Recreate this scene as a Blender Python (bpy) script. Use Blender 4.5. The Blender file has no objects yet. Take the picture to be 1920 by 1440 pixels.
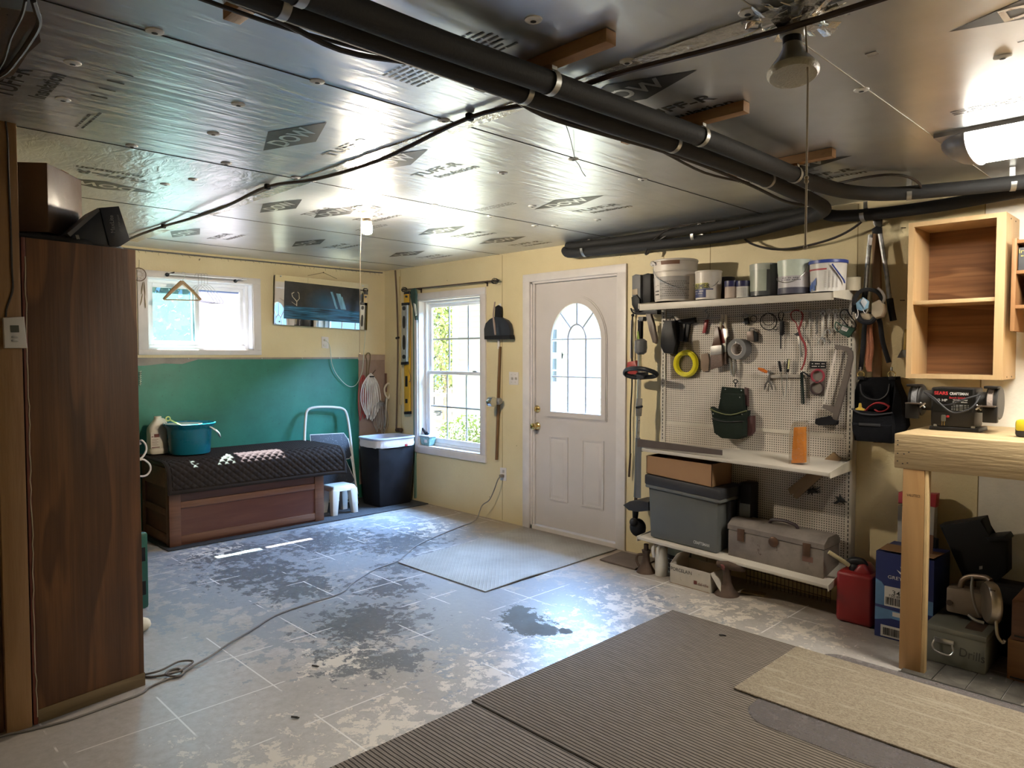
# A basement workshop corner, built object by object.  Units: metres.  x runs along the right wall, -y into the room, z up.
SKY, SUN, EXPO = 1.35, 260.0, 0.72
SKYL, SKYB = 2200.0, 800.0
FLUO, BULB = 31.0, 1600.0
import bpy, bmesh, math, random
from mathutils import Vector, Matrix, Euler
random.seed(7)
SC = bpy.context.scene
COL = SC.collection
PI = math.pi
V = Vector
# ------------------------------------------------------------------ camera, measured from the room's vanishing lines
CAM = V((6.254, -4.3066, 1.45)); YAW, PIT, FPX = -0.792554, -0.0396425, 1342.41
FW = V((math.sin(YAW) * math.cos(PIT), math.cos(YAW) * math.cos(PIT), math.sin(PIT)))
RT = V((math.cos(YAW), -math.sin(YAW), 0.0)); UP = RT.cross(FW)
cam_d = bpy.data.cameras.new('camera'); cam = bpy.data.objects.new('camera', cam_d); COL.objects.link(cam)
cam_d.sensor_width = 36.0; cam_d.lens = FPX / 1920 * 36.0; cam_d.clip_start = 0.05; cam_d.clip_end = 200
cam.matrix_world = Matrix(((RT.x, UP.x, -FW.x, CAM.x), (RT.y, UP.y, -FW.y, CAM.y), (RT.z, UP.z, -FW.z, CAM.z), (0, 0, 0, 1)))
SC.camera = cam
# surveying: where a sight line of the photograph meets a real plane of the room
def ray(px, py): return FW + RT * ((px - 960) / FPX) - UP * ((py - 720) / FPX)
def RW(px, py, y=0.0):
    d = ray(px, py); return CAM + d * ((y - CAM.y) / d.y)
def BW(px, py, x=0.0):
    d = ray(px, py); return CAM + d * ((x - CAM.x) / d.x)
def FL(px, py, z=0.0):
    d = ray(px, py); return CAM + d * ((z - CAM.z) / d.z)
CEIL = 2.326
# ------------------------------------------------------------------ mesh builder
def smooth_path(pts, n=6, closed=False):
    pts = [V(p) for p in pts]
    if len(pts) < 3 or n < 2: return pts
    out = []; m = len(pts)
    for i in range(m if closed else m - 1):
        if closed: p0, p1, p2, p3 = pts[(i - 1) % m], pts[i], pts[(i + 1) % m], pts[(i + 2) % m]
        else: p0, p1, p2, p3 = pts[max(i - 1, 0)], pts[i], pts[i + 1], pts[min(i + 2, m - 1)]
        for k in range(n):
            t = k / n
            out.append(0.5 * ((2 * p1) + (p2 - p0) * t + (2 * p0 - 5 * p1 + 4 * p2 - p3) * t * t + (3 * p1 - p0 - 3 * p2 + p3) * t ** 3))
    if not closed: out.append(pts[-1])
    return out
_text_cache = {}
def text_geo(s):
    if s in _text_cache: return _text_cache[s]
    cu = bpy.data.curves.new('t', 'FONT'); bold = s.startswith('*'); cu.body = s.lstrip('*'); cu.offset = .022 if bold else .004; cu.align_x = 'CENTER'; cu.align_y = 'CENTER'; cu.size = 1.0; cu.resolution_u = 3
    ob = bpy.data.objects.new('t', cu); COL.objects.link(ob)
    dg = bpy.context.evaluated_depsgraph_get(); dg.update()
    me = bpy.data.meshes.new_from_object(ob.evaluated_get(dg))
    vs = [v.co.copy() for v in me.vertices]; fs = [tuple(p.vertices) for p in me.polygons]
    bpy.data.objects.remove(ob); bpy.data.curves.remove(cu); bpy.data.meshes.remove(me)
    xs = [v.x for v in vs]; ys = [v.y for v in vs]
    w, h = max(xs) - min(xs), max(ys) - min(ys); cx, cy = (max(xs) + min(xs)) / 2, (max(ys) + min(ys)) / 2
    _text_cache[s] = ([V((v.x - cx, v.y - cy, 0)) for v in vs], fs, w, h)
    return _text_cache[s]
WL = {}
class MB:
    def __init__(self): self.bm = bmesh.new(); self.X = None
    def _v(self, p):
        p = V(p)
        return self.bm.verts.new(self.X @ p if self.X is not None else p)
    def _f(self, vs, sm=False):
        try:
            f = self.bm.faces.new(vs); f.smooth = sm; return f
        except ValueError: return None
    def box(self, lo, hi, bev=0.0, seg=2):
        x0, y0, z0 = lo; x1, y1, z1 = hi
        v = [self._v(p) for p in ((x0,y0,z0),(x1,y0,z0),(x1,y1,z0),(x0,y1,z0),(x0,y0,z1),(x1,y0,z1),(x1,y1,z1),(x0,y1,z1))]
        fs = [self._f([v[i] for i in q]) for q in ((0,3,2,1),(4,5,6,7),(0,1,5,4),(1,2,6,5),(2,3,7,6),(3,0,4,7))]
        if bev > 0:
            es = list({e for f in fs for e in f.edges})
            bmesh.ops.bevel(self.bm, geom=es, offset=bev, segments=seg, affect='EDGES', profile=0.5)
        return self
    def cbox(self, c, s, bev=0.0, rot=None, seg=2):
        old = self.X; M = Matrix.Translation(V(c))
        if rot is not None: M = M @ Euler(rot).to_matrix().to_4x4()
        self.X = M if old is None else old @ M
        h = V(s) / 2; self.box(-h, h, bev, seg); self.X = old
        return self
    def frustum(self, c0, s0, c1, s1, bev=0.0):     # tapered box between two rectangles (centre, (sx, sy)) at two heights
        p = []
        for c, s in ((c0, s0), (c1, s1)):
            p += [(c[0]-s[0]/2,c[1]-s[1]/2,c[2]),(c[0]+s[0]/2,c[1]-s[1]/2,c[2]),(c[0]+s[0]/2,c[1]+s[1]/2,c[2]),(c[0]-s[0]/2,c[1]+s[1]/2,c[2])]
        return self.hexa(p, bev)
    def hexa(self, p, bev=0.0):
        v = [self._v(q) for q in p]
        fs = [self._f([v[i] for i in q]) for q in ((0,3,2,1),(4,5,6,7),(0,1,5,4),(1,2,6,5),(2,3,7,6),(3,0,4,7))]
        if bev > 0: bmesh.ops.bevel(self.bm, geom=list({e for f in fs for e in f.edges}), offset=bev, segments=2, affect='EDGES', profile=0.5)
        return self
    def prism(self, pts, ext, bev=0.0):              # closed outline of 3-D points, pushed along ext
        ext = V(ext); a = [self._v(p) for p in pts]; b = [self._v(V(p) + ext) for p in pts]; n = len(a)
        f1 = self._f(list(reversed(a))); f2 = self._f(b)
        for i in range(n): self._f((a[i], a[(i+1) % n], b[(i+1) % n], b[i]))
        fs = [f for f in (f1, f2) if f]
        if bev > 0 and f2:
            bmesh.ops.bevel(self.bm, geom=list({e for f in fs for e in f.edges}), offset=bev, segments=2, affect='EDGES', profile=0.5, clamp_overlap=True)
        return self
    def ring(self, outer, inner, ext):               # plate with a hole: two outlines of equal length
        ext = V(ext); n = len(outer)
        L = [[self._v(p) for p in outer], [self._v(p) for p in inner], [self._v(V(p)+ext) for p in inner], [self._v(V(p)+ext) for p in outer]]
        for k in range(4):
            A, B = L[k], L[(k+1) % 4]
            for i in range(n): self._f((A[i], A[(i+1) % n], B[(i+1) % n], B[i]))
        return self
    def tube(self, pts, r, n=8, closed=False, sm=1, cap=True, flat=None):
        pts = smooth_path(pts, sm, closed); m = len(pts)
        rs = r if isinstance(r, (list, tuple)) else None
        loops = []; nrm = None
        for i, p in enumerate(pts):
            if closed: t = pts[(i+1) % m] - pts[(i-1) % m]
            else: t = pts[min(i+1, m-1)] - pts[max(i-1, 0)]
            if t.length < 1e-9: t = V((0, 0, 1))
            t.normalize()
            if nrm is None:
                a = V((0,0,1)) if abs(t.z) < 0.9 else V((0,1,0)); nrm = (a - t * a.dot(t)).normalized()
            else:
                nrm = nrm - t * nrm.dot(t)
                if nrm.length < 1e-6: nrm = t.orthogonal()
                nrm.normalize()
            bn = t.cross(nrm)
            if rs:
                u = i / max(m - 1, 1) * (len(rs) - 1); k = min(int(u), len(rs) - 2); rr = rs[k] + (rs[k+1] - rs[k]) * (u - k)
            else: rr = r
            fl = flat or 1.0
            loops.append([self._v(p + (nrm * math.cos(2*PI*j/n) * fl + bn * math.sin(2*PI*j/n)) * rr) for j in range(n)])
        for i in range(m if closed else m - 1):
            A, B = loops[i], loops[(i+1) % m]
            for j in range(n): self._f((A[j], A[(j+1) % n], B[(j+1) % n], B[j]), True)
        if cap and not closed:
            self._f(list(reversed(loops[0]))); self._f(loops[-1])
        return self
    def cyl(self, a, b, r, n=20, r2=None): return self.tube([a, b], [r, r if r2 is None else r2], n)
    def lathe(self, prof, c=(0,0,0), axis='Z', n=28, cap=True):   # prof: (radius, height along axis)
        c = V(c); loops = []
        def P(r, h, a):
            x, y = r * math.cos(a), r * math.sin(a)
            return c + (V((x, y, h)) if axis == 'Z' else V((x, -h, y)) if axis == '-Y' else V((h, x, y)))
        for r, h in prof: loops.append([self._v(P(max(r, 1e-4), h, 2*PI*k/n)) for k in range(n)])
        for A, B in zip(loops, loops[1:]):
            for j in range(n): self._f((A[j], A[(j+1) % n], B[(j+1) % n], B[j]), True)
        if cap: self._f(list(reversed(loops[0]))); self._f(loops[-1])
        return self
    def ball(self, c, r, n=12, s=(1,1,1)):
        c = V(c); rr = V((r*s[0], r*s[1], r*s[2])); rows = []
        for i in range(1, n):
            a = PI*i/n; rows.append([self._v(c + V((rr.x*math.sin(a)*math.cos(2*PI*j/(2*n)), rr.y*math.sin(a)*math.sin(2*PI*j/(2*n)), rr.z*math.cos(a)))) for j in range(2*n)])
        t = self._v(c + V((0,0,rr.z))); b = self._v(c - V((0,0,rr.z))); m = 2*n
        for j in range(m):
            self._f((t, rows[0][j], rows[0][(j+1) % m]), True); self._f((b, rows[-1][(j+1) % m], rows[-1][j]), True)
        for A, B in zip(rows, rows[1:]):
            for j in range(m): self._f((A[j], B[j], B[(j+1) % m], A[(j+1) % m]), True)
        return self
    def sheet(self, fn, nu, nv, th=0.0, sm=True):    # fn(u, v) -> point; th gives it thickness along the normal
        P = [[V(fn(i/nu, j/nv)) for j in range(nv+1)] for i in range(nu+1)]
        A = [[self._v(p) for p in r] for r in P]
        for i in range(nu):
            for j in range(nv): self._f((A[i][j], A[i+1][j], A[i+1][j+1], A[i][j+1]), sm)
        if th:
            def nm(i, j):
                a = P[min(i+1,nu)][j] - P[max(i-1,0)][j]; b = P[i][min(j+1,nv)] - P[i][max(j-1,0)]
                c = a.cross(b); return c.normalized() if c.length > 1e-9 else V((0,0,1))
            B = [[self._v(P[i][j] - nm(i, j) * th) for j in range(nv+1)] for i in range(nu+1)]
            for i in range(nu):
                for j in range(nv): self._f((B[i][j], B[i][j+1], B[i+1][j+1], B[i+1][j]), sm)
            for i in range(nu):
                self._f((A[i][0], B[i][0], B[i+1][0], A[i+1][0])); self._f((A[i][nv], A[i+1][nv], B[i+1][nv], B[i][nv]))
            for j in range(nv):
                self._f((A[0][j], A[0][j+1], B[0][j+1], B[0][j])); self._f((A[nu][j], B[nu][j], B[nu][j+1], A[nu][j+1]))
        return self
    def text(self, s, c, right, up, h=None, w=None, off=0.0, keep=None):   # flat lettering centred on c
        vs, fs, tw, th = text_geo(s); right = V(right).normalized(); up = V(up); up = (up - right * up.dot(right)).normalized(); nn = right.cross(up)
        if h is None: h = th * (w / tw)
        if w is None: w = tw * (h / th)
        sx, sy = w / tw, h / th; c = V(c) + nn * off
        nv = [self._v(c + right * (p.x*sx) + up * (p.y*sy)) for p in vs]
        for f in fs: self._f([nv[i] for i in f])
        return self
    def quad(self, a, b, c, d): self._f([self._v(p) for p in (a, b, c, d)]); return self
    def poly(self, pts): self._f([self._v(p) for p in pts]); return self
    def build(self, name, m, parent=None, ang=40, fixn=True, base=None):
        bm = self.bm
        if fixn: bmesh.ops.recalc_face_normals(bm, faces=bm.faces)
        if parent is not None: o_loc = WL[parent.name]
        elif base is not None: o_loc = V(base)
        else:
            xs = [v.co for v in bm.verts]
            lo = V((min(p.x for p in xs), min(p.y for p in xs), min(p.z for p in xs))); hi = V((max(p.x for p in xs), max(p.y for p in xs), max(p.z for p in xs)))
            o_loc = V(((lo.x+hi.x)/2, (lo.y+hi.y)/2, lo.z))
        for v in bm.verts: v.co -= o_loc
        for f in bm.faces: f.smooth = True
        me = bpy.data.meshes.new(name); bm.to_mesh(me); bm.free()
        me.set_sharp_from_angle(angle=math.radians(ang))
        me.materials.append(m)
        ob = bpy.data.objects.new(name, me); COL.objects.link(ob)
        WL[ob.name] = o_loc
        if parent is None: ob.location = o_loc
        else: ob.parent = parent
        return ob
def tag(o, label, cat, group=None, kind=None):
    if label: o['label'] = label
    if cat: o['category'] = cat
    if group: o['group'] = group
    if kind: o['kind'] = kind
    return o
def thing(name, label, cat, loc, group=None):
    o = bpy.data.objects.new(name, None); COL.objects.link(o); o.location = V(loc); o.empty_display_size = 0.05
    WL[o.name] = V(loc)
    return tag(o, label, cat, group)
def struct(o): o['kind'] = 'structure'; return o
def dup(root, loc, label, rotz=None):
    r = root.copy(); COL.objects.link(r); r.location = V(loc)
    if rotz is not None: r.rotation_euler = (0, 0, rotz)
    r['label'] = label; WL[r.name] = V(loc)
    def kids(src, dst):
        for ch in [c for c in bpy.data.objects if c.parent == src]:
            d = ch.copy(); COL.objects.link(d); d.parent = dst; kids(ch, d)
    kids(root, r)
    return r
# ------------------------------------------------------------------ materials
def _new(name):
    m = bpy.data.materials.new(name); m.use_nodes = True; nt = m.node_tree
    return m, nt, nt.nodes['Principled BSDF'], nt.nodes['Material Output']
class NT:
    def __init__(self, nt): self.nt = nt; self.co = None
    def n(self, t, ins=None, **kw):
        nd = self.nt.nodes.new(t)
        for k, v in kw.items(): setattr(nd, k, v)
        for k, v in (ins or {}).items(): self.set(nd, k, v)
        return nd
    def set(self, nd, k, v):
        s = nd.inputs[k]
        if isinstance(v, bpy.types.NodeSocket): self.nt.links.new(v, s)
        elif isinstance(v, bpy.types.Node): self.nt.links.new(v.outputs[0], s)
        elif isinstance(v, tuple) and len(v) == 3 and s.type == 'RGBA': s.default_value = (*v, 1)
        else: s.default_value = v
    def obj(self):
        if not self.co: self.co = self.n('ShaderNodeTexCoord').outputs['Object']
        return self.co
    def pos(self): return self.n('ShaderNodeNewGeometry').outputs['Position']
    def map(self, vec, scale=(1,1,1), loc=(0,0,0), rot=(0,0,0)):
        return self.n('ShaderNodeMapping', {'Vector': vec, 'Scale': scale, 'Location': loc, 'Rotation': rot}).outputs[0]
    def noise(self, vec, scale, detail=4, rough=.55, dist=0.0):
        return self.n('ShaderNodeTexNoise', {'Vector': vec, 'Scale': scale, 'Detail': detail, 'Roughness': rough, 'Distortion': dist}).outputs['Fac']
    def ramp(self, fac, stops, interp='LINEAR'):
        nd = self.n('ShaderNodeValToRGB', {'Fac': fac}); cr = nd.color_ramp; cr.interpolation = interp
        while len(cr.elements) < len(stops): cr.elements.new(0.5)
        for e, (p, c) in zip(cr.elements, stops):
            e.position = p; e.color = (c, c, c, 1) if isinstance(c, (int, float)) else (*c, 1)
        return nd.outputs[0]
    def mix(self, f, a, b, mode='MIX'):
        nd = self.n('ShaderNodeMix', data_type='RGBA', blend_type=mode)
        for i, v in ((0, f), (6, a), (7, b)):
            s = nd.inputs[i]
            if isinstance(v, bpy.types.NodeSocket): self.nt.links.new(v, s)
            elif isinstance(v, tuple): s.default_value = (*v, 1)
            else: s.default_value = v
        return nd.outputs[2]
    def math(self, op, a, b=0.0, c=None):
        nd = self.n('ShaderNodeMath', operation=op)
        for i, v in enumerate((a, b) if c is None else (a, b, c)):
            if isinstance(v, bpy.types.NodeSocket): self.nt.links.new(v, nd.inputs[i])
            else: nd.inputs[i].default_value = v
        return nd.outputs[0]
    def sep(self, v):
        nd = self.n('ShaderNodeSeparateXYZ', {'Vector': v}); return nd.outputs
    def bump(self, h, strength, dist=0.01):
        return self.n('ShaderNodeBump', {'Height': h, 'Strength': strength, 'Distance': dist}).outputs[0]
def mul(c, k): return tuple(min(1.0, x * k) for x in c)
def mat(name, col, rough=.55, metal=0.0, var=.12, scale=9, bump=0.0, bscale=60, stretch=(1,1,1), grime=None, gcol=(.05,.04,.03), spec=None, gscale=None):
    m, nt, b, out = _new(name); T = NT(nt); v = T.map(T.obj(), stretch)
    n = T.noise(v, scale)
    c = T.mix(T.ramp(n, [(.3, 0.0), (.7, 1.0)]), mul(col, 1 - var), mul(col, 1 + var))
    if grime: c = T.mix(T.ramp(T.noise(v, gscale or scale * 2.3, 6, .65), [(1 - grime - .06, 0.0), (1 - grime + .06, 1.0)]), c, gcol)
    T.set(b, 'Base Color', c); b.inputs['Metallic'].default_value = metal
    T.set(b, 'Roughness', T.math('MULTIPLY_ADD', n, .2, rough - .1))
    if spec is not None: b.inputs['Specular IOR Level'].default_value = spec
    if bump: T.set(b, 'Normal', T.bump(T.noise(v, bscale, 5), bump))
    return m
def wood(name, c1, c2, axis=2, scale=14, rough=.55, contrast=(.35, .65), knots=True, bump=.15, dist=1.6, kcol=(.10,.05,.025)):
    m, nt, b, out = _new(name); T = NT(nt)
    s = [1.0, 1.0, 1.0]; s[axis] = .09
    v = T.map(T.obj(), tuple(s)); n = T.noise(v, scale, 4, .6, dist); n2 = T.noise(v, scale * 7, 3)
    c = T.mix(T.ramp(n, [(contrast[0], 0.0), (contrast[1], 1.0)]), c1, c2)
    c = T.mix(T.math('MULTIPLY', n2, .35), c, mul(c1, .75))
    if knots:
        s2 = [1.0]*3; s2[axis] = .55
        k = T.noise(T.map(T.obj(), tuple(s2)), 13, 0); c = T.mix(T.ramp(k, [(.80, 0.0), (.84, .8)]), c, kcol)
    T.set(b, 'Base Color', c); b.inputs['Roughness'].default_value = rough
    T.set(b, 'Normal', T.bump(n2, bump))
    return m
def emis(name, col, s):
    m, nt, b, out = _new(name); b.inputs['Base Color'].default_value = (*col, 1)
    b.inputs['Emission Color'].default_value = (*col, 1); b.inputs['Emission Strength'].default_value = s
    return m
def glass(name, tint=(1,1,1), dust=0.0, dustcol=(.6,.65,.65), refl=.06, streak=None, transl=.7):
    m, nt, b, out = _new(name); T = NT(nt); nt.nodes.remove(b)
    tr = T.n('ShaderNodeBsdfTransparent', {'Color': tint}); gl = T.n('ShaderNodeBsdfGlossy', {'Roughness': .03})
    sh = T.n('ShaderNodeMixShader', {'Fac': refl}); nt.links.new(tr.outputs[0], sh.inputs[1]); nt.links.new(gl.outputs[0], sh.inputs[2])
    if dust:
        df = T.n('ShaderNodeBsdfDiffuse', {'Color': dustcol}); tl = T.n('ShaderNodeBsdfTranslucent', {'Color': dustcol})
        mx = T.n('ShaderNodeMixShader', {'Fac': transl}); nt.links.new(df.outputs[0], mx.inputs[1]); nt.links.new(tl.outputs[0], mx.inputs[2])
        v = T.map(T.obj(), streak or (1,1,1)); n = T.noise(v, 18, 6, .75); n = T.math('MULTIPLY_ADD', T.ramp(n, [(.3, 0.0), (.7, 1.0)]), .4 * dust, .75 * dust)
        n = T.math('MAXIMUM', n, T.ramp(T.noise(T.obj(), 60, 3, .7), [(.63, 0.0), (.68, .9)]))
        m2 = T.n('ShaderNodeMixShader', {'Fac': n}); nt.links.new(sh.outputs[0], m2.inputs[1]); nt.links.new(mx.outputs[0], m2.inputs[2]); sh = m2
    nt.links.new(sh.outputs[0], out.inputs[0])
    return m

def plywood(name, c1, c2, axis=2, scale=2.6, rings=9.0, rough=.5, offs=(0, 0, 0)):
    m, nt, b, out = _new(name); T = NT(nt); st = [1.0, 1.0, 1.0]; st[axis] = .16
    v = T.map(T.obj(), tuple(st), loc=offs); n = T.noise(v, scale, 2, .45, .25); f = T.math('FRACT', T.math('MULTIPLY', n, rings))
    r = T.ramp(f, [(.0, .85), (.10, .15), (.55, .45), (.92, .9), (1.0, .85)])
    s2 = [60.0, 60.0, 60.0]; s2[axis] = 2.2; fib = T.noise(T.map(T.obj(), tuple(s2)), 1.0, 4, .6)
    c = T.mix(r, c1, c2); c = T.mix(T.ramp(fib, [(.42, .0), (.70, .55)]), c, mul(c1, .6)); c = T.mix(T.ramp(T.noise(T.obj(), 2.2, 3), [(.35, .0), (.7, .35)]), c, mul(c1, .8))
    T.set(b, 'Base Color', c); b.inputs['Roughness'].default_value = rough; T.set(b, 'Normal', T.bump(fib, .12)); return m
# ================================================================== SETTING
def floor_mat():
    m, nt, b, out = _new('worn_painted_concrete'); T = NT(nt); P = T.pos(); s = T.sep(P)
    fine = T.noise(P, 26, 6, .7); big = T.noise(P, 1.1, 3); mid = T.noise(P, 4.2, 8, .66, .6); scr = T.noise(T.map(P, (1, .28, 1), rot=(0, 0, .5)), 30, 5, .7)
    base = T.mix(T.ramp(big, [(.35, 0.0), (.65, 1.0)]), (.35, .32, .29), (.49, .47, .465))
    base = T.mix(T.ramp(fine, [(.35, 0.0), (.68, .5)]), base, (.27, .24, .215))
    base = T.mix(T.ramp(scr, [(.62, 0.0), (.72, .45)]), base, (.52, .51, .50))
    def blob(x, y, r):
        d = T.n('ShaderNodeVectorMath', {0: P, 1: (x, y, 0)}, operation='DISTANCE').outputs['Value']
        return T.math('SUBTRACT', 1.0, T.math('DIVIDE', d, r))
    # blue-grey worn-through areas, large in the middle of the room
    def many(lst):
        a = None
        for q in lst: a = blob(*q) if a is None else T.math('MAXIMUM', a, blob(*q))
        return T.math('MAXIMUM', a, -1.0)
    pat = T.noise(P, 8.5, 12, .72, .25); pat2 = T.noise(T.map(P, (1, 1, 1), loc=(7, 3, 0)), 13.0, 12, .74, .2)
    bl = T.math('ADD', T.math('MULTIPLY', many([(1.5, -1.8, 1.6), (1.9, -2.25, 1.0), (2.7, -2.2, .8), (1.6, -.8, 1.1), (3.2, -1.6, 1.0), (3.5, -1.2, .8), (2.6, -1.6, .9)]), .22), pat)
    base = T.mix(T.ramp(bl, [(.565, 0.0), (.585, .8)]), base, (.22, .245, .285))
    dk = T.math('ADD', T.math('MULTIPLY', many([(2.96, -2.17, .45), (3.33, -2.47, .30), (3.48, -2.33, .22), (1.75, -1.05, .5), (2.25, -1.42, .25), (2.55, -1.75, .3), (1.25, -1.45, .6), (1.15, -2.1, .5), (1.7, -2.2, .5), (2.15, -2.15, .4)]), .24), pat2)
    base = T.mix(T.ramp(dk, [(.60, 0.0), (.615, .9)]), base, (.085, .09, .10))
    # cream patches where the paint has peeled, beside the rug
    cr = T.math('ADD', T.math('MULTIPLY', many([(3.98, -2.1, .5), (3.95, -1.45, .6), (3.98, -2.75, .5), (3.98, -3.3, .6), (4.2, -.68, .42), (4.7, -.60, .35), (3.8, -.95, .5), (3.3, -2.55, .3), (4.35, -.45, .3), (.95, -2.2, .35), (1.5, -.6, .4)]), .15), T.noise(P, 13, 12, .74, .25))
    base = T.mix(T.ramp(cr, [(.613, 0.0), (.623, 1.0)]), base, T.mix(big, (.60, .52, .42), (.68, .64, .60)))
    sp_ = T.noise(P, 48, 8, .8); base = T.mix(T.ramp(T.math('ADD', sp_, T.math('MULTIPLY', many([(3.7, -1.6, .7), (3.9, -1.2, .6), (1.4, -1.6, 1.2), (3.3, -2.4, .5)]), .08)), [(.65, 0.0), (.665, .8)]), base, (.62, .60, .58))
    # rust-brown dirt along the right wall
    base = T.mix(T.math('MULTIPLY', T.ramp(s[1], [(.0, 0.0), (1.0, 1.0)]), 0.0), base, base)
    ed = T.math('MULTIPLY', T.ramp(T.math('ADD', T.math('MULTIPLY', T.math('ADD', s[1], .55), 1.6), T.math('MULTIPLY', big, .6)), [(.3, 0.0), (1.0, .8)]), 1.0)
    base = T.mix(ed, base, (.25, .19, .13))
    # pale lines left by a grid of tiles
    def lines(c, off, sp):
        q = T.math('ABSOLUTE', T.math('SUBTRACT', T.math('FRACT', T.math('ADD', T.math('DIVIDE', T.math('SUBTRACT', c, off), sp), 20.5)), .5))
        return T.math('LESS_THAN', q, .0085)
    ln = T.math('MULTIPLY', T.math('MAXIMUM', lines(s[0], 2.08, .41), lines(s[1], -.045, .405)), T.ramp(T.noise(P, 2.3, 4, .6), [(.50, 0.0), (.54, .95)]))
    base = T.mix(ln, base, (.74, .72, .70))
    # dark damp stain near the rug
    pu = T.math('ADD', T.math('MULTIPLY', many([(3.50, -1.53, .16), (3.62, -1.58, .17), (3.72, -1.57, .11), (3.42, -1.45, .10), (3.80, -1.50, .05)]), .30), T.math('MULTIPLY', pat2, .8))
    pm = T.ramp(pu, [(.47, 0.0), (.50, 1.0)])
    base = T.mix(pm, base, (.050, .048, .038))
    T.set(b, 'Base Color', base)
    r = T.math('ADD', T.math('MULTIPLY', T.ramp(bl, [(.56, 0.0), (.66, 1.0)]), -.05), T.math('MULTIPLY_ADD', fine, .22, .29))
    r = T.math('ADD', r, T.math('MULTIPLY', pm, .35))
    T.set(b, 'Roughness', r); b.inputs['Specular IOR Level'].default_value = .8
    T.set(b, 'Normal', T.bump(T.noise(P, 14, 6, .7), .10, .01))
    return m
def wall_mat():
    m, nt, b, out = _new('yellow_painted_board'); T = NT(nt); P = T.pos()
    n = T.noise(P, 1.6, 4); f = T.noise(T.map(P, (1, 1, .6)), 34, 5, .65, 1.2); sp = T.noise(P, 24, 2)
    c = T.mix(T.ramp(n, [(.3, 0.0), (.7, 1.0)]), (.61, .51, .30), (.70, .60, .37))
    c = T.mix(T.ramp(T.noise(P, 9, 6, .7), [(.64, 0.0), (.74, .35)]), c, (.36, .27, .15))
    c = T.mix(T.ramp(sp, [(.755, 0.0), (.775, .9)]), c, (.06, .045, .03))
    T.set(b, 'Base Color', c); b.inputs['Roughness'].default_value = .5
    T.set(b, 'Normal', T.bump(f, .28, .012))
    return m
def foil_mat():
    m, nt, b, out = _new('foil_faced_board'); T = NT(nt); P = T.pos(); s = T.sep(P)
    st = T.noise(T.map(P, (24, 2.6, 1)), 1.0, 3, .5, .35); cr = T.noise(P, 9, 5, .6, .8); fi = T.noise(T.map(P, (60, 9, 1)), 1.0, 2)
    # the board nearest the left hand corner is laid the other way round
    w = T.math('MULTIPLY', T.math('LESS_THAN', s[0], 2.95), T.math('LESS_THAN', s[1], -2.5))
    st2 = T.noise(T.map(P, (9, 20, 1), rot=(0, 0, .5)), 1.0, 3, .55, .8)
    h = T.math('ADD', T.math('MULTIPLY', T.math('SUBTRACT', 1.0, w), st), T.math('MULTIPLY', w, st2))
    h = T.math('ADD', T.math('ADD', h, T.math('MULTIPLY', cr, .16)), T.math('MULTIPLY', fi, .14))
    k_ = T.ramp(T.math('DIVIDE', s[0], 8.0), [(.50, 1.0), (.60, .28)]); h = T.math('MULTIPLY', h, k_)
    c = T.mix(T.ramp(T.noise(P, 3, 5), [(.3, 0.0), (.7, 1.0)]), (.62, .65, .69), (.74, .77, .81))
    T.set(b, 'Base Color', c); b.inputs['Metallic'].default_value = .86
    T.set(b, 'Roughness', T.math('MULTIPLY_ADD', cr, .12, .25))
    T.set(b, 'Normal', T.bump(h, .50, .010))
    return m
M = {}
M['floor'] = floor_mat(); M['wall'] = wall_mat(); M['foil'] = foil_mat()
M['white'] = mat('white_trim_paint', (.64, .60, .585), .42, var=.05, grime=.20, gcol=(.42, .37, .32))
M['vinyl'] = mat('white_vinyl', (.80, .82, .84), .35, var=.04)
M['door'] = mat('door_paint', (.55, .51, .495), .45, var=.05, scale=3, grime=.16, gcol=(.50, .43, .38))
M['came'] = mat('grey_caming', (.33, .33, .37), .4, var=.05)
M['glass'] = glass('window_glass')
M['black'] = mat('black_plastic', (.009, .009, .011), .5, var=.3, spec=.22)
M['dark'] = mat('dark_grey_plastic', (.030, .030, .034), .5, var=.2, spec=.3)
M['print'] = mat('black_foil_print', (.016, .016, .018), .38, var=.3, scale=20)
M['seam'] = mat('seam_dark', (.02, .02, .02), .8)  # plain near-black for board joints, slots, screws and other small dark marks
M['tape'] = mat('foil_tape', (.72, .72, .71), .22, metal=1.0, bump=.9, bscale=22)
M['wire_black'] = mat('black_cable_sheath', (.022, .016, .014), .5)
M['brass'] = mat('polished_brass', (.80, .60, .26), .18, metal=1.0, var=.1)
M['steel'] = mat('bright_steel', (.55, .54, .52), .3, metal=1.0, var=.15)
M['dullsteel'] = mat('dull_steel', (.30, .29, .28), .45, metal=1.0, var=.2)
M['rust'] = mat('rusty_iron', (.085, .055, .04), .7, metal=.5, var=.35, bump=.3)
XL, XR, YB, YF = 0.0, 8.2, 0.0, -5.6      # inside faces of the room
WT = .16
# floor, ceiling, plain walls
struct(MB().box((-WT, YF - WT, -.12), (XR + WT, WT, 0)).build('floor', M['floor']))
ceiling = struct(MB().box((-WT, YF - WT, CEIL), (XR + WT, WT, CEIL + .1)).build('ceiling', M['foil']))
struct(MB().box((-WT, YF - WT, 0), (XR + WT, YF, CEIL)).build('wall_left', M['wall']))
struct(MB().box((XR, YF, 0), (XR + WT, YB, CEIL)).build('wall_front', M['wall']))
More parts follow.
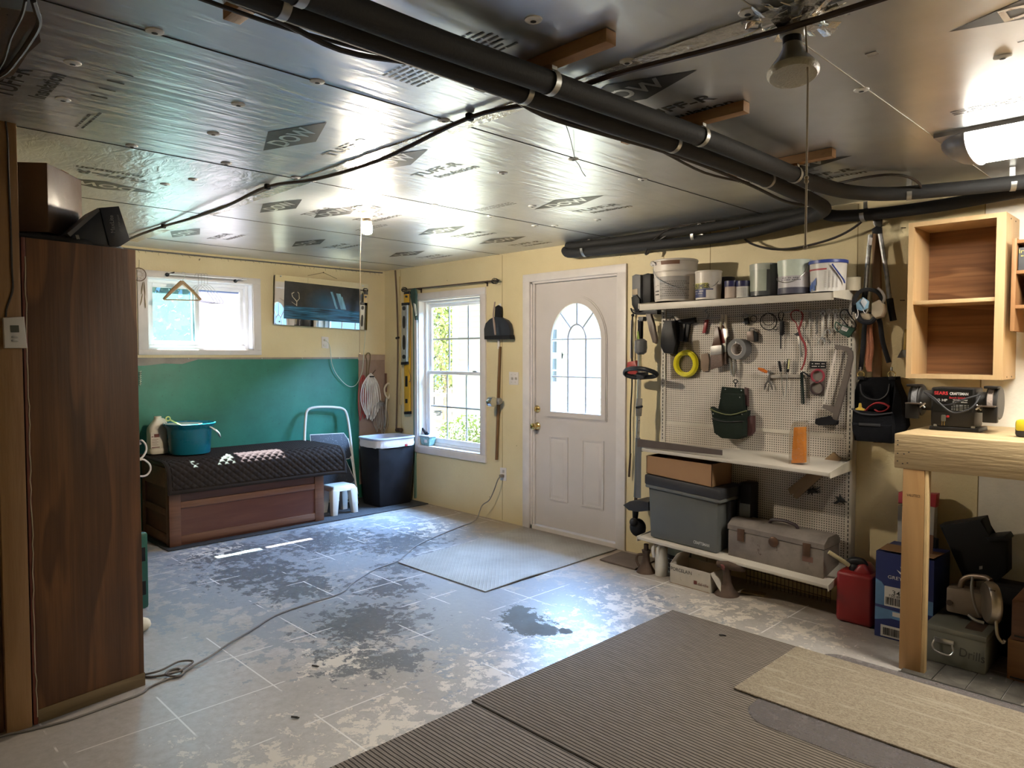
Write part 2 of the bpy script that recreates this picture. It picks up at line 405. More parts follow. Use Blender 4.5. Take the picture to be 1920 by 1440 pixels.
# right wall with its window and door openings
W1 = (RW(784.2, 650).x, RW(902.7, 700).x, RW(902.7, 853.5).z, RW(902.7, 552.4).z)   # x0, x1, z0, z1
D1 = (2.105, 3.012, 0.0, 2.062)
def wall_with_holes(along, holes, lo, hi, y0, y1):      # holes: (a0, a1, z0, z1)
    b = MB()
    def bx(a0, a1, z0, z1):
        if a1 - a0 > 1e-4 and z1 - z0 > 1e-4:
            b.box((a0, y0, z0), (a1, y1, z1)) if along == 'x' else b.box((y0, a0, z0), (y1, a1, z1))
    a = lo
    for h in holes:
        bx(a, h[0], 0, CEIL); bx(h[0], h[1], 0, h[2]); bx(h[0], h[1], h[3], CEIL); a = h[1]
    bx(a, hi, 0, CEIL)
    return b
wall_r = struct(wall_with_holes('x', [W1, D1], -WT, XR + WT, 0, WT).build('wall_right', M['wall']))
W2 = (BW(276, 600).y, BW(475, 600).y, BW(400, 656).z, BW(300, 520).z)
wall_b = struct(wall_with_holes('y', [W2], YF, 0, -WT, 0).build('wall_back', M['wall']))
g = MB()
for px, py in ((1332, 460), (1609, 420), (1848, 370), (751, 520), (942, 930), (1835, 920)):
    x = RW(px, py).x; g.box((x - .0025, -.0012, .01), (x + .0025, .001, CEIL - .01))
g.build('panel_joint', mat('joint_tan', (.34, .26, .13), .6), wall_r)  # joints between wall panels, a darker tan than the paint
MB().box((5.33, -.012, 0), (XR, .001, CEIL - .005)).build('white_panel', mat('off_white_board', (.70, .67, .60), .55, var=.06, bump=.15), wall_r)
# ------------------------------------------------------------------ ceiling boards: joints, tape, print, washers
z = CEIL - .0008
g = MB()
for x in (.51, 1.73, 2.95, 4.16):
    g.box((x - .0022, YF, z - .001), (x + .0022, 0, CEIL))
g.build('board_joint', M['seam'], ceiling)
g = MB()
for x in (5.371, 6.59): g.box((x - .0016, YF, z - .001), (x + .0016, 0, CEIL))
g.build('board_joint', mat('pale_joint', (.55, .52, .47), .6), ceiling)
g = MB()
for k in range(64):                                  # crinkled tape over the cross joint
    xa, xb = .3 + k * .12, .3 + (k + 1) * .12
    j = [random.uniform(-.006, .006) for _ in range(2)]
    g.hexa([(xa, -2.545 + j[0], z - .004), (xb, -2.545 + j[1], z - .004), (xb, -2.47 + j[1], z - .003), (xa, -2.47 + j[0], z - .003), (xa, -2.545, CEIL), (xb, -2.545, CEIL), (xb, -2.47, CEIL), (xa, -2.47, CEIL)])
g.build('joint_tape', M['tape'], ceiling)
def brand_print(g, x, y, rot=0):                       # diamond with cut-out letters, then two lines under it
    c, s = math.cos(rot), math.sin(rot)
    def P(u, v): return V((x + u * c - v * s, y + u * s + v * c, z - .0006))
    R_, U_ = (c, s, 0), (s, -c, 0)
    pts = [P(-.26, .01), P(0, -.10), P(.26, -.01), P(0, .10)]
    return P, R_, U_
dia, words_, letters = MB(), MB(), MB()
def put_print(x, y, rot=0, diamond=True, tuff=True, ins=True):
    P, R_, U_ = brand_print(None, x, y, rot)
    if diamond:
        dia.poly([P(-.262, .0), P(-.005, -.103), P(.262, 0), P(.012, .095)])
        letters.text('*DOW', P(0, -.003) - V((0, 0, .0007)), R_, U_, h=.084, w=.285)
    if tuff: words_.text('*TUFF-R', P(.02, .235), R_, U_, h=.062, w=.33)
    if ins: words_.text('*Insulation', P(.06, .325), R_, U_, h=.05, w=.29)
for a in ((3.565, -2.89), (3.55, -2.40), (3.53, -1.175), (4.80, -2.335), (5.94, -2.08), (2.30, -1.11), (2.30, -.52), (2.36, -1.98), (2.28, -2.3), (4.78, -1.02), (1.15, -1.5), (1.2, -.6), (3.45, -4.05), (5.95, -3.3), (4.75, -3.75), (.95, -2.35), (6.1, -.9)):
    put_print(*a, ins=a[1] != -2.89)
for a in ((2.13, -3.19), (2.13, -4.2)): put_print(a[0], a[1], -PI / 2)
dia.build('diamond_print', M['print'], ceiling, fixn=False); words_.build('lettering', M['print'], ceiling, fixn=False)
letters.build('reversed_lettering', mat('foil_letters', (.66, .66, .655), .3, metal=1.0), ceiling, fixn=False)
g = MB()                                              # small print lines, rows of dashes
for (x0, y0, rows, L) in ((4.35, -3.0, 7, .42), (3.0, -1.42, 3, .30), (5.5, -1.35, 3, .5), (4.45, -.95, 4, .35), (1.9, -1.55, 3, .3), (3.1, -3.55, 2, .2)):
    for r in range(rows):
        u = 0
        while u < L:
            w = random.uniform(.012, .05); g.box((x0 + u, y0 + r * .022, z - .0004), (x0 + u + w, y0 + r * .022 + .008, z)); u += w + .008
g.build('small_print', mat('grey_foil_print', (.10, .10, .11), .4, metal=.3), ceiling)
g = MB()
for px, py in ((1000, 34), (1045, 263)): pass
for x, y in ((3.0, -3.62),): pass
for a in range(4):
    for (x, y) in ((3.52 + a * .09, -3.6),): g.box((x, y, z - .0006), (x + .006, y + .05, z))
g.build('tick_print', M['print'], ceiling)
wm = mat('white_washer', (.74, .74, .72), .5, var=.1); wd = M['seam']
def washer(x, y):
    w = MB().lathe([(.024, 0), (.023, -.003), (.010, -.006), (.006, -.006), (.006, -.002)], (x, y, CEIL), n=16).build('ceiling_washer', wm)
    tag(w, 'white plastic washer with a screw pinning up the foil ceiling', 'washer', 'washers holding the foil boards')
    MB().lathe([(.0085, -.0068), (.001, -.0070)], (x, y, CEIL), n=8).build('screw', wd, w)
    return w
WASH = []
for px, py in ((290, 58), (595, 152), (136, 117), (447, 195), (400, 250), (424, 306), (118, 186), (247, 273), (832, 225), (1075, 298), (1205, 336), (1000, 36), (943, 324), (1402, 23), (1615, 168), (1880, 106), (702, 362), (814, 384), (920, 405), (1003, 423), (1040, 423), (555, 332), (584, 338), (1176, 115), (998, 386), (1120, 412), (310, 345), (362, 336)):
    WASH.append((washer(*FL(px, py, CEIL).xy), px, py))
# ------------------------------------------------------------------ windows
def lab(o, **k): return o
def muntin(g, a, b, w=.011, d=.008): g.cyl(a, b, w, 8)
win = thing('window_1', 'white double-hung window with gridded panes right of the corner', 'window', ((W1[0] + W1[1]) / 2, 0, W1[2])); win['kind'] = 'structure'
T0 = (RW(779.5, 700).x, RW(912.5, 700).x, RW(912.6, 868).z, RW(912.6, 538).z)
g = MB(); t = .018
g.box((T0[0], -t, W1[3]), (T0[1], .004, T0[3]), .003); g.box((T0[0], -t, T0[2]), (T0[1], .004, W1[2]), .003)
g.box((T0[0], -t, W1[2]), (W1[0] + .002, .004, W1[3]), .003); g.box((W1[1] - .002, -t, W1[2]), (T0[1], .004, W1[3]), .003)
g.build('casing', M['white'], win)
g = MB(); JD = .155
g.box((W1[0], 0, W1[2]), (W1[0] + .012, JD, W1[3])); g.box((W1[1] - .012, 0, W1[2]), (W1[1], JD, W1[3])); g.box((W1[0], 0, W1[3] - .012), (W1[1], JD, W1[3])); g.box((W1[0], -.01, W1[2] - .004), (W1[1], JD, W1[2] + .012))
g.build('reveal', M['white'], win)
g = MB(); x0, x1 = W1[0] + .012, W1[1] - .012; z0, z1 = W1[2] + .012, W1[3] - .012
def frame(g, x0, x1, z0, z1, w, y0, y1, bev=.003, wb=None):
    wb = wb or w
    g.box((x0, y0, z0), (x0 + w, y1, z1), bev); g.box((x1 - w, y0, z0), (x1, y1, z1), bev); g.box((x0 + w, y0, z0), (x1 - w, y1, z0 + wb), bev); g.box((x0 + w, y0, z1 - w), (x1 - w, y1, z1), bev)
frame(g, x0, x1, z0, z1, .026, .075, .155); g.build('frame', M['vinyl'], win)
zm = RW(850, 700, .105).z
xa, xb = x0 + .026, x1 - .026
sl = frame; g = MB(); frame(g, xa, xb, z0 + .026, zm + .02, .034, .085, .108, wb=.05); lower = g.build('lower_sash', M['vinyl'], win)
g = MB(); frame(g, xa, xb, zm - .016, z1 - .026, .034, .112, .135); upper = g.build('upper_sash', M['vinyl'], win)
gp = MB().box((xa + .03, .095, z0 + .05), (xb - .03, .098, zm)).build('glass', M['glass'], win); MB().box((xa + .03, .122, zm), (xb - .03, .125, z1 - .05)).build('glass', M['glass'], win)
def grid(name, zl, zh, y, par):
    g = MB(); w = xb - xa
    for k in (1, 2): g.box((xa + w * k / 3 - .008, y, zl), (xa + w * k / 3 + .008, y + .009, zh))
    g.box((xa, y - .0005, (zl + zh) / 2 - .008), (xb, y + .0095, (zl + zh) / 2 + .008))
    g.build('grid', mat('grey_muntin', (.50, .53, .57), .4), par)
grid('grid', z0 + .07, zm - .01, .100, lower); grid('grid', zm + .015, z1 - .055, .127, upper)
MB().cbox((xb - .14, .085, zm + .024), (.05, .022, .012), .003).build('latch', M['steel'], win)
# back window, a horizontal slider with dusty panes
win2 = thing('window_2', 'white slider window with dusty panes in the back wall', 'window', (0, (W2[0] + W2[1]) / 2, W2[2])); win2['kind'] = 'structure'
B0 = (BW(258, 600).y, BW(488.5, 600).y, BW(400, 665.5).z, BW(400, 516).z)
def frame_y(g, a0, a1, z0, z1, w, x0, x1, bev=.003, wb=None):
    wb = wb or w
    g.box((x0, a0, z0), (x1, a0 + w, z1), bev); g.box((x0, a1 - w, z0), (x1, a1, z1), bev); g.box((x0, a0 + w, z0), (x1, a1 - w, z0 + wb), bev); g.box((x0, a0 + w, z1 - w), (x1, a1 - w, z1), bev)
g = MB()
g.box((-.004, B0[0], W2[3]), (.014, B0[1], B0[3]), .002); g.box((-.004, B0[0], B0[2]), (.014, B0[1], W2[2]), .002); g.box((-.004, B0[0], W2[2]), (.014, W2[0] + .002, W2[3]), .002); g.box((-.004, W2[1] - .002, W2[2]), (.014, B0[1], W2[3]), .002)
g.build('casing', M['white'], win2)
g = MB(); g.box((-.155, W2[0], W2[2]), (0, W2[0] + .01, W2[3])); g.box((-.155, W2[1] - .01, W2[2]), (0, W2[1], W2[3])); g.box((-.155, W2[0], W2[3] - .01), (0, W2[1], W2[3])); g.box((-.155, W2[0], W2[2]), (0, W2[1], W2[2] + .01))
g.build('reveal', M['vinyl'], win2)
a0, a1, z0, z1 = W2[0] + .01, W2[1] - .01, W2[2] + .01, W2[3] - .01
g = MB(); frame_y(g, a0, a1, z0, z1, .028, -.155, -.08); g.build('frame', M['vinyl'], win2)
am = a0 + (a1 - a0) * .47
g = MB(); frame_y(g, a0 + .028, am + .03, z0 + .028, z1 - .028, .036, -.112, -.088); s1 = g.build('sash', M['vinyl'], win2)
g = MB(); frame_y(g, am - .02, a1 - .028, z0 + .028, z1 - .028, .032, -.142, -.118); s2 = g.build('sash', M['vinyl'], win2)
MB().box((-.102, a0 + .06, z0 + .06), (-.099, am, z1 - .06)).build('glass', glass('dusty_pane', (.80, .95, .96), .36, (.030, .055, .058)), s1)
MB().box((-.132, am + .008, z0 + .055), (-.129, a1 - .055, z1 - .055)).build('glass', glass('dusty_screen', (.80, .78, .84), .50, (.060, .056, .064), streak=(1, .25, 4)), s2)
# ------------------------------------------------------------------ door
DY = .035
door = thing('door_1', 'white entry door with arched nine-lite window and two lower panels', 'door', (2.56, 0, 0)); door['kind'] = 'structure'
g = MB(); DT = (RW(982.5, 600).x, RW(1176, 600).x, RW(1080, 505).z)
g.box((DT[0], -.018, 0), (D1[0] + .002, .004, D1[3]), .003); g.box((D1[1] - .002, -.018, 0), (DT[1], .004, D1[3]), .003); g.box((DT[0], -.018, D1[3] - .002), (DT[1], .004, DT[2]), .003)
g.build('casing', M['white'], door)
g = MB(); g.box((D1[0], 0, 0), (D1[0] + .018, WT, D1[3])); g.box((D1[1] - .018, 0, 0), (D1[1], WT, D1[3])); g.box((D1[0], 0, D1[3] - .018), (D1[1], WT, D1[3])); g.box((D1[0], .0, 0), (D1[1], WT, .03))
g.box((D1[0] + .018, DY - .02, .03), (D1[0] + .03, DY - .004, D1[3] - .018)); 
g.build('jamb', M['white'], door)
dx0, dx1, dz0, dz1 = D1[0] + .021, D1[1] - .021, .036, D1[3] - .021
# slab with the arched opening: built as strips around the hole
gl, gr, gb = RW(1029.5, 700, DY).x, RW(1134, 700, DY).x, RW(1080, 781, DY).z
gc = (gl + gr) / 2; rx = (gr - gl) / 2; gs = RW(1080, 640, DY).z; gt = RW(1085, 560.5, DY).z; rz = gt - gs
g = MB(); N = 28
g.box((dx0, DY, dz0), (gl, DY + .042, dz1)); g.box((gr, DY, dz0), (dx1, DY + .042, dz1)); g.box((gl, DY, dz0), (gr, DY + .042, gb))
for k in range(N):
    t0, t1 = PI - PI * k / N, PI - PI * (k + 1) / N
    p0, p1 = (gc + rx * math.cos(t0), gs + rz * math.sin(t0)), (gc + rx * math.cos(t1), gs + rz * math.sin(t1))
    g.hexa([(p0[0], DY, p0[1]), (p1[0], DY, p1[1]), (p1[0], DY + .042, p1[1]), (p0[0], DY + .042, p0[1]), (p0[0], DY, dz1), (p1[0], DY, dz1), (p1[0], DY + .042, dz1), (p0[0], DY + .042, dz1)])
slab = g.build('slab', M['door'], door, fixn=False)
def arch(k, zoff=0.0, n=N):
    r, q = rx * k, rz * k
    return [(gc - rx + (1 - 1) , 0)] if False else [V((gc - r, 0, gb + (1 - k) * .28)), *[V((gc + r * math.cos(PI - PI * i / n), 0, gs + q * math.sin(PI - PI * i / n))) for i in range(n + 1)], V((gc + r, 0, gb + (1 - k) * .28))]
g = MB(); L0, L1 = arch(1.05), arch(.90)
g.ring([p + V((0, DY - .012, 0)) for p in L0], [p + V((0, DY - .012, 0)) for p in L1], (0, .02, 0))
L2 = arch(1.085); g.ring([p + V((0, DY - .006, 0)) for p in L2], [p + V((0, DY - .006, 0)) for p in arch(1.0)], (0, .01, 0))
g.build('lite_frame', M['door'], door)
MB().prism([p + V((0, DY + .016, 0)) for p in arch(.95)], (0, .004, 0)).build('glass', M['glass'], door)
g = MB(); yy = DY + .010; ci = (gs - .0)
u1, u2 = gc - rx * .32, gc + rx * .32
h1, h2 = RW(1080, 635.5, DY).z, RW(1080, 707, DY).z
def bar(a, b): g.tube([V((a[0], yy, a[1])), V((b[0], yy, b[1]))], .0065, 6)
bar((gl + .02, h1), (gr - .02, h1)); bar((gl + .02, h2), (gr - .02, h2))
bar((u1, gb + .02), (u1, h1)); bar((u2, gb + .02), (u2, h1))
ri, qi = rx * .32, RW(1082, 608, DY).z - h1
g.tube([V((gc - ri * math.cos(PI * i / 14), yy, h1 + qi * math.sin(PI * i / 14))) for i in range(15)], .0065, 6)
for a in (PI / 2, PI * .27, PI * .73):
    bar((gc + ri * math.cos(a), h1 + qi * math.sin(a)), (gc + rx * .92 * math.cos(a), gs + rz * .93 * math.sin(a)))
g.build('came', M['came'], door)
for (pl, pt, pr, pb) in ((1030, 817, 1065, 943), (1091, 823, 1132, 957)):
    xa_, xb_ = RW(pl, pt, DY).x, RW(pr, pb, DY).x; za_, zb_ = RW(pr, pb, DY).z, RW(pl, pt, DY).z
    g = MB()
    A = [(xa_, za_), (xb_, za_), (xb_, zb_), (xa_, zb_)]
    def ins(k): return [V((xa_ + k, DY - .0, za_ + k)), V((xb_ - k, DY, za_ + k)), V((xb_ - k, DY, zb_ - k)), V((xa_ + k, DY, zb_ - k))]
    g.ring([p + V((0, -.006, 0)) for p in ins(0)], [p + V((0, -.004, 0)) for p in ins(.014)], (0, .008, 0))
    g.ring([p + V((0, .004, 0)) for p in ins(.012)], [p + V((0, -.007, 0)) for p in ins(.045)], (0, .006, 0))
    g.prism([p + V((0, -.0068, 0)) for p in ins(.044)], (0, .008, 0))
    g.build('panel', M['door'], door)
kx, kz = RW(1008, 799, DY).x, RW(1008, 799, DY).z
def rose(g, x, z, prof): g.lathe(prof, (x, DY, z), '-Y', 22)
g = MB(); rose(g, kx, kz, [(.033, 0), (.033, .004), (.028, .010), (.013, .016), (.012, .032), (.024, .040), (.029, .052), (.026, .064), (.012, .070)])
g.build('knob', M['brass'], door)
kz2 = RW(1009, 767, DY).z
g = MB(); rose(g, kx, kz2, [(.030, 0), (.030, .006), (.022, .014), (.010, .018)]); g.cbox((kx, DY - .026, kz2), (.010, .024, .034), .003); g.build('deadbolt', M['brass'], door)
# ================================================================== OUTSIDE
GZ = -.35
M['grass'] = mat('sunny_grass', (.028, .031, .018), .8, var=.4, scale=4)
struct(MB().box((-26, WT + .02, GZ - .2), (14, 26, GZ)).build('ground', M['grass']))
struct(MB().box((-26, -14, GZ - .2), (-WT - .02, WT + .02, GZ)).build('terrain', M['grass']))
HY, HX = 4.6, -4.35
sid = mat('cream_vinyl_siding', (.60, .585, .53), .5, var=.03)
hs = thing('neighbouring_house', 'pale clapboard house with a white window beyond the door glass', 'house', (0, HY, GZ))
g = MB(); k = 0; zz = GZ
while zz < 5.2:
    g.hexa([(HX, HY - .026, zz), (7, HY - .026, zz), (7, HY + .2, zz), (HX, HY + .2, zz), (HX, HY - .002, zz + .1016), (7, HY - .002, zz + .1016), (7, HY + .2, zz + .1016), (HX, HY + .2, zz + .1016)]); zz += .1016
g.build('siding', sid, hs)
MB().box((HX - .02, HY - .045, GZ), (HX + .14, HY + .2, 5.2)).build('corner_board', M['vinyl'], hs)
MB().box((HX, HY + .2, GZ), (7, HY + 4, 5.2)).build('house_body', sid, hs)
MB().box((HX - .3, HY - .5, 5.2), (7.3, HY + 4, 5.3)).build('eave', M['vinyl'], hs)
def nb_window(xc0, xc1, z0, z1):
    g = MB(); frame(g, xc0, xc1, z0, z1, .10, HY - .05, HY + .05); zc = (z0 + z1) / 2; g.box((xc0, HY - .04, zc - .05), (xc1, HY + .03, zc + .05)); w = g.build('window', M['vinyl'], hs)
    MB().box((xc0 + .08, HY - .03, z0 + .08), (xc1 - .08, HY - .022, z1 - .08)).build('pane', mat('dark_pane', (.10, .13, .16), .15), w)
    g = MB(); xm = xc1 - .1 - (xc1 - xc0) * .25
    for zq in (z0 + (z1 - z0) * .27, z0 + (z1 - z0) * .73): g.box((xc0 + .1, HY - .034, zq - .012), (xc1 - .1, HY - .02, zq + .012))
    g.build('grid', M['vinyl'], w)
dd = CAM.y; k = (HY - CAM.y)
pw = lambda px, py: RW(px, py, HY)
nb_window(pw(1036, 640).x - .35, pw(1056, 640).x, pw(1050, 727).z, pw(1050, 606).z)
# foliage: leaf clusters round trunks
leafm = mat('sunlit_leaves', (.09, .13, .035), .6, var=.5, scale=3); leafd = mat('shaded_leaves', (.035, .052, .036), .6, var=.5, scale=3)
bark = mat('grey_bark', (.20, .17, .14), .8, var=.3)
def leaves(c, r, n, size, seed):
    rnd = random.Random(seed); g = MB(); c = V(c)
    for _ in range(n):
        while True:
            p = V((rnd.uniform(-1, 1), rnd.uniform(-1, 1), rnd.uniform(-1, 1)))
            if p.length < 1: break
        p = V((p.x * r[0], p.y * r[1], p.z * r[2])) + c
        a = V((rnd.gauss(0, 1), rnd.gauss(0, 1), rnd.gauss(0, 1))).normalized(); b = a.orthogonal().normalized(); s = size * rnd.uniform(.6, 1.3)
        g.poly([p - a * s, p + b * s * .5, p + a * s, p - b * s * .5])
    return g
def tree(loc, r, h, n, size, seed, lm, label, trunk):
    t = thing('tree', label, 'tree', loc)
    leaves(V(loc) + V((0, 0, h)), r, n, size, seed).build('crown', lm, t, fixn=False)
    g = MB()
    for pts, rr in trunk: g.tube([V(loc) + V(p) for p in pts], rr, 8, sm=4)
    g.build('trunk', bark, t)
    return t
p = RW(832, 650, 7.5)
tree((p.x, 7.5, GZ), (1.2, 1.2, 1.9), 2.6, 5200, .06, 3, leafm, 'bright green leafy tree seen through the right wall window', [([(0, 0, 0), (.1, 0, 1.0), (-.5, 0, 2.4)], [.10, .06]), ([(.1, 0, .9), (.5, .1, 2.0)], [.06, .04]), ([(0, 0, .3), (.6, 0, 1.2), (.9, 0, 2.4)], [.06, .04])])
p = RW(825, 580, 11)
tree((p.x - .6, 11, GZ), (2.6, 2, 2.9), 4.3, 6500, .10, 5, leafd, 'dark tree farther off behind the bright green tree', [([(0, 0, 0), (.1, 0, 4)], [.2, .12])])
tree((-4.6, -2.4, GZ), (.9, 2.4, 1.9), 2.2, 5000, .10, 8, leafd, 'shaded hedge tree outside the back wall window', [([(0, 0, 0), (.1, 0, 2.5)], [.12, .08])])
p = RW(829, 830, 6.0)
fr = thing('rail_fence', 'wooden rail fence low behind the right wall window', 'fence', (p.x, 6.0, GZ))
wf = mat('weathered_fence_wood', (.50, .40, .28), .7, var=.2)
for dz in (.25, .55, .85): MB().box((p.x - 2, 5.98, GZ + dz), (p.x + .45, 6.03, GZ + dz + .09)).build('rail', wf, fr)
for dx in (-1.6, .1): MB().box((p.x + dx, 6.03, GZ), (p.x + dx + .1, 6.12, GZ + 1.05)).build('post', wf, fr)
p = RW(888, 845, 4.1)
sh = thing('shrub', 'low sunlit shrub against the pale house', 'shrub', (p.x, 4.1, GZ)); leaves((p.x, 4.1, GZ + .35), (.9, .3, .4), 1400, .035, 11).build('foliage', leafm, sh, fixn=False); MB().cyl((p.x, 4.1, GZ), (p.x, 4.1, GZ + .4), .02).build('stem', bark, sh)
# ================================================================== LIGHT
w = bpy.data.worlds.new('sky'); SC.world = w; w.use_nodes = True; nt = w.node_tree
bg = nt.nodes['Background']; bg.inputs[0].default_value = (.32, .58, 1.0, 1); bg.inputs[1].default_value = SKY
sun = bpy.data.lights.new('sun', 'SUN'); so = bpy.data.objects.new('sun', sun); COL.objects.link(so)
sd = V((.62, .0, -.97)).normalized(); so.rotation_euler = sd.to_track_quat('-Z', 'Y').to_euler(); sun.energy = SUN; sun.angle = .009; sun.color = (1, .95, .86); so.location = (-6, -3, 9)
def area(name, c, nrm, sx, sy, power, col=(1, 1, 1), portal=False):
    l = bpy.data.lights.new(name, 'AREA'); l.shape = 'RECTANGLE'; l.size = sx; l.size_y = sy; l.energy = power; l.color = col
    o = bpy.data.objects.new(name, l); COL.objects.link(o); o.location = V(c); o.rotation_euler = V(nrm).to_track_quat('-Z', 'Z').to_euler()
    if portal: l.cycles.is_portal = True
    return o
area('window_portal', ((W1[0] + W1[1]) / 2, WT + .01, (W1[2] + W1[3]) / 2), (0, -1, 0), W1[1] - W1[0], W1[3] - W1[2], 1, portal=True)
area('slider_portal', (-WT - .01, (W2[0] + W2[1]) / 2, (W2[2] + W2[3]) / 2), (1, 0, 0), W2[1] - W2[0], W2[3] - W2[2], 1, portal=True)
area('door_portal', (gc, WT + .01, (gb + gt) / 2), (0, -1, 0), gr - gl, gt - gb, 1, portal=True)
# large soft lamps added high outside the windows, standing in for more open sky
area('sky_fill_side', (2.0, 2.3, 3.9), V((.1, -3.6, -3.4)), 4.5, 2.0, SKYL, (.32, .57, 1.0))
area('sky_fill_back', (-2.0, -2.0, 3.8), V((3.6, -.2, -3.0)), 4.0, 2.0, SKYB, (.55, .76, 1.0))
# ================================================================== LEFT FOREGROUND
def PW(pts, y): return [RW(a, b, y) for a, b in pts]
def PB(pts, x): return [BW(a, b, x) for a, b in pts]
def YZ(pts): return pts
M['stud'] = wood('pine_stud', (.25, .135, .055), (.33, .19, .085), 2, 10, .6, knots=False)
M['ply'] = plywood('stained_plywood', (.070, .027, .009), (.215, .090, .030), 2, 3.2, 8.0, .5)
M['card'] = mat('brown_cardboard', (.28, .155, .075), .75, var=.06, scale=4)
# tall plywood cabinet seen from its end
bl_, br_ = FL(72, 1357), FL(271, 1284.5); zt = BW(160, 460, br_.x).z
ax = (br_ - bl_); ax.z = 0; dep = V((-ax.y, ax.x, 0)).normalized() * .62
dep = V((-.62, 0, 0))
cab = thing('tall_cabinet', 'tall stained plywood cabinet end beside the wall post at left', 'cabinet', (br_ + bl_ + dep) / 2)
def slabq(a, b, d, z0, z1): return MB().hexa([a + V((0,0,z0)), b + V((0,0,z0)), b + d + V((0,0,z0)), a + d + V((0,0,z0)), a + V((0,0,z1)), b + V((0,0,z1)), b + d + V((0,0,z1)), a + d + V((0,0,z1))], .001)
un = dep.normalized(); au = ax.normalized()
slabq(bl_ - un * 0, br_, un * .018, .055, zt).build('side_panel', M['ply'], cab)
slabq(bl_ + un * .019 , br_ - au * .004 + un * .019, un * .6, .02, zt - .004).build('carcass', mat('cabinet_brown', (.10, .05, .025), .6), cab)
slabq(bl_ - un * .003, br_ + au * .003 - un * .003, un * .02, 0, .056).build('plinth', wood('dirty_plinth', (.12, .08, .035), (.20, .14, .07), 1, 10), cab)
slabq(bl_ - au * .016 - un * .002, bl_ - au * .001 - un * .002, un * .03, 0, zt).build('edge_strip', mat('red_brown_edge', (.13, .03, .015), .5, var=.2), cab)
g = MB(); g.tube([bl_ - un * .004 - au * .004 + V((random.uniform(-.002, .002), random.uniform(-.004, .002), .03 + k * .036)) for k in range(51)], .0022, 6); g.build('caulk_line', mat('old_caulk', (.42, .36, .26), .7, var=.2), cab)
# stud wall end
x = 2.985
ypl, ypr = BW(13, 1372, x).y, BW(63, 1365, x).y; ztp = BW(20, 213, x).z
post = MB().box((x - .09, ypl, 0), (x, ypr - .003, ztp), .003).build('wall_post', M['stud'])
tag(post, 'knotty pine post carrying the white thermostat at the left edge', 'post')
struct(MB().box((x - .06, YF, 0), (x - .03, ypl - .004, 2.02)).build('wall_partition', M['ply']))
hd = MB().box((x - .09, BW(-60, 200, x).y, ztp + .002), (x + .01, BW(8, 200, x).y, ztp + .09), .003)
hd.X = None; tag(hd.build('header_board', M['stud']), 'short pine header board above the post under the ceiling', 'board')
th = thing('thermostat', 'white thermostat with a small grey screen on the pine post', 'thermostat', BW(26, 652, x))
q = [BW(a, b, x - .0005) for a, b in ((3, 596), (43, 594), (49, 653), (6, 653))]
MB().prism(q, (.026, 0, 0), .006).build('case', mat('thermostat_white', (.60, .58, .56), .45, var=.03), th)
MB().prism([BW(a, b, x + .027) for a, b in ((19, 610), (35, 610), (36, 623), (20, 623))], (.0012, 0, 0)).build('screen', mat('lcd_grey', (.06, .065, .055), .3), th)
for py in (632, 639):
    c = BW(28, py, x + .027); MB().ball(c, .010, 6, (.35, 1.2, .5)).build('button', mat('button_grey', (.42, .41, .40), .5), th)
g = MB(); g.tube([BW(a, b, x + .004) for a, b in ((8, 210), (14, 260), (16, 330), (20, 420), (22, 500), (24, 540), (18, 562), (12, 580), (11, 594))], .0035, 6, sm=4)
tag(g.build('thermostat_wire', M['wire_black']), 'thin dark wire running down the post to the thermostat', 'wire')
# things on top of the cabinet
c = BW(82, 452, 2.80); zc = zt
bx_ = thing('moving_box', 'brown cardboard box wrapped in clear film on the tall cabinet', 'box', (2.66, c.y, zc + .045))
r = .145; th_ = math.radians(52); hh = BW(75, 296, 2.86).z - zc
g = MB(); g.X = Matrix.Translation((2.66, c.y - .02, zc + .045)) @ Matrix.Rotation(th_, 4, 'Z'); g.box((-r, -r, 0), (r, r, hh - .06), .004); g.X = None
g.build('box_body', mat('filmed_cardboard', (.085, .048, .027), .42, var=.12, bump=.3, bscale=14), bx_)
g = MB(); g.X = Matrix.Translation((2.66, c.y - .02, zc + .045)) @ Matrix.Rotation(th_, 4, 'Z')
g.box((-r - .002, -.03, hh - .0605), (r + .002, .03, hh - .059)); g.X = None
g.build('packing_tape', mat('tan_tape', (.30, .20, .11), .3), bx_)
g = MB()
def bag(u, v):
    a = u * 2 * PI; rr = (.25 + .02 * math.sin(5 * a)) * (1 - .45 * v ** 3); return V((2.72 + rr * .9 * math.cos(a) * .8, c.y + .06 + rr * math.sin(a) * 1.0, zc + .002 + .040 * math.sin(min(v, 1) * PI / 2) + .004 * math.sin(9 * a) * v))
g.sheet(bag, 40, 6); ring_ = [bag(k / 40, 1) for k in range(40)]; g.poly(ring_); 
tag(g.build('black_bag', mat('black_bag_film', (.010, .010, .011), .32, bump=.5, bscale=20)), 'flattened black plastic bag under the brown box on the cabinet', 'bag')
X0 = 2.90
lb = thing('light_box', 'tilted dark navy lamp carton with open flap beside the brown box', 'box', V((X0 - .1, BW(190, 462, X0).y, zt)))
navy = mat('navy_carton', (.010, .014, .026), .4, var=.2)
out_ = [(146, 457), (133, 443), (186, 389), (223, 386), (244, 450), (226, 461)]
P0 = PB(out_, X0); zmn = min(p.z for p in P0); P0 = [p + V((0, 0, zt + .004 - zmn)) for p in P0]; shift = V((0, 0, zt + .004 - zmn))
MB().prism([p + V((.0, 0, 0)) for p in P0], (-.24, 0, 0), .002).build('carton', navy, lb)
e1 = PB([(205, 462), (187, 390), (222, 387), (243, 450), (226, 461)], X0 + .003)
MB().prism([p + shift for p in e1], (.004, 0, 0), .001).build('end_panel', mat('navy_end', (.014, .018, .032), .4), lb)
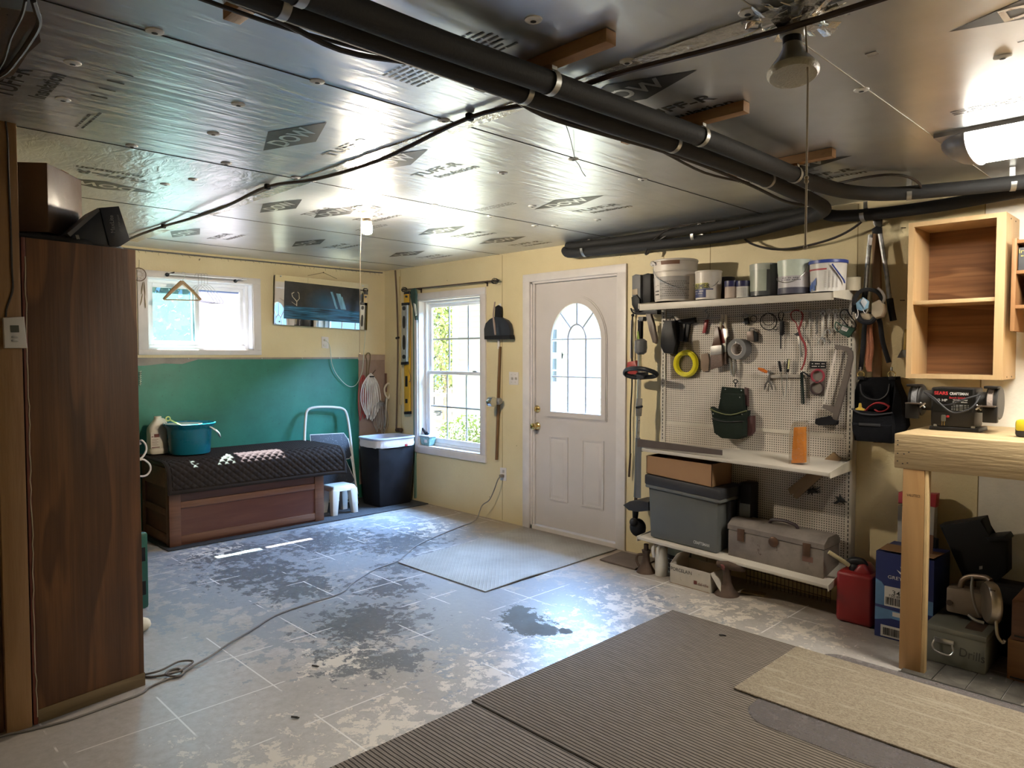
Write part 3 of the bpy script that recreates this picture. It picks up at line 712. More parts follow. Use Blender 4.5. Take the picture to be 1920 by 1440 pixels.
fl_ = PB([(126, 437), (184, 389), (187, 395), (132, 443)], X0 + .03)
MB().prism([p + shift for p in fl_], (-.2, 0, 0)).build('flap', mat('carton_inside', (.10, .10, .11), .6), lb)
MB().prism([p + shift for p in PB([(141, 440), (147, 440), (153, 457), (147, 457)], X0 + .002)], (.002, 0, 0)).build('paper_label', mat('label_grey', (.20, .19, .18), .6), lb)
a_, b_ = BW(212, 436, X0 + .009) + shift, BW(208, 403, X0 + .009) + shift
g = MB(); rt = (b_ - a_); g.text('MaxLite', (a_ + b_) / 2, rt, V((0, -1, 0)), w=rt.length); 
a2, b2 = BW(226, 434, X0 + .009) + shift, BW(221, 402, X0 + .009) + shift
g.text('LED STRIP LIGHT', (a2 + b2) / 2, b2 - a2, V((0, -1, 0)), w=(b2 - a2).length); g.build('lettering', mat('carton_print', (.26, .26, .27), .5), lb, fixn=False)
# things peeking out behind the cabinet
gc_ = thing('green_case', 'green plastic case with black slots peeking out behind the cabinet', 'case', (1.9, BW(272, 1100, 1.9).y - .2, 0))
y1 = BW(279, 1050, 1.9).y; zz0, zz1 = 0.0, BW(275, 998, 1.9).z
MB().box((1.86, y1 - .42, zz0), (1.90, y1, zz1), .018).build('shell', mat('dark_green_plastic', (.012, .085, .062), .4), gc_)
for zc_ in (.28, .72): MB().box((1.899, y1 - .06, zz1 * zc_ - .04), (1.902, y1 - .018, zz1 * zc_ + .04), .002).build('slot', M['black'], gc_)
ps = FL(273, 1184); g = MB(); g.ball(ps + V((-.02, -.012, .035)), .045, 8, (1, 1, .8)); tag(g.build('white_rag', mat('white_cotton', (.72, .66, .52), .9, bump=.6, bscale=25)), 'small crumpled white rag on the floor behind the cabinet', 'rag')
# loose foil flap and cables in the top left corner of the ceiling
fp = [FL(a, b, CEIL - .02) for a, b in ((-40, 0), (78, 0), (70, 28), (76, 55), (52, 92), (25, 120), (0, 140), (-40, 150))]
def flap_z(p, k): return p + V((0, 0, -.012 - .02 * (k % 2)))
g = MB(); g.prism([flap_z(p, k) for k, p in enumerate(fp)], (0, 0, .0015)); tag(g.build('loose_foil_sheet', mat('loose_foil', (.42, .41, .40), .3, metal=1.0, bump=.5, bscale=12)), 'loose sagging foil sheet at the top left ceiling corner', 'foil sheet')
g = MB(); g.tube([FL(a, b, CEIL - .055) for a, b in ((62, 0), (68, 20), (73, 45), (52, 82), (30, 112), (10, 135), (-20, 150))], .007, 6, sm=4); tag(g.build('grey_cable', M['wire_black']), 'thick dark cable edging the loose foil sheet at top left', 'cable')
g = MB(); g.tube([FL(a, b, CEIL - .07) for a, b in ((48, 0), (40, 30), (20, 70), (8, 110), (-10, 140))], .004, 6, sm=4); tag(g.build('thin_cable', M['wire_black']), 'thin dark cable hanging under the loose foil sheet', 'cable')
# ================================================================== BACK WALL
gm, nt, b, out = _new('green_board_paint'); T = NT(nt); P = T.obj()
c = T.mix(T.ramp(T.noise(P, 3, 5, .65), [(.3, 0.0), (.7, 1.0)]), (.012, .125, .083), (.022, .185, .125)); c = T.mix(T.ramp(T.noise(P, 26, 5, .7), [(.60, 0.0), (.72, .55)]), c, (.01, .06, .045))
T.set(b, 'Base Color', c); T.set(b, 'Roughness', T.math('MULTIPLY_ADD', T.noise(P, 8), .2, .42))
gbd = thing('green_board', 'large green chalkboard-like panel leaning along the back wall', 'board', (.01, -1.55, .02))
zt_ = BW(500, 671, .012).z; yr_ = BW(672.5, 760, .012).y
MB().box((.001, -3.1, .02), (.011, yr_, zt_ - .012), .001).build('panel', gm, gbd)
g = MB(); pts = [(0, yr_), (0, 0)]
top = [V((.0005, yr_ - .002, zt_ - .012)), V((.0005, yr_ - .002, zt_ + .004)), V((.0005, -3.1, zt_ + .004)), V((.0005, -3.1, zt_ - .06)), V((.0005, -2.35, zt_ - .062)), V((.0005, -2.2, zt_ - .045)), V((.0005, -2.05, zt_ - .05)), V((.0005, -1.92, zt_ - .012))]
g.prism(top, (.0115, 0, 0)); g.build('bare_edge', mat('bare_hardboard', (.26, .22, .19), .7, var=.2), gbd)
g = MB()
for py_ in (-1.35, -.95, -.55, -2.0): g.ball((.0125, py_, zt_ - .004), .006, 5)
g.build('nail_heads', M['steel'], gbd)
tp = thing('tan_panel', 'narrow tan particle board panel between green board and corner', 'board', (.008, -.18, .14))
y0_, y1_ = yr_ + .003, BW(721.5, 700, .01).y
MB().box((.0, y0_, .14), (.012, y1_, BW(700, 675, .01).z), .001).build('panel', mat('tan_particle_board', (.27, .19, .15), .7, var=.1, scale=14), tp)
MB().box((0, y0_, .0), (.010, y1_, .1395)).build('green_kick', mat('green_kick_paint', (.015, .11, .075), .5), tp)
MB().box((.012, y0_, BW(700, 675, .01).z), (.016, y1_, BW(700, 665, .01).z)).build('top_strip', mat('tan_strip', (.36, .26, .19), .6), tp)
# picture with mirrored border, hung on a string
xq = .055
pc = thing('mirror_picture', 'waterfall picture in a wide mirrored frame hung on a string', 'picture', BW(600, 612, .03))
Q = PB([(514, 515), (688, 533), (688, 619), (514, 608)], xq)
tilt = V((0, 0, 0)); Q[0].x += .025; Q[1].x += .025
fnm = (Q[1] - Q[0]).cross(Q[3] - Q[0]).normalized(); fnm = fnm if fnm.x > 0 else -fnm
mm, nt, b, out = _new('mirror'); b.inputs['Metallic'].default_value = 1.0; b.inputs['Roughness'].default_value = .02; b.inputs['Base Color'].default_value = (.82, .84, .82, 1)
MB().prism(Q, -fnm * .006).build('mirror_border', mm, pc)
ctr = sum(Q, V()) / 4
B_ = [ctr + (p - ctr) * .985 - fnm * .007 for p in Q]; MB().prism(B_, -fnm * .028).build('backing_frame', mat('dark_brown_frame', (.03, .015, .01), .5), pc)
# the image: one quad with a procedural night-blue waterfall landscape
im, nt, b, out = _new('waterfall_print'); T = NT(nt); uv = T.n('ShaderNodeTexCoord').outputs['UV']; s = T.sep(uv)
n = T.noise(T.map(uv, (9, 4, 1)), 1.2, 6, .65); n2 = T.noise(T.map(uv, (3, 26, 1)), 1.0, 5, .6)
cliff = T.mix(n, (.004, .006, .010), (.050, .052, .050)); mist = T.n('ShaderNodeVectorMath', {0: T.map(uv, (1.5, 1, 1)), 1: (.78, .50, 0)}, operation='DISTANCE').outputs['Value']
cliff = T.mix(T.ramp(mist, [(.0, .85), (.42, 0.0)]), cliff, (.015, .075, .14))
river = T.mix(T.ramp(n2, [(.38, 0.0), (.62, 1.0)]), (.012, .020, .028), (.035, .17, .30)); river = T.mix(T.ramp(n2, [(.62, 0.0), (.7, .8)]), river, (.20, .42, .55))
land = T.mix(T.ramp(T.math('ADD', s[1], T.math('MULTIPLY', n, .05)), [(.36, 0.0), (.375, 1.0)]), river, cliff)
def fall(x0, x1, y0, y1, land):
    xx = T.math('ADD', s[0], T.math('MULTIPLY', T.math('SUBTRACT', s[1], y1), .16)); m1 = T.math('MULTIPLY', T.math('GREATER_THAN', xx, x0), T.math('LESS_THAN', xx, x1)); m2 = T.math('MULTIPLY', T.math('GREATER_THAN', s[1], y0), T.math('LESS_THAN', s[1], y1))
    return T.mix(T.math('MULTIPLY', T.math('MULTIPLY', m1, m2), T.ramp(T.noise(T.map(uv, (70, 3, 1)), 1.0, 3), [(.3, .35), (.65, .95)])), land, (.20, .42, .55))
land = fall(.585, .615, .36, .83, land); land = fall(.66, .72, .36, .80, land); land = fall(.72, .75, .36, .72, land)
T.set(b, 'Base Color', land); b.inputs['Roughness'].default_value = .12
e = PB([(531.5, 526.5), (674, 542), (674, 606), (531.5, 597)], xq)
e = [p + fnm * (.0008 + max(0, (Q[0] - p).dot(fnm))) for p in e]
g = MB(); g.quad(*e); o_ = g.build('print', im, pc, fixn=False)
uvl = o_.data.uv_layers.new(name='UVMap')
for li, uvc in zip(o_.data.polygons[0].loop_indices, ((0, 1), (1, 1), (1, 0), (0, 0))): uvl.data[li].uv = uvc
g = MB(); A0, A1 = e[0], e[1] - e[0]; A2 = e[3] - e[0]
def I(u, v): return A0 + A1 * u + A2 * v + fnm * .0012
for pl, rr in (([(.155, .64), (.155, .52), (.10, .40), (.09, .32), (.12, .28)], .004), ([(.155, .52), (.185, .44), (.18, .30), (.16, .26)], .003), ([(.15, .62), (.09, .54)], .002)):
    for p, q in zip(pl, pl[1:]):
        a, c_ = I(*p), I(*q); d = (c_ - a).normalized().cross(fnm) * rr; g.quad(a - d, c_ - d * .7, c_ + d * .7, a + d)
g.build('painted_tree', mat('pale_branch', (.42, .38, .28), .4), pc, fixn=False)
for px, py in ((524, 518), (678, 536), (524, 603)):
    MB().ball(BW(px, py, xq) + fnm * (.004 + max(0, (Q[0] - BW(px, py, xq)).dot(fnm))), .007, 6).build('screw_cap', M['steel'], pc)
g = MB(); h_ = BW(606.5, 511, .012); g.tube([ctr + (BW(577, 517, .05) - ctr), h_, BW(632, 523, .05)], .0018, 6); g.ball(h_, .006, 5); g.build('hanging_string', M['rust'], pc)
# outlet with a white plug, its cord looping to the right
def outlet(o, loc_fn, pxs, cover_n, axis, name_col=None):
    pass
ot = thing('wall_outlet', 'white wall outlet under the picture with a cord plugged in', 'outlet', BW(609, 653, 0))
MB().prism(PB([(602.5, 631), (615.5, 632), (616, 653.5), (603, 652.5)], .0012), (.006, 0, 0), .002).build('cover_plate', M['white'], ot)
MB().cbox(BW(609, 647.5, .009), (.006, .030, .026), .004).build('receptacle', mat('receptacle_ivory', (.62, .60, .56), .5), ot)
pl = MB().cbox(BW(610, 637.5, .020), (.03, .026, .022), .006).build('plug', mat('plug_white', (.62, .64, .60), .5)); tag(pl, 'white plug in the outlet under the picture', 'plug')
g = MB(); g.tube([BW(a, b, x_) for a, b, x_ in ((611, 638, .036), (617, 645, .045), (620, 660, .03), (622, 680, .03), (630, 700, .03), (645, 718, .03), (657, 725, .03), (668, 721, .03), (676, 705, .03), (680, 690, .025), (682, 660, .02), (684, 640, .02), (685, 618, .03))], .0032, 6, sm=5)
tag(g.build('outlet_cable', mat('pale_green_cord', (.55, .60, .50), .5)), 'thin pale cord looping across the green board corner', 'cord')
# hanging rod with hangers over the slider window
zr = BW(390, 520, .10).z
rod = thing('hanging_rod', 'short glossy white hanging bar above the back window', 'rod', BW(390, 516, .0))
pa, pb = BW(318, 513.5, .12), BW(462, 524, .12)
MB().tube([pa, pb], .010, 10, flat=.5).build('bar', mat('glossy_bar', (.82, .82, .84), .12, var=.03), rod)
for (px, py) in ((313, 515), (441, 527)):
    w_ = BW(px, py, .016); g = MB(); g.lathe([(.016, 0), (.016, .008), (.008, .012)], w_, 'X', 14); g.tube([w_, V((.12, w_.y + .02, w_.z + .012))], .006, 8); g.build('bracket', M['dark'], rod)
wd_h = wood('hanger_wood', (.34, .20, .09), (.46, .29, .14), 1, 20, .4, knots=False)
hg = thing('wooden_hanger', 'wooden clothes hanger on the bar over the back window', 'hanger', V((.12, BW(341, 560, .12).y, BW(341, 562, .12).z)))
hx = .13
apex = BW(341, 527, hx)
def arm(sx, ex, ey, xo): return [BW(341, 529, hx), BW((341 + ex) / 2 + sx * 0, (529 + ey) / 2 - 1, hx + xo * .5), BW(ex, ey, hx + xo)]
for ex, ey, xo in ((307, 561, .03), (376, 562, -.03)):
    p = arm(0, ex, ey, xo); MB().tube(p, [.019, .016, .011], 8, sm=5).build('shoulder', wd_h, hg)
MB().tube([BW(308, 562, hx + .03), BW(375, 563, hx - .03)], .005, 8).build('trouser_bar', wd_h, hg)
MB().tube([apex, BW(345, 521, hx), BW(348, 516, hx), BW(346, 511.5, hx), BW(342, 511, .12), BW(340, 513, .11)], .0022, 6, sm=4).build('hook', M['steel'], hg)
wire = mat('hanger_wire', (.35, .34, .33), .35, metal=1.0)
hs_ = None
for k, (px, dx_) in enumerate(((369, -26), (375, 0), (380, 6), (386, 12))):
    lbls = ['leftmost wire hanger on the bar, next to the wooden one', 'second wire hanger from the wooden one on the bar', 'third wire hanger from the wooden one on the bar', 'wire hanger farthest right on the bar over the window']
    hw = thing('wire_hanger', lbls[k], 'hanger', V((.12, BW(px, 575, .12).y, BW(px, 570, .12).z)), 'wire hangers on the back window bar')
    xx = .14 - .006 * k
    MB().tube([BW(px - 4, 519, xx), BW(px - 2, 513, xx), BW(px + 2, 513.5, xx), BW(px + 3, 519, xx), BW(px + 3, 533, xx)], .0016, 6, sm=3).build('hook', wire, hw)
    r0, r1, r2 = (px + 3, 534), (px + 33 - k, 566), (px - 16 + 4 * k, 562 - k)
    MB().tube([BW(*r0, xx), BW(px + 14, 541, xx + .02), BW(px + 31, 563, xx + .07), BW(px + 28, 569, xx + .07), BW(px - 10, 562, xx - .05), BW(px - 13, 556, xx - .06), BW(px - 8, 540, xx - .02)], .0014, 6, closed=True, sm=3).build('shoulder_wire', wire, hw)
# dream catcher at the cabinet's edge
dcx = .02; cc = BW(261, 514.5, dcx)
dc = thing('dream_catcher', 'small dream catcher with feathers beside the back window', 'dream catcher', BW(266, 575, dcx))
ring = [cc + V((0, .052 * math.cos(a), .052 * math.sin(a))) for a in [k * PI / 12 for k in range(24)]]
MB().tube(ring, .003, 6, closed=True).build('hoop', mat('hoop_brown', (.16, .10, .06), .7), dc)
g = MB()
for k in range(8):
    a0_, a1_ = k * PI / 4, k * PI / 4 + 2.2; g.tube([cc + V((0, .05 * math.cos(a0_), .05 * math.sin(a0_))), cc + V((.004, .02 * math.cos(a0_ + 1.1), .02 * math.sin(a0_ + 1.1))), cc + V((0, .05 * math.cos(a1_), .05 * math.sin(a1_)))], .0009, 4)
g.build('web', mat('sinew', (.45, .38, .28), .7), dc)
g = MB(); g.tube([cc + V((0, 0, .05)), BW(261, 487, .01)], .0015, 5); g.build('hanging_loop', M['rust'], dc)
fm = mat('feather', (.52, .42, .26), .8, var=.3)
for (px, py, qx, qy) in ((268, 528, 265, 552), (270, 527, 272, 555), (268, 550, 263, 573), (271, 553, 273, 578)):
    a, c_ = BW(px, py, dcx), BW(qx, qy, dcx); d = c_ - a
    g = MB(); g.tube([a, a + d * .3, a + d * .7, c_], [.001, .010, .012, .002], 6, sm=4, flat=.25); g.build('feather', fm, dc)
# white coiled cable end and curly wire at the cabinet's edge
g = MB(); g.tube([BW(263 + 1.6 * math.cos(k * 1.3), 696 + k * .8, .03 + .012 * math.sin(k * 1.3)) for k in range(34)], .004, 6, sm=2); tag(g.build('coiled_cord', mat('pale_green_coil', (.50, .58, .47), .6)), 'pale coiled cord hanging on the green board beside the cabinet', 'cord')
xk = 1.15
g = MB(); g.tube([V((2.32, -3.1, 1.0)), V((1.7, -2.98, .94))] + [BW(a, b, xk) for a, b in ((258, 828), (266, 826), (273, 834), (274, 845), (268, 856), (262, 862), (270, 862), (280, 870), (282, 880), (277, 889), (268, 893), (256, 892))], .0065, 8, sm=5); hk = g.build('bent_hook', M['white']); tag(hk, 'white bent wire hook shape poking out beside the cabinet', 'hook')
# ------------------------------------------------------------------ chest with quilted mat
CX0, CX1, CY0, CY1, CZ = .07, .675, -2.405, -1.115, .640
M['chest'] = wood('red_brown_stain', (.085, .025, .013), (.125, .042, .022), 1, 8, .45, knots=False, bump=.08)
M['chest2'] = wood('worn_red_brown', (.11, .044, .022), (.17, .074, .038), 1, 10, .5, knots=False)
ch = thing('storage_chest', 'long reddish brown frame-and-panel chest under the green board', 'chest', ((CX0 + CX1) / 2, (CY0 + CY1) / 2, .012))
MB().box((CX0 + .012, CY0 + .014, .014), (CX1 - .012, CY1 - .014, CZ - .02)).build('panel', M['chest'], ch)
MB().box((CX0 - .005, CY0 - .008, CZ - .022), (CX1 - .008, CY1 + .008, CZ - .002), .006).build('lid', M['chest'], ch)
zr1, zr0 = BW(336, 942, CX1).z, BW(336, 954, CX1).z
for (y0, y1) in ((CY0, CY0 + .085), (CY1 - .085, CY1)):
    MB().box((CX1 - .02, y0, .012), (CX1, y1, CZ - .022), .003).build('corner_post', M['chest2'], ch)
for (z0, z1) in ((zr0, zr1), (.03, .085)):
    MB().box((CX1 - .018, CY0 + .085, z0), (CX1 - .002, CY1 - .085, z1), .003).build('rail', M['chest2'], ch)
for (x0, x1) in ((CX1 - .07, CX1 - .0005), (CX0, CX0 + .07)):
    MB().box((x0, CY0, .0125), (x1, CY0 + .018, CZ - .022), .003).build('end_post', M['chest2'], ch)
for (z0, z1) in ((.03, .10), (.24, .29), (.45, .60)):
    MB().box((CX0 + .07, CY0 + .002, z0), (CX1 - .07, CY0 + .016, z1), .003).build('end_rail', M['chest2'], ch)
# quilted mat: path over the top and down the front
MZ = CZ + .003; MY0, MY1 = -2.435, -.925
path = [(.075, MZ), (.62, MZ)]
for k in range(1, 9):
    a = PI / 2 * k / 8 * .93; path.append((.62 + .10 * math.sin(a), MZ - .10 * (1 - math.cos(a))))
path.append((.732, .415))
cum = [0.0]
for p, q in zip(path, path[1:]): cum.append(cum[-1] + math.dist(p, q))
TL = cum[-1]
def mat_pt(u, v):
    s = u * TL; k = 0
    while k < len(cum) - 2 and s > cum[k + 1]: k += 1
    f = (s - cum[k]) / (cum[k + 1] - cum[k]); p, q = path[k], path[k + 1]
    x, z = p[0] + (q[0] - p[0]) * f, p[1] + (q[1] - p[1]) * f
    y = MY0 + (MY1 - MY0) * v
    nx, nz = -(q[1] - p[1]), q[0] - p[0]; L = math.hypot(nx, nz); nx, nz = nx / L, nz / L
    if nz < 0 and k == 0: nx, nz = -nx, -nz
    d = min(s, TL - s, y - MY0, MY1 - y)
    if d < .028: h = .010 if d > .006 else .004
    elif d < .036: h = .003
    else:
        a, c = (y / .030 + s / .026), (y / .030 - s / .026); h = .003 + .010 * (abs(math.sin(a * PI / 2)) * abs(math.sin(c * PI / 2))) ** .55
    sag = max(0, y + 1.10) ** 2 * .35
    return V((x + nx * (h + .008), y, z + abs(nz) * (h + .006) - sag))
g = MB(); g.sheet(mat_pt, 176, 330, th=.006)
tag(g.build('quilted_mat', mat('black_brown_quilt', (.020, .0145, .012), .85, var=.25, scale=12, spec=.2), ang=80), 'dark quilted mat draped over the chest', 'mat')
TOP = MZ + .026
# jug, bucket and brush
jx = .20; jc = BW(296, 800, jx); jh = BW(295, 781, jx).z - TOP
jug = thing('cleaner_jug', 'off-white plastic jug with printed label on the quilted mat', 'jug', (jx, jc.y, TOP))
jm = mat('milky_plastic', (.66, .60, .50), .4, var=.05); g = MB()
W_, D_ = .078, .062
def rr(z, k, kd=None): kd = kd or k; return [V((jx + D_ * kd * math.copysign(abs(math.cos(a)) ** .55, math.cos(a)), jc.y + W_ * k * math.copysign(abs(math.sin(a)) ** .55, math.sin(a)), TOP + z * jh)) for a in [i * PI / 14 for i in range(28)]]
secs = [rr(0, .94), rr(.02, 1.0), rr(.13, 1.0), rr(.15, .97), rr(.17, 1.0), rr(.60, 1.0), rr(.66, .98), rr(.70, .94), rr(.76, .80), rr(.83, .62), rr(.89, .42, .55), rr(.93, .34, .46), rr(.945, .34, .46)]
L = [[g._v(p) for p in s_] for s_ in secs]
for A, B in zip(L, L[1:]):
    for j in range(28): g._f((A[j], A[(j + 1) % 28], B[(j + 1) % 28], B[j]), True)
g._f(list(reversed(L[0]))); g._f(L[-1]); g.build('bottle', jm, jug)
MB().lathe([(.028, .93 * jh), (.028, jh), (.024, jh + .003)], (jx, jc.y, TOP), n=18).build('cap', jm, jug)
MB().tube([(jx, jc.y + .012, TOP + .93 * jh), (jx, jc.y + .045, TOP + .90 * jh), (jx, jc.y + .062, TOP + .80 * jh), (jx, jc.y + .058, TOP + .72 * jh)], .011, 8, sm=4).build('handle', jm, jug)
xs = jx + D_ + .0015
MB().box((xs - .001, jc.y - .075, TOP + .17 * jh), (xs + .0006, jc.y + .0, TOP + .60 * jh)).build('label', mat('jug_label', (.62, .56, .48), .5), jug)
g = MB(); g.box((xs, jc.y - .05, TOP + .46 * jh), (xs + .0012, jc.y - .012, TOP + .55 * jh)); g.box((xs, jc.y - .07, TOP + .47 * jh), (xs + .0012, jc.y - .054, TOP + .49 * jh)); g.box((xs, jc.y - .07, TOP + .18 * jh), (xs + .0012, jc.y - .01, TOP + .20 * jh))
for k in range(5): g.box((xs, jc.y - .068, TOP + (.25 + .038 * k) * jh), (xs + .0012, jc.y - .02 - .01 * (k % 2), TOP + (.258 + .038 * k) * jh))
g.build('label_print', mat('label_red_brown', (.13, .03, .02), .5), jug)
kx_ = .34; kc = BW(355, 800, kx_); kr, kh = .167, BW(355, 793, kx_).z - TOP
bk = thing('blue_bucket', 'teal blue mop bucket with white handle on the quilted mat', 'bucket', (kx_, kc.y, TOP))
teal = mat('teal_plastic', (.008, .15, .23), .28, var=.05)
MB().lathe([(kr * .90, 0), (kr * .92, .01), (kr * 1.0, kh * .80), (kr * 1.04, kh * .86), (kr * 1.17, kh * .97), (kr * 1.19, kh), (kr * 1.16, kh + .004), (kr * 1.0, kh * .94), (kr * .95, kh * .7), (kr * .85, .02), (.001, .018)], (kx_, kc.y, TOP), n=40, cap=False).build('tub', teal, bk)
MB().lathe([(kr * .80, 0), (kr * .86, .006), (kr * .86, .012), (kr * .6, .005), (.001, .004)], (kx_ - .02, kc.y - .04, TOP + kh * .93), n=30, cap=False).build('wringer', mat('pale_wringer', (.62, .68, .64), .4), bk)
hp = [(kx_ - .02, kc.y + kr * .62, TOP + kh * .86), (kx_ + .10, kc.y + kr * .80, TOP + kh * .83), (kx_ + .20, kc.y + kr * 1.0, TOP + kh * .66), (kx_ + .215, kc.y + kr * 1.08, TOP + kh * .46)]
MB().tube([(kx_ + .13, kc.y + kr * .62, TOP + kh * .90), (kx_ + .16, kc.y + kr * .80, TOP + kh * .80), (kx_ + .155, kc.y + kr * 1.02, TOP + kh * .66), (kx_ + .10, kc.y + kr * 1.22, TOP + kh * .52), (kx_ + .06, kc.y + kr * 1.26, TOP + kh * .54)], .013, 8, sm=5, flat=.55).build('handle', mat('white_handle', (.70, .72, .72), .4), bk)
g = MB(); A_, B_2 = V((kx_ + .06, kc.y - kr * .55, TOP + kh * .98)), V((kx_ + .06, kc.y - kr * 1.02, TOP + kh * 1.17)); g.tube([A_, A_ + (B_2 - A_) * .6, B_2], [.008, .010, .013], 8, flat=.5, sm=3); g.tube([B_2 + V((0, .016 * math.cos(t) - .012, .016 * math.sin(t) + .008)) for t in [k * PI / 6 for k in range(12)]], .005, 6, closed=True)
tag(g.build('brush_handle', mat('pale_yellow_handle', (.66, .68, .22), .4)), 'pale yellow brush handle sticking out of the blue bucket', 'brush')
# step ladder folded against the board
ld = thing('step_ladder', 'folded white tube step ladder with speckled black treads', 'ladder', (.22, -.75, 0))
wt = mat('cream_enamel', (.62, .60, .55), .35, var=.05, grime=.14)
lx = lambda z_: .26 - .17 * z_ / 1.1
def LP(px, py):     # ladder plane leaning on the board
    x_ = .2
    for _ in range(8):
        p = BW(px, py, x_); x_ = .27 - .20 * p.z
    return BW(px, py, x_)
MB().tube([LP(a, b) for a, b in ((571, 905), (571, 830), (573, 785), (577, 769), (590, 764), (610, 763), (630, 764), (645, 768), (652, 785), (658, 830), (667, 915), (670, 945))], .0125, 10, sm=5).build('frame_tube', wt, ld)
spk, nt, b, out = _new('speckled_tread'); T = NT(nt); nn = T.noise(T.obj(), 90, 4, .8); T.set(b, 'Base Color', T.mix(T.ramp(nn, [(.64, 0.0), (.67, 1.0)]), (.025, .03, .04), (.55, .55, .55))); b.inputs['Roughness'].default_value = .6
for poly in (((578, 815), (641, 812), (649, 824), (655, 853), (651, 859), (582, 866)), ((592, 868), (644, 861), (661, 899), (657, 905), (596, 912))):
    P_ = [LP(a, b_) + V((.022, 0, 0)) for a, b_ in poly]; t_ = MB().prism(P_, (.018, 0, 0), .004).build('tread', spk, ld)
    MB().tube([p + V((.012, 0, 0)) for p in P_], .006, 6, closed=True).build('tread_rim', wt, t_)
MB().tube([LP(650, 822) + V((.02, 0, 0)), LP(658, 870) + V((.03, 0, 0)), LP(664, 925) + V((.06, 0, 0))], .009, 8).build('side_rail', wt, ld)
MB().tube([LP(636, 942) + V((.03, 0, 0)), LP(664, 937) + V((.03, 0, 0))], .007, 8).build('brace', wt, ld)
q = LP(670.5, 948); MB().cyl(q + V((0, 0, -.012)), q + V((0, 0, .02)), .015, 10).build('rubber_foot', M['black'], ld)
# small white step stool
st = thing('step_stool', 'small cream plastic step stool beside the chest', 'stool', (.48, -.83, 0))
sx0, sx1, sy0, sy1 = .36, .60, -.985, -.715; zs = BW(640, 912, .6).z
MB().frustum(((sx0 + sx1) / 2, (sy0 + sy1) / 2, zs - .05), (sx1 - sx0 - .01, sy1 - sy0 - .01), ((sx0 + sx1) / 2, (sy0 + sy1) / 2, zs), (sx1 - sx0 - .05, sy1 - sy0 - .05), .012).build('seat', wt, st)
for sx in (sx0, sx1):
    for sy in (sy0, sy1):
        dx, dy = (1 if sx == sx0 else -1), (1 if sy == sy0 else -1)
        MB().frustum((sx + dx * .028, sy + dy * .028, 0), (.05, .05), (sx + dx * .045, sy + dy * .045, zs - .03), (.075, .075), .008).build('leg', wt, st)
for sx, k in ((sx0 + .02, 1), (sx1 - .02, -1)): 
    g = MB(); n_ = 12; A = [V((sx, sy0 + .05 + (sy1 - sy0 - .1) * i / n_, zs - .035 - .07 * (2 * i / n_ - 1) ** 4)) for i in range(n_ + 1)]; g.prism(A + [V((sx, sy1 - .05, zs - .02)), V((sx, sy0 + .05, zs - .02))], (k * .012, 0, 0)); g.build('apron', wt, st)
# trash can with liner
tc = thing('trash_can', 'tall black trash can with white bag liner in the corner', 'trash can', (.42, -.27, 0))
fx0, fx1, fy0, fy1 = .28, .60, -.475, -.105
H_ = BW(705, 860, .62).z
MB().frustum(((fx0 + fx1) / 2, (fy0 + fy1) / 2, 0), (fx1 - fx0 - .03, fy1 - fy0 - .0), ((fx0 + fx1) / 2, (fy0 + fy1) / 2, .58), (fx1 - fx0 + .02, fy1 - fy0 + .055), .025).build('bin_body', M['black'], tc)
def rim(z, k, wob=0.0):
    cx_, cy_ = (fx0 + fx1) / 2, (fy0 + fy1) / 2; hx_, hy_ = (fx1 - fx0) / 2 + .012 + k, (fy1 - fy0) / 2 + .03 + k; pts = []
    for i in range(48):
        a = 2 * PI * i / 48; pts.append(V((cx_ + hx_ * math.copysign(abs(math.cos(a)) ** .35, math.cos(a)) + random.uniform(-wob, wob), cy_ + hy_ * math.copysign(abs(math.sin(a)) ** .35, math.sin(a)) + random.uniform(-wob, wob), z + random.uniform(-wob, wob))))
    return pts
def loftr(secs, cap=False):
    g = MB(); L = [[g._v(p) for p in s] for s in secs]
    for A, B in zip(L, L[1:]):
        for j in range(len(A)): g._f((A[j], A[(j + 1) % len(A)], B[(j + 1) % len(A)], B[j]), True)
    if cap: g._f(L[-1])
    return g
loftr([rim(.575, .008, .004), rim(.60, .012, .005), rim(.63, .010, .003), rim(.645, .012, .002)]).build('bag_fold', mat('white_bin_liner', (.66, .62, .60), .4, var=.1, bump=.3, bscale=30), tc)
loftr([rim(.640, .006), rim(.655, .020), rim(.665, .020), rim(.668, .012), rim(.655, -.004), rim(.45, -.03), rim(.30, -.05)], True).build('rim_liner', mat('pale_blue_liner', (.46, .52, .66), .35, var=.04), tc)
MB().cbox(((fx1 + .034), -.20, .588), (.006, .03, .02), .006).build('red_tie', mat('red_tie', (.45, .05, .05), .5), tc)
# dark rubber mat under chest and bin
fmt, nt, b, out = _new('black_floor_mat'); T = NT(nt); T.set(b, 'Base Color', T.mix(T.noise(T.obj(), 60, 4), (.014, .015, .018), (.04, .042, .048))); b.inputs['Roughness'].default_value = .7; T.set(b, 'Normal', T.bump(T.noise(T.map(T.obj(), (1, 1, 1), rot=(0, 0, .78)), 70, 2), .6))
tag(MB().box((.03, -2.44, .001), (.745, -.02, .011), .003).build('floor_mat', fmt), 'thin black floor mat under the chest and the trash can', 'mat')
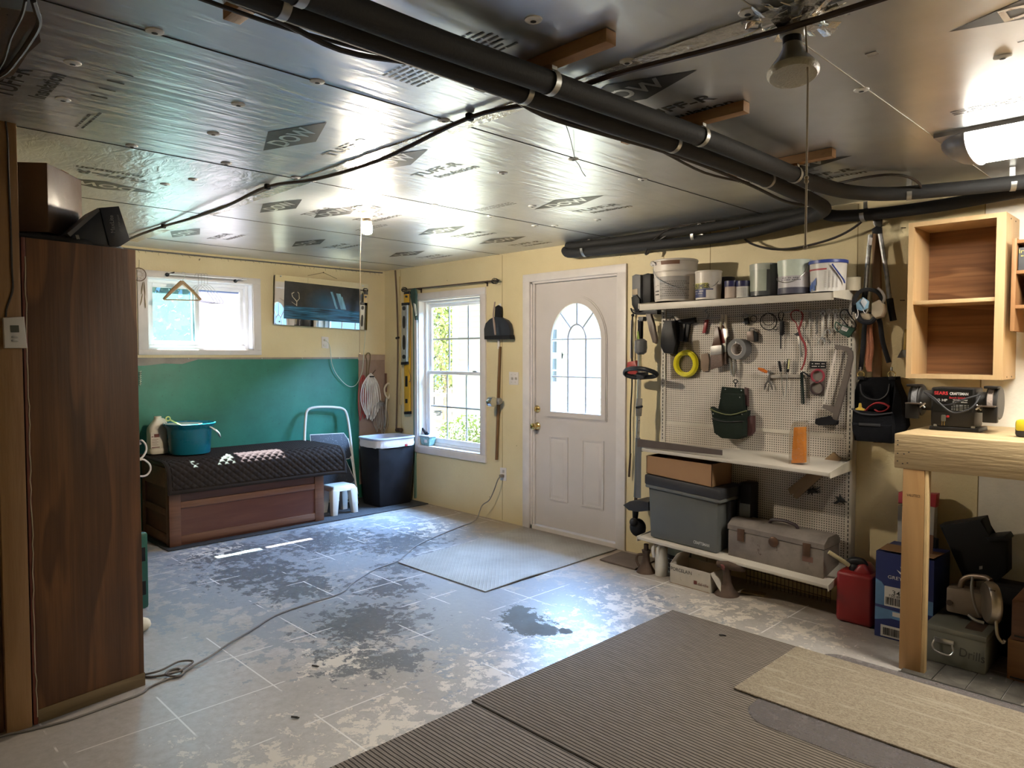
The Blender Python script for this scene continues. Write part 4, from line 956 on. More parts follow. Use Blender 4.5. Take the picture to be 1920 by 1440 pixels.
# hooks with cable bundles on the tan panel
def bundle(nm, label, cat, cpx, n, w, top, bot, r, m, x0, seed, tie=None, grp=None):
    rnd = random.Random(seed); g = MB()
    for k in range(n):
        dx = (k / max(n - 1, 1) - .5) * w; b_ = bot + rnd.uniform(-9, 4); xx = x0 + rnd.uniform(0, .035)
        g.tube([BW(cpx + dx * .1 - 1.5, top, xx), BW(cpx + dx * .75 - 3, top + (b_ - top) * .25, xx + .012), BW(cpx + dx - 2, top + (b_ - top) * .65, xx + .015), BW(cpx + dx * .55 + rnd.uniform(-2, 2), b_, xx + .01), BW(cpx + dx * .9 + 4, top + (b_ - top) * .7, xx), BW(cpx + dx * .7 + 3, top + (b_ - top) * .25, xx), BW(cpx + dx * .1 + 1.5, top, xx)], r, 6, closed=True, sm=4)
    t = thing(nm, label, cat, BW(cpx, bot, x0), grp); g.build('coils', m, t)
    if tie: MB().cbox(BW(cpx + 1, top + 3, x0 + .03), (.05, .05, .014), .006).build('tie', tie, t)
    return t
bundle('rope_bundle', 'white rope bundle hanging in loops on the tan panel', 'rope', 695, 9, 32, 703, 786, .0055, mat('white_rope', (.66, .62, .58), .7), .045, 1, M['black'])
bundle('red_rope', 'red cord looped beside the white rope', 'cord', 681, 4, 14, 706, 785, .0045, mat('red_cord', (.30, .035, .03), .6), .03, 2)
bundle('tangled_wire', 'tangled grey wires hanging in front of the cream handle', 'wire', 713, 7, 24, 752, 812, .003, mat('grey_wire', (.30, .29, .28), .5), .05, 3, M['steel'])
g = MB(); g.tube([BW(a, b_, .03) for a, b_ in ((687, 712), (688, 680), (686, 668), (689, 662), (693, 663), (694, 672), (690, 705))], .007, 8, sm=4, flat=.6); tag(g.build('hose_loop', mat('olive_strap', (.17, .125, .06), .7)), 'olive brown strap loop hung over the top of the tan panel', 'strap')
gt = thing('grabber_tool', 'cream looped handle tool standing behind the tangled wires', 'tool', BW(724, 830, .06))
cm_ = mat('cream_plastic', (.62, .56, .46), .45)
MB().tube([BW(a, b_, .07) for a, b_ in ((727, 747), (722, 739), (721, 728), (727, 719), (731, 722), (732, 735), (728, 747))], .010, 8, closed=True, sm=3).build('grip', cm_, gt)
MB().tube([BW(724.5, 747, .07), BW(722, 790, .07), BW(719, 828, .07)], [.016, .009, .009], 8).build('shaft', M['steel'], gt)
tag(MB().prism(PB([(721, 700), (726, 700), (726.5, 735), (721.5, 735)], .012), (.018, 0, 0), .003).build('brown_batten', mat('brown_batten', (.14, .07, .05), .6)), 'short brown wooden batten standing in the room corner', 'batten')
g = MB(); g.tube([BW(704, 693.5, .055), BW(699, 700, .03), BW(697, 704, .012)], .0035, 6); tag(g.build('nail_hook', M['rust']), 'long rusty nail hook holding the white rope', 'hook')
# ================================================================== RIGHT WALL, from the corner to the door
def cut(name, pts, y, depth, m, parent=None, bev=.0015, **k):
    return MB().prism(PW(pts, y), (0, depth, 0), bev).build(name, m, parent, **k)
def line(name, pts, r, m, parent=None, y=-.05, sm=4, closed=False, n=8, flat=None):
    P = [RW(p[0], p[1], p[2] if len(p) > 2 else y) for p in pts]
    return MB().tube(P, r, n, sm=sm, closed=closed, flat=flat).build(name, m, parent)
def disc(g, px, py, y, r0, d, r1=None, n=24):
    c = RW(px, py, y); g.lathe([(r0, 0), (r1 or r0, d)], c, '-Y', n)
# hanging gauge stick with a weight
gs_ = thing('hanging_stick', 'thin brown stick hanging from the ceiling corner with a dark weight', 'stick', RW(748, 810, -.03))
line('stick', [(741, 507), (744, 560), (746, 640), (745, 720), (743, 803)], .009, mat('stick_brown', (.12, .075, .045), .6), gs_, -.03, 2)
MB().cyl(RW(744, 806, -.03), RW(752.5, 806.5, -.03), .022, 16).build('weight', M['rust'], gs_); line('collar', [(743, 634), (747.5, 633)], .012, M['black'], gs_, -.03, 1)
tag(MB().box((RW(750, 600).x, -.012, .95), (RW(752, 600).x, -.0, 2.25), .002).build('cable_channel', mat('yellow_channel', (.55, .44, .22), .5)), 'slim yellow painted cable channel beside the hanging stick', 'channel')
tag(MB().box((RW(776.5, 700).x, -.014, .03), (RW(780.5, 700).x, 0, 2.02), .002).build('green_batten', mat('faded_green_batten', (.13, .22, .17), .7)), 'faded green batten along the left side of the window', 'batten')
cr = thing('curtain_rod', 'thin dark curtain rod with wire cage finials above the window', 'curtain rod', RW(846, 535, -.05))
yr = -.06
g = MB(); g.tube([RW(757, 543.5, yr), RW(935, 525.5, yr)], .006, 8); g.build('rod', M['rust'], cr)
for px, py in ((758, 543), (928, 527)):
    c = RW(px, py, yr); g = MB(); ax_ = V((1, 0, .0))
    for k in range(6):
        a = k * PI / 3; u = V((0, math.cos(a), math.sin(a))); g.tube([c - ax_ * .05, c + u * .026, c + ax_ * .05], .003, 5, sm=5)
    g.build('finial', M['black'], cr)
for px, py in ((781, 541), (905, 528)):
    c = RW(px, py, yr); g = MB(); g.tube([c, V((c.x, -.002, c.z - .01))], .005, 6); g.cbox((c.x, -.004, c.z - .012), (.014, .008, .05)); g.build('bracket', M['rust'], cr)
# spirit levels
lv = thing('spirit_level', 'long yellow spirit level hanging beside the window', 'level', RW(763, 775, -.04))
yel = mat('level_yellow', (.60, .34, .02), .4); L_ = [(757, 550), (766, 548), (767, 775), (758, 776)]
cut('beam', L_, -.045, .025, yel, lv, .002)
for py, h in ((556, 2), (715, 10), (752, 4)):
    cut('vial_window', [(759.5, py - h), (764, py - h), (764, py + h), (759.5, py + h)], -.0462, .002, M['black'], lv)
cut('end_cap', [(757, 772), (767.5, 771), (767.5, 776.5), (757.5, 777)], -.047, .028, M['black'], lv); cut('end_cap', [(757, 548), (766, 546), (766, 551), (757, 552)], -.047, .028, M['black'], lv)
lg = thing('spirit_level', 'shorter grey aluminium spirit level hung in front of the yellow one', 'level', RW(756, 680, -.07))
cut('beam', [(753, 569), (763, 568), (762, 682), (752, 683)], -.075, .025, mat('grey_level', (.40, .40, .38), .4, metal=.6), lg, .002)
for py, h, w in ((578, 4, 3), (604, 12, 2.6), (642, 14, 2.6), (669, 4, 3)):
    p = [(757.3 + w * math.cos(a), py + h * math.copysign(abs(math.sin(a)) ** .6, math.sin(a))) for a in [k * PI / 8 for k in range(16)]]; cut('vial_window', p, -.0762, .002, M['black'], lg, 0)
cut('end_cap', [(752.5, 568), (763.5, 567), (763.5, 572), (752.5, 573)], -.077, .028, M['black'], lg); cut('end_cap', [(751.5, 679), (762.5, 678), (762.5, 683), (751.5, 684)], -.077, .028, M['black'], lg)
gl_ = thing('work_glove', 'dark garden glove pegged to the left end of the curtain rod', 'glove', RW(774, 600, -.07))
cut('glove_body', [(770, 543), (777, 540), (779, 552), (778, 575), (780, 600), (777.5, 600), (775, 580), (772, 570), (769, 556)], -.091, .0245, mat('dark_green_glove', (.02, .045, .035), .8), gl_, .004)
cut('pale_finger', [(775, 568), (777.5, 570), (780, 590), (778.5, 592), (776, 580)], -.096, .015, mat('pale_glove', (.5, .5, .46), .7), gl_, .002)
g = MB(); g.tube([RW(768, 548, -.05), RW(769, 600, -.04), RW(767.5, 650, -.04), RW(767, 690, -.04), RW(770, 708, -.04), RW(768, 716, -.04), RW(765, 710, -.04)], [.004, .003, .004], 6, sm=4); tag(g.build('elastic_strap', mat('brown_strap', (.13, .09, .06), .7)), 'long thin brown elastic strap hanging beside the levels', 'strap')
# tub on the sill
sy = .045
tb = RW(803, 832, sy); sz = W1[2] + .0125
tub = thing('plastic_tub', 'clear teal tub standing on the window sill', 'tub', (tb.x, sy, sz))
cl_ = mat('cloudy_teal', (.20, .36, .38), .3, var=.4, scale=30)
MB().frustum((tb.x, sy, sz), (.13, .08), (tb.x, sy, sz + .085), (.155, .095), .012).build('body', cl_, tub)
MB().box((tb.x - .085, sy - .055, sz + .085), (tb.x + .085, sy + .055, sz + .10), .005).build('rim', mat('pale_tub_rim', (.55, .62, .72), .3), tub)
g = MB(); g.cbox((tb.x + .02, sy - .0455, sz + .045), (.04, .006, .03)); g.build('label', M['white'], tub)
br_h = MB().tube([RW(786, 803, .0) if False else V((tb.x - .12, sy - .01, sz + .19)), V((tb.x - .06, sy, sz + .13)), V((tb.x - .03, sy, sz + .102))], [.010, .012, .014], 8); br_h.ball((tb.x - .02, sy, sz + .115), .018, 6, (1.6, 1, 1)); tag(br_h.build('tub_brush', M['black']), 'black handled brush lying on the tub on the sill', 'brush')
# dustpan and brush, pole in a clip
dp = thing('dustpan', 'black dustpan hanging on the wall between window and door', 'dustpan', RW(930, 637, -.03))
cut('pan', [(907.5, 634), (907, 617), (910, 606), (918, 598), (926, 594), (938, 595), (948, 600), (953, 607), (956, 620), (956, 635), (908, 636)], -.055, .045, mat('navy_black_plastic', (.012, .014, .022), .35), dp, .006)
cut('pan_lip', [(908, 630), (955, 628), (956, 636), (908, 636.5)], -.075, .06, M['black'], dp, .003)
cut('handle', [(927, 597), (928, 575), (933, 572), (937, 575), (938, 597)], -.05, .025, M['black'], dp, .005)
hb = thing('hand_brush', 'slim brown hand brush clipped in front of the dustpan', 'brush', RW(926, 628, -.08)); line('handle', [(928, 566), (925, 590), (927, 610), (929, 628)], [.006, .007, .010, .008], mat('brush_brown', (.26, .19, .16), .5), hb, -.085, 3)
hk_ = thing('wall_hook', 'small white hook holding the dustpan', 'hook', RW(934, 592, 0)); cut('back_plate', [(935, 569), (939, 569), (938, 592), (935, 592)], -.004, .006, M['white'], hk_); line('prong', [(937, 582, -.004), (937, 586, -.03), (936, 578, -.045)], .004, M['steel'], hk_)
bp = thing('broom_pole', 'brown wooden broom pole hanging below the dustpan', 'pole', RW(932, 862, -.035))
line('stick', [(937.5, 650), (935, 720), (933, 800), (931, 862)], [.0125, .0135, .0145, .0135], wood('pole_wood', (.13, .065, .025), (.22, .12, .05), 2, 16, .4), bp, -.017, 2)
line('ferrule', [(935, 636), (935.5, 654)], [.010, .013], M['white'], bp, -.017, 1)
tc_ = thing('pole_clamp', 'round chrome clamp fixed to the wall gripping the broom pole', 'clamp', RW(931, 760, 0))
g = MB(); c = RW(925, 753, -.10); g.lathe([(.040, 0), (.043, -.006), (.043, -.05), (.036, -.055)], RW(926, 753.5, -.125) , 'X', 24); g.build('drum', mat('chrome_drum', (.6, .6, .6), .15, metal=1.0), tc_)
g = MB(); d = RW(937, 751, -.05); g.lathe([(.024, .0), (.030, .02), (.030, .05), (.02, .06)], RW(930, 752, -.06), 'X', 18); g.cbox((RW(934, 752, -.02).x, -.02, RW(934, 752, -.02).z), (.04, .04, .05), .006); g.build('bracket', M['dullsteel'], tc_)
# switch plate and low outlet
sp = thing('switch_plate', 'white double light switch plate beside the door', 'switch', RW(963, 721, 0))
cut('cover_plate', [(954.3, 697), (971.8, 698), (971.5, 722), (954.3, 721.3)], -.006, .006, M['white'], sp, .002)
for px in (959, 966): cut('toggle', [(px - .8, 707.5), (px + .8, 707.7), (px + 1.1, 712), (px - .9, 711.8)], -.02, .014, mat('toggle_dark', (.35, .33, .31), .4), sp, .001)
g = MB()
for px in (959, 966):
    for py in (702.5, 716.5): disc(g, px, py, -.006, .003, .001, n=8)
g.build('screws', M['dullsteel'], sp)
wo = thing('wall_outlet', 'white wall outlet low on the wall between window and door', 'outlet', RW(943, 900, 0))
cut('cover_plate', [(937.5, 876.5), (949, 877.5), (949, 902), (937.5, 900.5)], -.006, .006, M['white'], wo, .002)
cut('socket', [(941.5, 881), (945.5, 881.3), (945.5, 887), (941.5, 886.7)], -.0072, .002, mat('socket_grey', (.40, .38, .36), .5), wo, .001)
pg = MB().cbox(RW(940.5, 892.5, -.024), (.034, .036, .026), .006).build('plug', mat('grey_brown_plug', (.20, .17, .15), .5)); tag(pg, 'grey brown plug in the low outlet beside the door', 'plug')
cord = [RW(938.5, 893.5, -.042), RW(935, 897, -.075), RW(932, 903, -.08), RW(926, 920, -.08), RW(917, 938, -.085), V((1.62, -.11, .13)), V((1.66, -.22, .03)), V((1.68, -.42, .0055))]
for q in ((1.87, -.97), (2.06, -1.26), (2.13, -1.36), (2.17, -1.50), (2.20, -1.62), (2.34, -1.87), (2.46, -2.03), (2.49, -2.26), (2.53, -2.48), (2.65, -2.68), (2.75, -2.84), (2.84, -2.97), (2.90, -3.09), (2.95, -3.15), (2.90, -3.19), (2.85, -3.16), (2.86, -3.12), (2.93, -3.13), (2.935, -3.20)): cord.append(V((q[0], q[1], .0055)))
for q in ((2.96, -3.28), (3.0, -3.33), (3.02, -3.46), (3.035, -3.60), (3.02, -3.72), (2.99, -3.84), (2.98, -4.1)): cord.append(V((q[0], q[1], .0055)))
for i in (18,19,20,21,22): cord[i].z += .006
tag(MB().tube(cord, .0048, 8, sm=5).build('extension_cord', mat('grey_cord_sheath', (.17, .155, .145), .45)), 'long grey extension cord crossing the floor from outlet to cabinet', 'cord')
g = MB(); g.tube([V((q[0], q[1], .014 if 0 < k < 6 else .006)) for k, q in enumerate(((2.80, -3.30), (2.84, -3.20), (2.80, -3.10), (2.84, -3.05), (2.88, -3.09), (2.91, -3.15), (2.86, -3.24), (2.80, -3.27)))], .0048, 8, sm=5); tag(g.build('cord_coil', mat('dark_cord_sheath', (.14, .12, .11), .45)), 'small dark loop of cord on the floor beside the cabinet foot', 'cord')
# string trimmer hanging at the end of the shelf unit, and a red handled rod behind it
ty = -.15
tr = thing('string_trimmer', 'battery string trimmer hanging upside down left of the pegboard', 'trimmer', RW(1193, 1005, ty))
mg = mat('mid_grey_plastic', (.10, .10, .105), .5)
cut('motor_housing', [(1184, 517), (1190, 514), (1201, 515), (1201, 570), (1196, 585), (1189, 583), (1184, 560)], ty - .05, .12, mg, tr, .012)
cut('battery', [(1201, 516), (1213, 512), (1220, 513), (1220, 565), (1212, 575), (1201, 572)], ty - .03, .10, M['black'], tr, .010)
cut('guard_cover', [(1183, 557), (1193, 552), (1199, 560), (1200, 582), (1191, 585), (1184, 572)], ty - .06, .03, M['black'], tr, .008)
cut('vent', [(1185.5, 543), (1195, 541), (1195.5, 552), (1186, 553)], ty - .052, .01, mat('vent_bronze', (.30, .22, .13), .4), tr, .001)
cut('rear_plate', [(1184, 580), (1233, 578), (1232, 589), (1194, 590)], ty - .03, .05, M['dark'], tr, .004)
line('trigger_guard', [(1183, 578), (1187, 586), (1197, 589)], .006, M['black'], tr, ty)
cut('throat', [(1196, 594), (1206, 594), (1205, 602), (1197, 602)], ty - .03, .05, mg, tr, .006)
line('grip', [(1201, 600), (1201, 615), (1200, 632), (1198, 642)], [.021, .019, .022, .024], M['black'], tr, ty, 3)
cut('lock_button', [(1194, 622), (1197, 620), (1199, 638), (1195, 639)], ty - .026, .02, mat('lime_button', (.18, .26, .02), .5), tr, .002)
MB().lathe([(.022, .055), (.042, .04), (.045, -.01), (.040, -.04), (.020, -.055)], RW(1201.5, 650, ty), 'Z', 20).build('collar', mg, tr)
line('shaft', [(1199.5, 662), (1198, 740), (1196.5, 800), (1196, 821)], .0135, mat('bare_alloy', (.62, .62, .62), .3, metal=1.0), tr, ty, 1)
line('clamp', [(1199, 747), (1198, 762), (1197.5, 780)], [.02, .024, .02], M['dullsteel'], tr, ty, 1); line('clamp_lever', [(1193, 764, ty - .02), (1204, 762, ty - .03)], .008, M['black'], tr, sm=1)
line('shoulder_bar', [(1172, 701, ty - .02), (1176, 693, ty - .05), (1190, 691, ty - .10), (1207, 692, ty - .12), (1224, 697, ty - .10), (1231, 702, ty - .07), (1224, 706, ty - .03), (1212, 707, ty), (1198, 708, ty), (1183, 706, ty - .0)], .016, M['black'], tr, closed=True)
cut('bar_clamp', [(1192, 699), (1207, 698), (1207, 710), (1193, 711)], ty - .03, .06, M['dark'], tr, .006)
line('lower_shaft', [(1196, 821), (1195, 850), (1194, 900), (1192.5, 932)], .017, mat('grey_painted_tube', (.10, .11, .115), .4), tr, ty, 1)
line('rod_end', [(1192.5, 930), (1191, 955)], .012, M['rust'], tr, ty, 1)
cut('debris_guard', [(1167.5, 947), (1180, 940), (1200, 939), (1216, 941), (1216, 958), (1195, 960), (1178, 957)], ty - .11, .22, M['dark'], tr, .006)
line('gear_case', [(1192, 950), (1191, 975)], [.026, .018], M['black'], tr, ty, 1)
g = MB(); c = RW(1196, 989, ty); g.ball(c, .062, 10, (1, .8, 1.05)); g.build('spool_head', M['black'], tr)
g = MB(); c = RW(1188, 979, ty - .04); g.ball(c, .030, 8); g.build('spool_knob', M['dark'], tr)
pn = thing('pruning_saw', 'brown curved pruning saw handle hanging below the shelf end', 'saw', RW(1225, 640, -.26))
cut('handle', [(1210, 588), (1220, 588), (1226, 612), (1231, 638), (1229, 645), (1223, 642), (1217, 620)], -.30, .025, mat('worn_brown_handle', (.085, .06, .045), .5), pn, .005)
rd = thing('marker_rod', 'thin black rod with red plastic handle hanging beside the door trim', 'rod', RW(1180, 895, -.03))
line('rod', [(1186, 592), (1184.5, 640), (1185, 720), (1182, 780), (1181.5, 850), (1179.5, 894)], .0055, M['black'], rd, -.03, 3)
MB().ball(RW(1186.5, 591, -.03), .012, 6).build('tip', M['black'], rd)
cut('red_cone', [(1176, 679), (1190, 676), (1195, 690), (1193, 702), (1173, 702)], -.055, .05, mat('red_plastic', (.33, .035, .03), .45), rd, .008)
line('pale_stripe', [(1183.5, 600), (1182, 672)], .0045, M['white'], rd, -.022, 1)
line('lower_grip', [(1182, 850), (1179.5, 894)], [.007, .0085], M['rust'], rd, -.03, 1)
# ================================================================== SHELF UNIT WITH PEGBOARD
UX0, UX1, PY = 3.465, 4.70, -.058
pm, nt, b, out = _new('pegboard'); T = NT(nt); P = T.pos()
q = T.n('ShaderNodeVectorMath', {0: T.map(P, (1 / .0142, 0, 1 / .0142))}, operation='FRACTION').outputs[0]
q = T.n('ShaderNodeVectorMath', {0: q, 1: (.5, 0, .5)}, operation='SUBTRACT').outputs[0]
q = T.n('ShaderNodeVectorMath', {0: q}, operation='LENGTH').outputs['Value']
hole = T.math('LESS_THAN', q, .235)
n = T.noise(P, 4, 4)
c = T.mix(T.ramp(n, [(.3, 0.0), (.7, 1.0)]), (.44, .39, .34), (.56, .51, .45)); c = T.mix(T.ramp(T.noise(P, 9, 6, .7), [(.68, 0.0), (.72, .9)]), c, (.10, .07, .05))
T.set(b, 'Base Color', T.mix(hole, c, (.012, .010, .008))); b.inputs['Roughness'].default_value = .55
shm = mat('cream_shelf_steel', (.50, .46, .40), .45, var=.08, scale=5, grime=.22, gcol=(.22, .13, .07))
un_ = thing('shelf_unit', 'cream steel shelf unit with pegboard back and three shelves', 'shelf unit', ((UX0 + UX1) / 2, -.2, 0))
MB().box((UX0, PY, .255), (UX1, PY + .006, 1.82)).build('pegboard', pm, un_)
MB().box((UX0 + .01, PY - .004, RW(1400, 804, PY).z - .012), (UX1 - .03, PY, RW(1400, 804, PY).z + .014)).build('batten_strip', shm, un_)
for x in (UX0 - .02, UX1):
    u_ = MB().box((x - .012, PY - .012, 0), (x + .022, -.004, 1.82), .002).build('upright', shm, un_)
    g = MB(); zz = .26
    while zz < 1.8: g.box((x + .003, PY - .0135, zz), (x + .008, PY - .0118, zz + .016)); zz += .0254
    g.build('slots', M['seam'], u_)
def shelf(zb, zfl, zfr, lip, x0=UX0 - .005, x1=UX1 + .015):
    g = MB(); yf = -.37
    ys_ = yf + .004
    g.hexa([(x0, ys_, zfl - .012), (x1, ys_, zfr - .012), (x1, PY - .003, zb - .012), (x0, PY - .003, zb - .012), (x0, ys_, zfl - .0003), (x1, ys_, zfr - .0003), (x1, PY - .003, zb), (x0, PY - .003, zb)], .001)
    g.hexa([(x0, yf, zfl - lip), (x1, yf, zfr - lip), (x1, yf + .012, zfr - lip), (x0, yf + .012, zfl - lip), (x0, yf, zfl), (x1, yf, zfr), (x1, yf + .012, zfr), (x0, yf + .012, zfl)], .002)
    s = g.build('shelf', shm, un_)
    for x in (x0, x1):
        g = MB(); k = .001 if x == x1 else -.001
        zf = zfr if x == x1 else zfl
        g.prism([V((x + k, PY - .002, zb + .012)), V((x + k, yf - .004, zf + .004)), V((x + k, yf - .004, zf - .03)), V((x + k, PY - .002, zb - .055))], (.004 if x == x1 else -.004, 0, 0)); g.build('bracket', mat('pale_bracket', (.58, .54, .46), .45, grime=.12, gcol=(.25, .16, .08)), un_)
SHELF_T = (1.815, 1.790, 1.792); SHELF_M = (.848, .838, .815); SHELF_B = (.248, .238, .195)
for s_, l_ in ((SHELF_T, .042), (SHELF_M, .022), (SHELF_B, .018)): shelf(*s_, l_)
def top_at(S, x, y): 
    f = (x - UX0) / (UX1 - UX0); zf = S[1] + (S[2] - S[1]) * f; t = (y - PY) / (-.37 - PY); return S[0] + (zf - S[0]) * t + .0008
# ------------------------------------------------------------------ paint cans on the top shelf
def can_pos(px, y): return RW(px, 560, y).x
wh = mat('bucket_white', (.60, .55, .50), .4, var=.06, grime=.12, gcol=(.30, .24, .19))
lblm = mat('label_grey_print', (.30, .28, .27), .5); lblw = mat('label_white', (.62, .58, .54), .5)
def can(name, label, cat, px, y, r, ptop, m, taper=1.0, lid=None, rim=True, group=None):
    x = can_pos(px, y); z0 = top_at(SHELF_T, x, y - r if False else y); h = RW(px, ptop, y - r * .3).z - z0
    t = thing(name, label, cat, (x, y, z0), group)
    MB().lathe([(r * taper, 0), (r * taper, .004), (r, h * .94), (r * 1.03, h * .95), (r * 1.03, h * .985), (r, h), (r * .93, h), (r * .90, h * .97), (.001, h * .97)], (x, y, z0), n=36, cap=False).build('can_body', m, t)
    return t, x, z0, h
def wrap(name, t, x, y, z0, r0, r1, zlo, zhi, a0, a1, m, n=14, off=.0012):   # label patch wrapped round a can; angles from facing the room (-y), + to the right
    g = MB()
    def f(u, v):
        a = a0 + (a1 - a0) * u; r = r0 + (r1 - r0) * v + off; return V((x + r * math.sin(a), y - r * math.cos(a), z0 + zlo + (zhi - zlo) * v))
    g.sheet(f, n, 1); return g.build(name, m, t)
def wrap_text(g, s, x, y, z0, r, zc, h, a, w=None):
    vs, fs, tw, th = text_geo(s); k = h / th; kx = (w / tw) if w else k
    nv = []
    for p in vs:
        aa = a + p.x * kx / r; nv.append(g._v((x + (r + .002) * math.sin(aa), y - (r + .002) * math.cos(aa), z0 + zc + p.y * k)))
    for f in fs: g._f([nv[i] for i in f])
y = -.215; r = .142
t, x, z0, h = can('plaster_bucket', 'large splattered white bucket at the left end of the top shelf', 'bucket', 1266, y, r, 487, wh, .92)
wrap('label', t, x, y, z0, r * .93, r * .975, .01, h * .58, -1.0, 1.25, lblm)
wrap('pictogram_strip', t, x, y, z0, r * .93, r * .975, .012, h * .57, -.62, -.22, lblw, off=.002)
g = MB()
for k in range(9): wrap_text(g, '-' * (14 - 3 * (k % 3)), x, y, z0, r * .96, h * (.12 + .048 * k), .0032, .52, .20 - .04 * (k % 3))
wrap_text(g, '!!', x, y, z0, r * .96, h * .52, .02, -.42); wrap_text(g, '-- ---', x, y, z0, r * .96, h * .545, .005, -.42, .048); wrap_text(g, '/-', x, y, z0, r * .96, h * .40, .03, -.42, .035); wrap_text(g, '=====', x, y, z0, r * .96, h * .2, .03, -.42, .04)
g.build('label_print', mat('label_black', (.04, .035, .035), .5), t, fixn=False)
wrap('rust_patch', t, x, y, z0, r * 1.0, r * 1.03, h * .86, h * .95, -.1, .75, mat('brown_smear', (.16, .08, .05), .6), off=.004)
MB().lathe([(r * 1.035, h * .70), (r * 1.035, h * .72), (r * 1.0, h * .73)], (x, y, z0), n=36, cap=False).build('rib', wh, t)
MB().tube([V((x + (r + .008) * math.sin(a), y - (r + .008) * math.cos(a), z0 + h * zf)) for a, zf in ((-.75, .80), (-.5, .66), (-.2, .52), (.2, .40), (.6, .30), (.95, .27))], .0022, 6, sm=4).build('wire_handle', M['steel'], t)
g = MB(); rnd = random.Random(4)
for k in range(12): 
    a = -1.6 + k * .10; g.cbox((x + (r + .010) * math.sin(a), y - (r + .01) * math.cos(a), z0 + h * (.90 + .05 * rnd.random())), (.02, .012, .014), rot=(rnd.random(), rnd.random(), rnd.random()))
g.build('torn_film', mat('torn_film', (.60, .57, .55), .25), t)
y = -.235; r = .082
t, x, z0, h = can('primer_pail', 'white primer pail with yellow and blue label on the top shelf', 'pail', 1328, y, r, 508, wh, .95)
wrap('yellow_label', t, x, y, z0, r * .97, r * .985, h * .36, h * .56, -1.2, .5, mat('lemon_label', (.48, .44, .12), .5))
wrap('blue_label', t, x, y, z0, r * .955, r * .97, h * .06, h * .36, -1.2, .9, mat('navy_label', (.03, .04, .13), .45))
g = MB(); wrap_text(g, 'PRIMER', x, y, z0, r * .99, h * .46, .026, -.1); wrap_text(g, '-- --- ----', x, y, z0, r * .99, h * .39, .006, -.15, .10); g.build('label_print', mat('label_ink', (.03, .03, .03), .5), t, fixn=False)
g = MB(); wrap_text(g, '--- ---', x, y, z0, r * .975, h * .28, .005, -.3, .07); wrap_text(g, '-- ----', x, y, z0, r * .975, h * .20, .004, -.3, .06); g.build('pale_print', lblw, t, fixn=False)
wrap('picture_patch', t, x, y, z0, r * .955, r * .97, h * .06, h * .32, .35, .95, lblw, off=.002)
MB().tube([V((x + (r + .006) * math.sin(a), y - (r + .006) * math.cos(a), z0 + h * zf)) for a, zf in ((-1.25, .62), (-.9, .50), (.3, .36), (.9, .44), (1.3, .62))], .002, 6, sm=4).build('wire_handle', M['steel'], t)
for k, (px, y, r, pt, m, lid, lab_) in enumerate(((1372, -.25, .042, 527, mat('tan_can', (.40, .32, .27), .5), (.02, .02, .09), 'small tan paint can with dark blue lid, left of the small pair'), (1394, -.245, .042, 527, mat('white_can', (.52, .50, .48), .5), (.02, .02, .08), 'small white paint can with dark blue lid, right of the small pair'), (1362, -.12, .05, 520, mat('dark_can', (.05, .05, .06), .5), (.03, .03, .05), 'dark paint can behind the two small cans and the primer pail'))):
    t, x, z0, h = can('paint_can', lab_, 'paint can', px, y, r, pt, m, group=None)
    MB().lathe([(r * 1.04, h * .66), (r * 1.05, h * .68), (r * 1.05, h * 1.0), (r * .9, h * 1.015), (.001, h * 1.01)], (x, y, z0), n=28, cap=False).build('lid', mat('blue_lid', lid, .4), t)
    if k == 1:
        g = MB()
        for q_ in range(5): wrap_text(g, '======', x, y, z0, r, h * (.12 + .1 * q_), .006, .1)
        g.build('label_print', lblm, t, fixn=False)
y = -.20; r = .085
t, x, z0, h = can('paint_pail', 'paint can dripped with grey green paint on the top shelf', 'paint can', 1434, y, r, 495, mat('dark_can_side', (.06, .065, .07), .35))
wrap('paint_run', t, x, y, z0, r, r, h * .14, h * .985, -1.45, .55, mat('grey_green_paint', (.34, .37, .31), .35), off=.002)
wrap('paint_run', t, x, y, z0, r * 1.03, r * 1.03, h * .80, h * .99, -1.5, .75, mat('grey_green_paint_rim', (.40, .42, .37), .35), off=.002)
y = -.225; r = .092
t, x, z0, h = can('paint_pail', 'pale green topped paint pail with grey label beside the blue rimmed bucket', 'paint can', 1490, y, r, 488, mat('pail_grey', (.46, .44, .47), .4))
wrap('paint_run', t, x, y, z0, r * .99, r * 1.03, h * .62, h * .99, -1.5, 1.3, mat('pale_mint_paint', (.55, .62, .54), .35), off=.003)
wrap('paint_drip', t, x, y, z0, r * .99, r * 1.0, h * .52, h * .63, -.9, .9, mat('pale_mint_drip', (.55, .62, .54), .35), off=.003)
wrap('dark_band', t, x, y, z0, r, r, .0, h * .18, -1.4, 1.4, mat('dark_label_band', (.05, .05, .08), .5), off=.002)
g = MB(); wrap_text(g, '--- -- ----', x, y, z0, r, h * .46, .005, .15, .10); wrap_text(g, '- ---- -----', x, y, z0, r, h * .40, .005, .15, .11); g.build('label_print', mat('label_violet', (.12, .11, .15), .5), t, fixn=False)
MB().tube([V((x + (r + .006) * math.sin(a), y - (r + .006) * math.cos(a), z0 + h * zf)) for a, zf in ((-1.2, .5), (-.8, .40), (-.1, .32), (.5, .40), (1.0, .62), (1.25, .86))], .002, 6, sm=4).build('wire_handle', M['steel'], t)
y = -.225; r = .097
t, x, z0, h = can('joint_bucket', 'white bucket with blue rim and blue handle on the top shelf', 'bucket', 1552, y, r, 489, mat('bucket_clean_white', (.62, .60, .58), .4), .92)
blu = mat('royal_blue_plastic', (.03, .06, .30), .4)
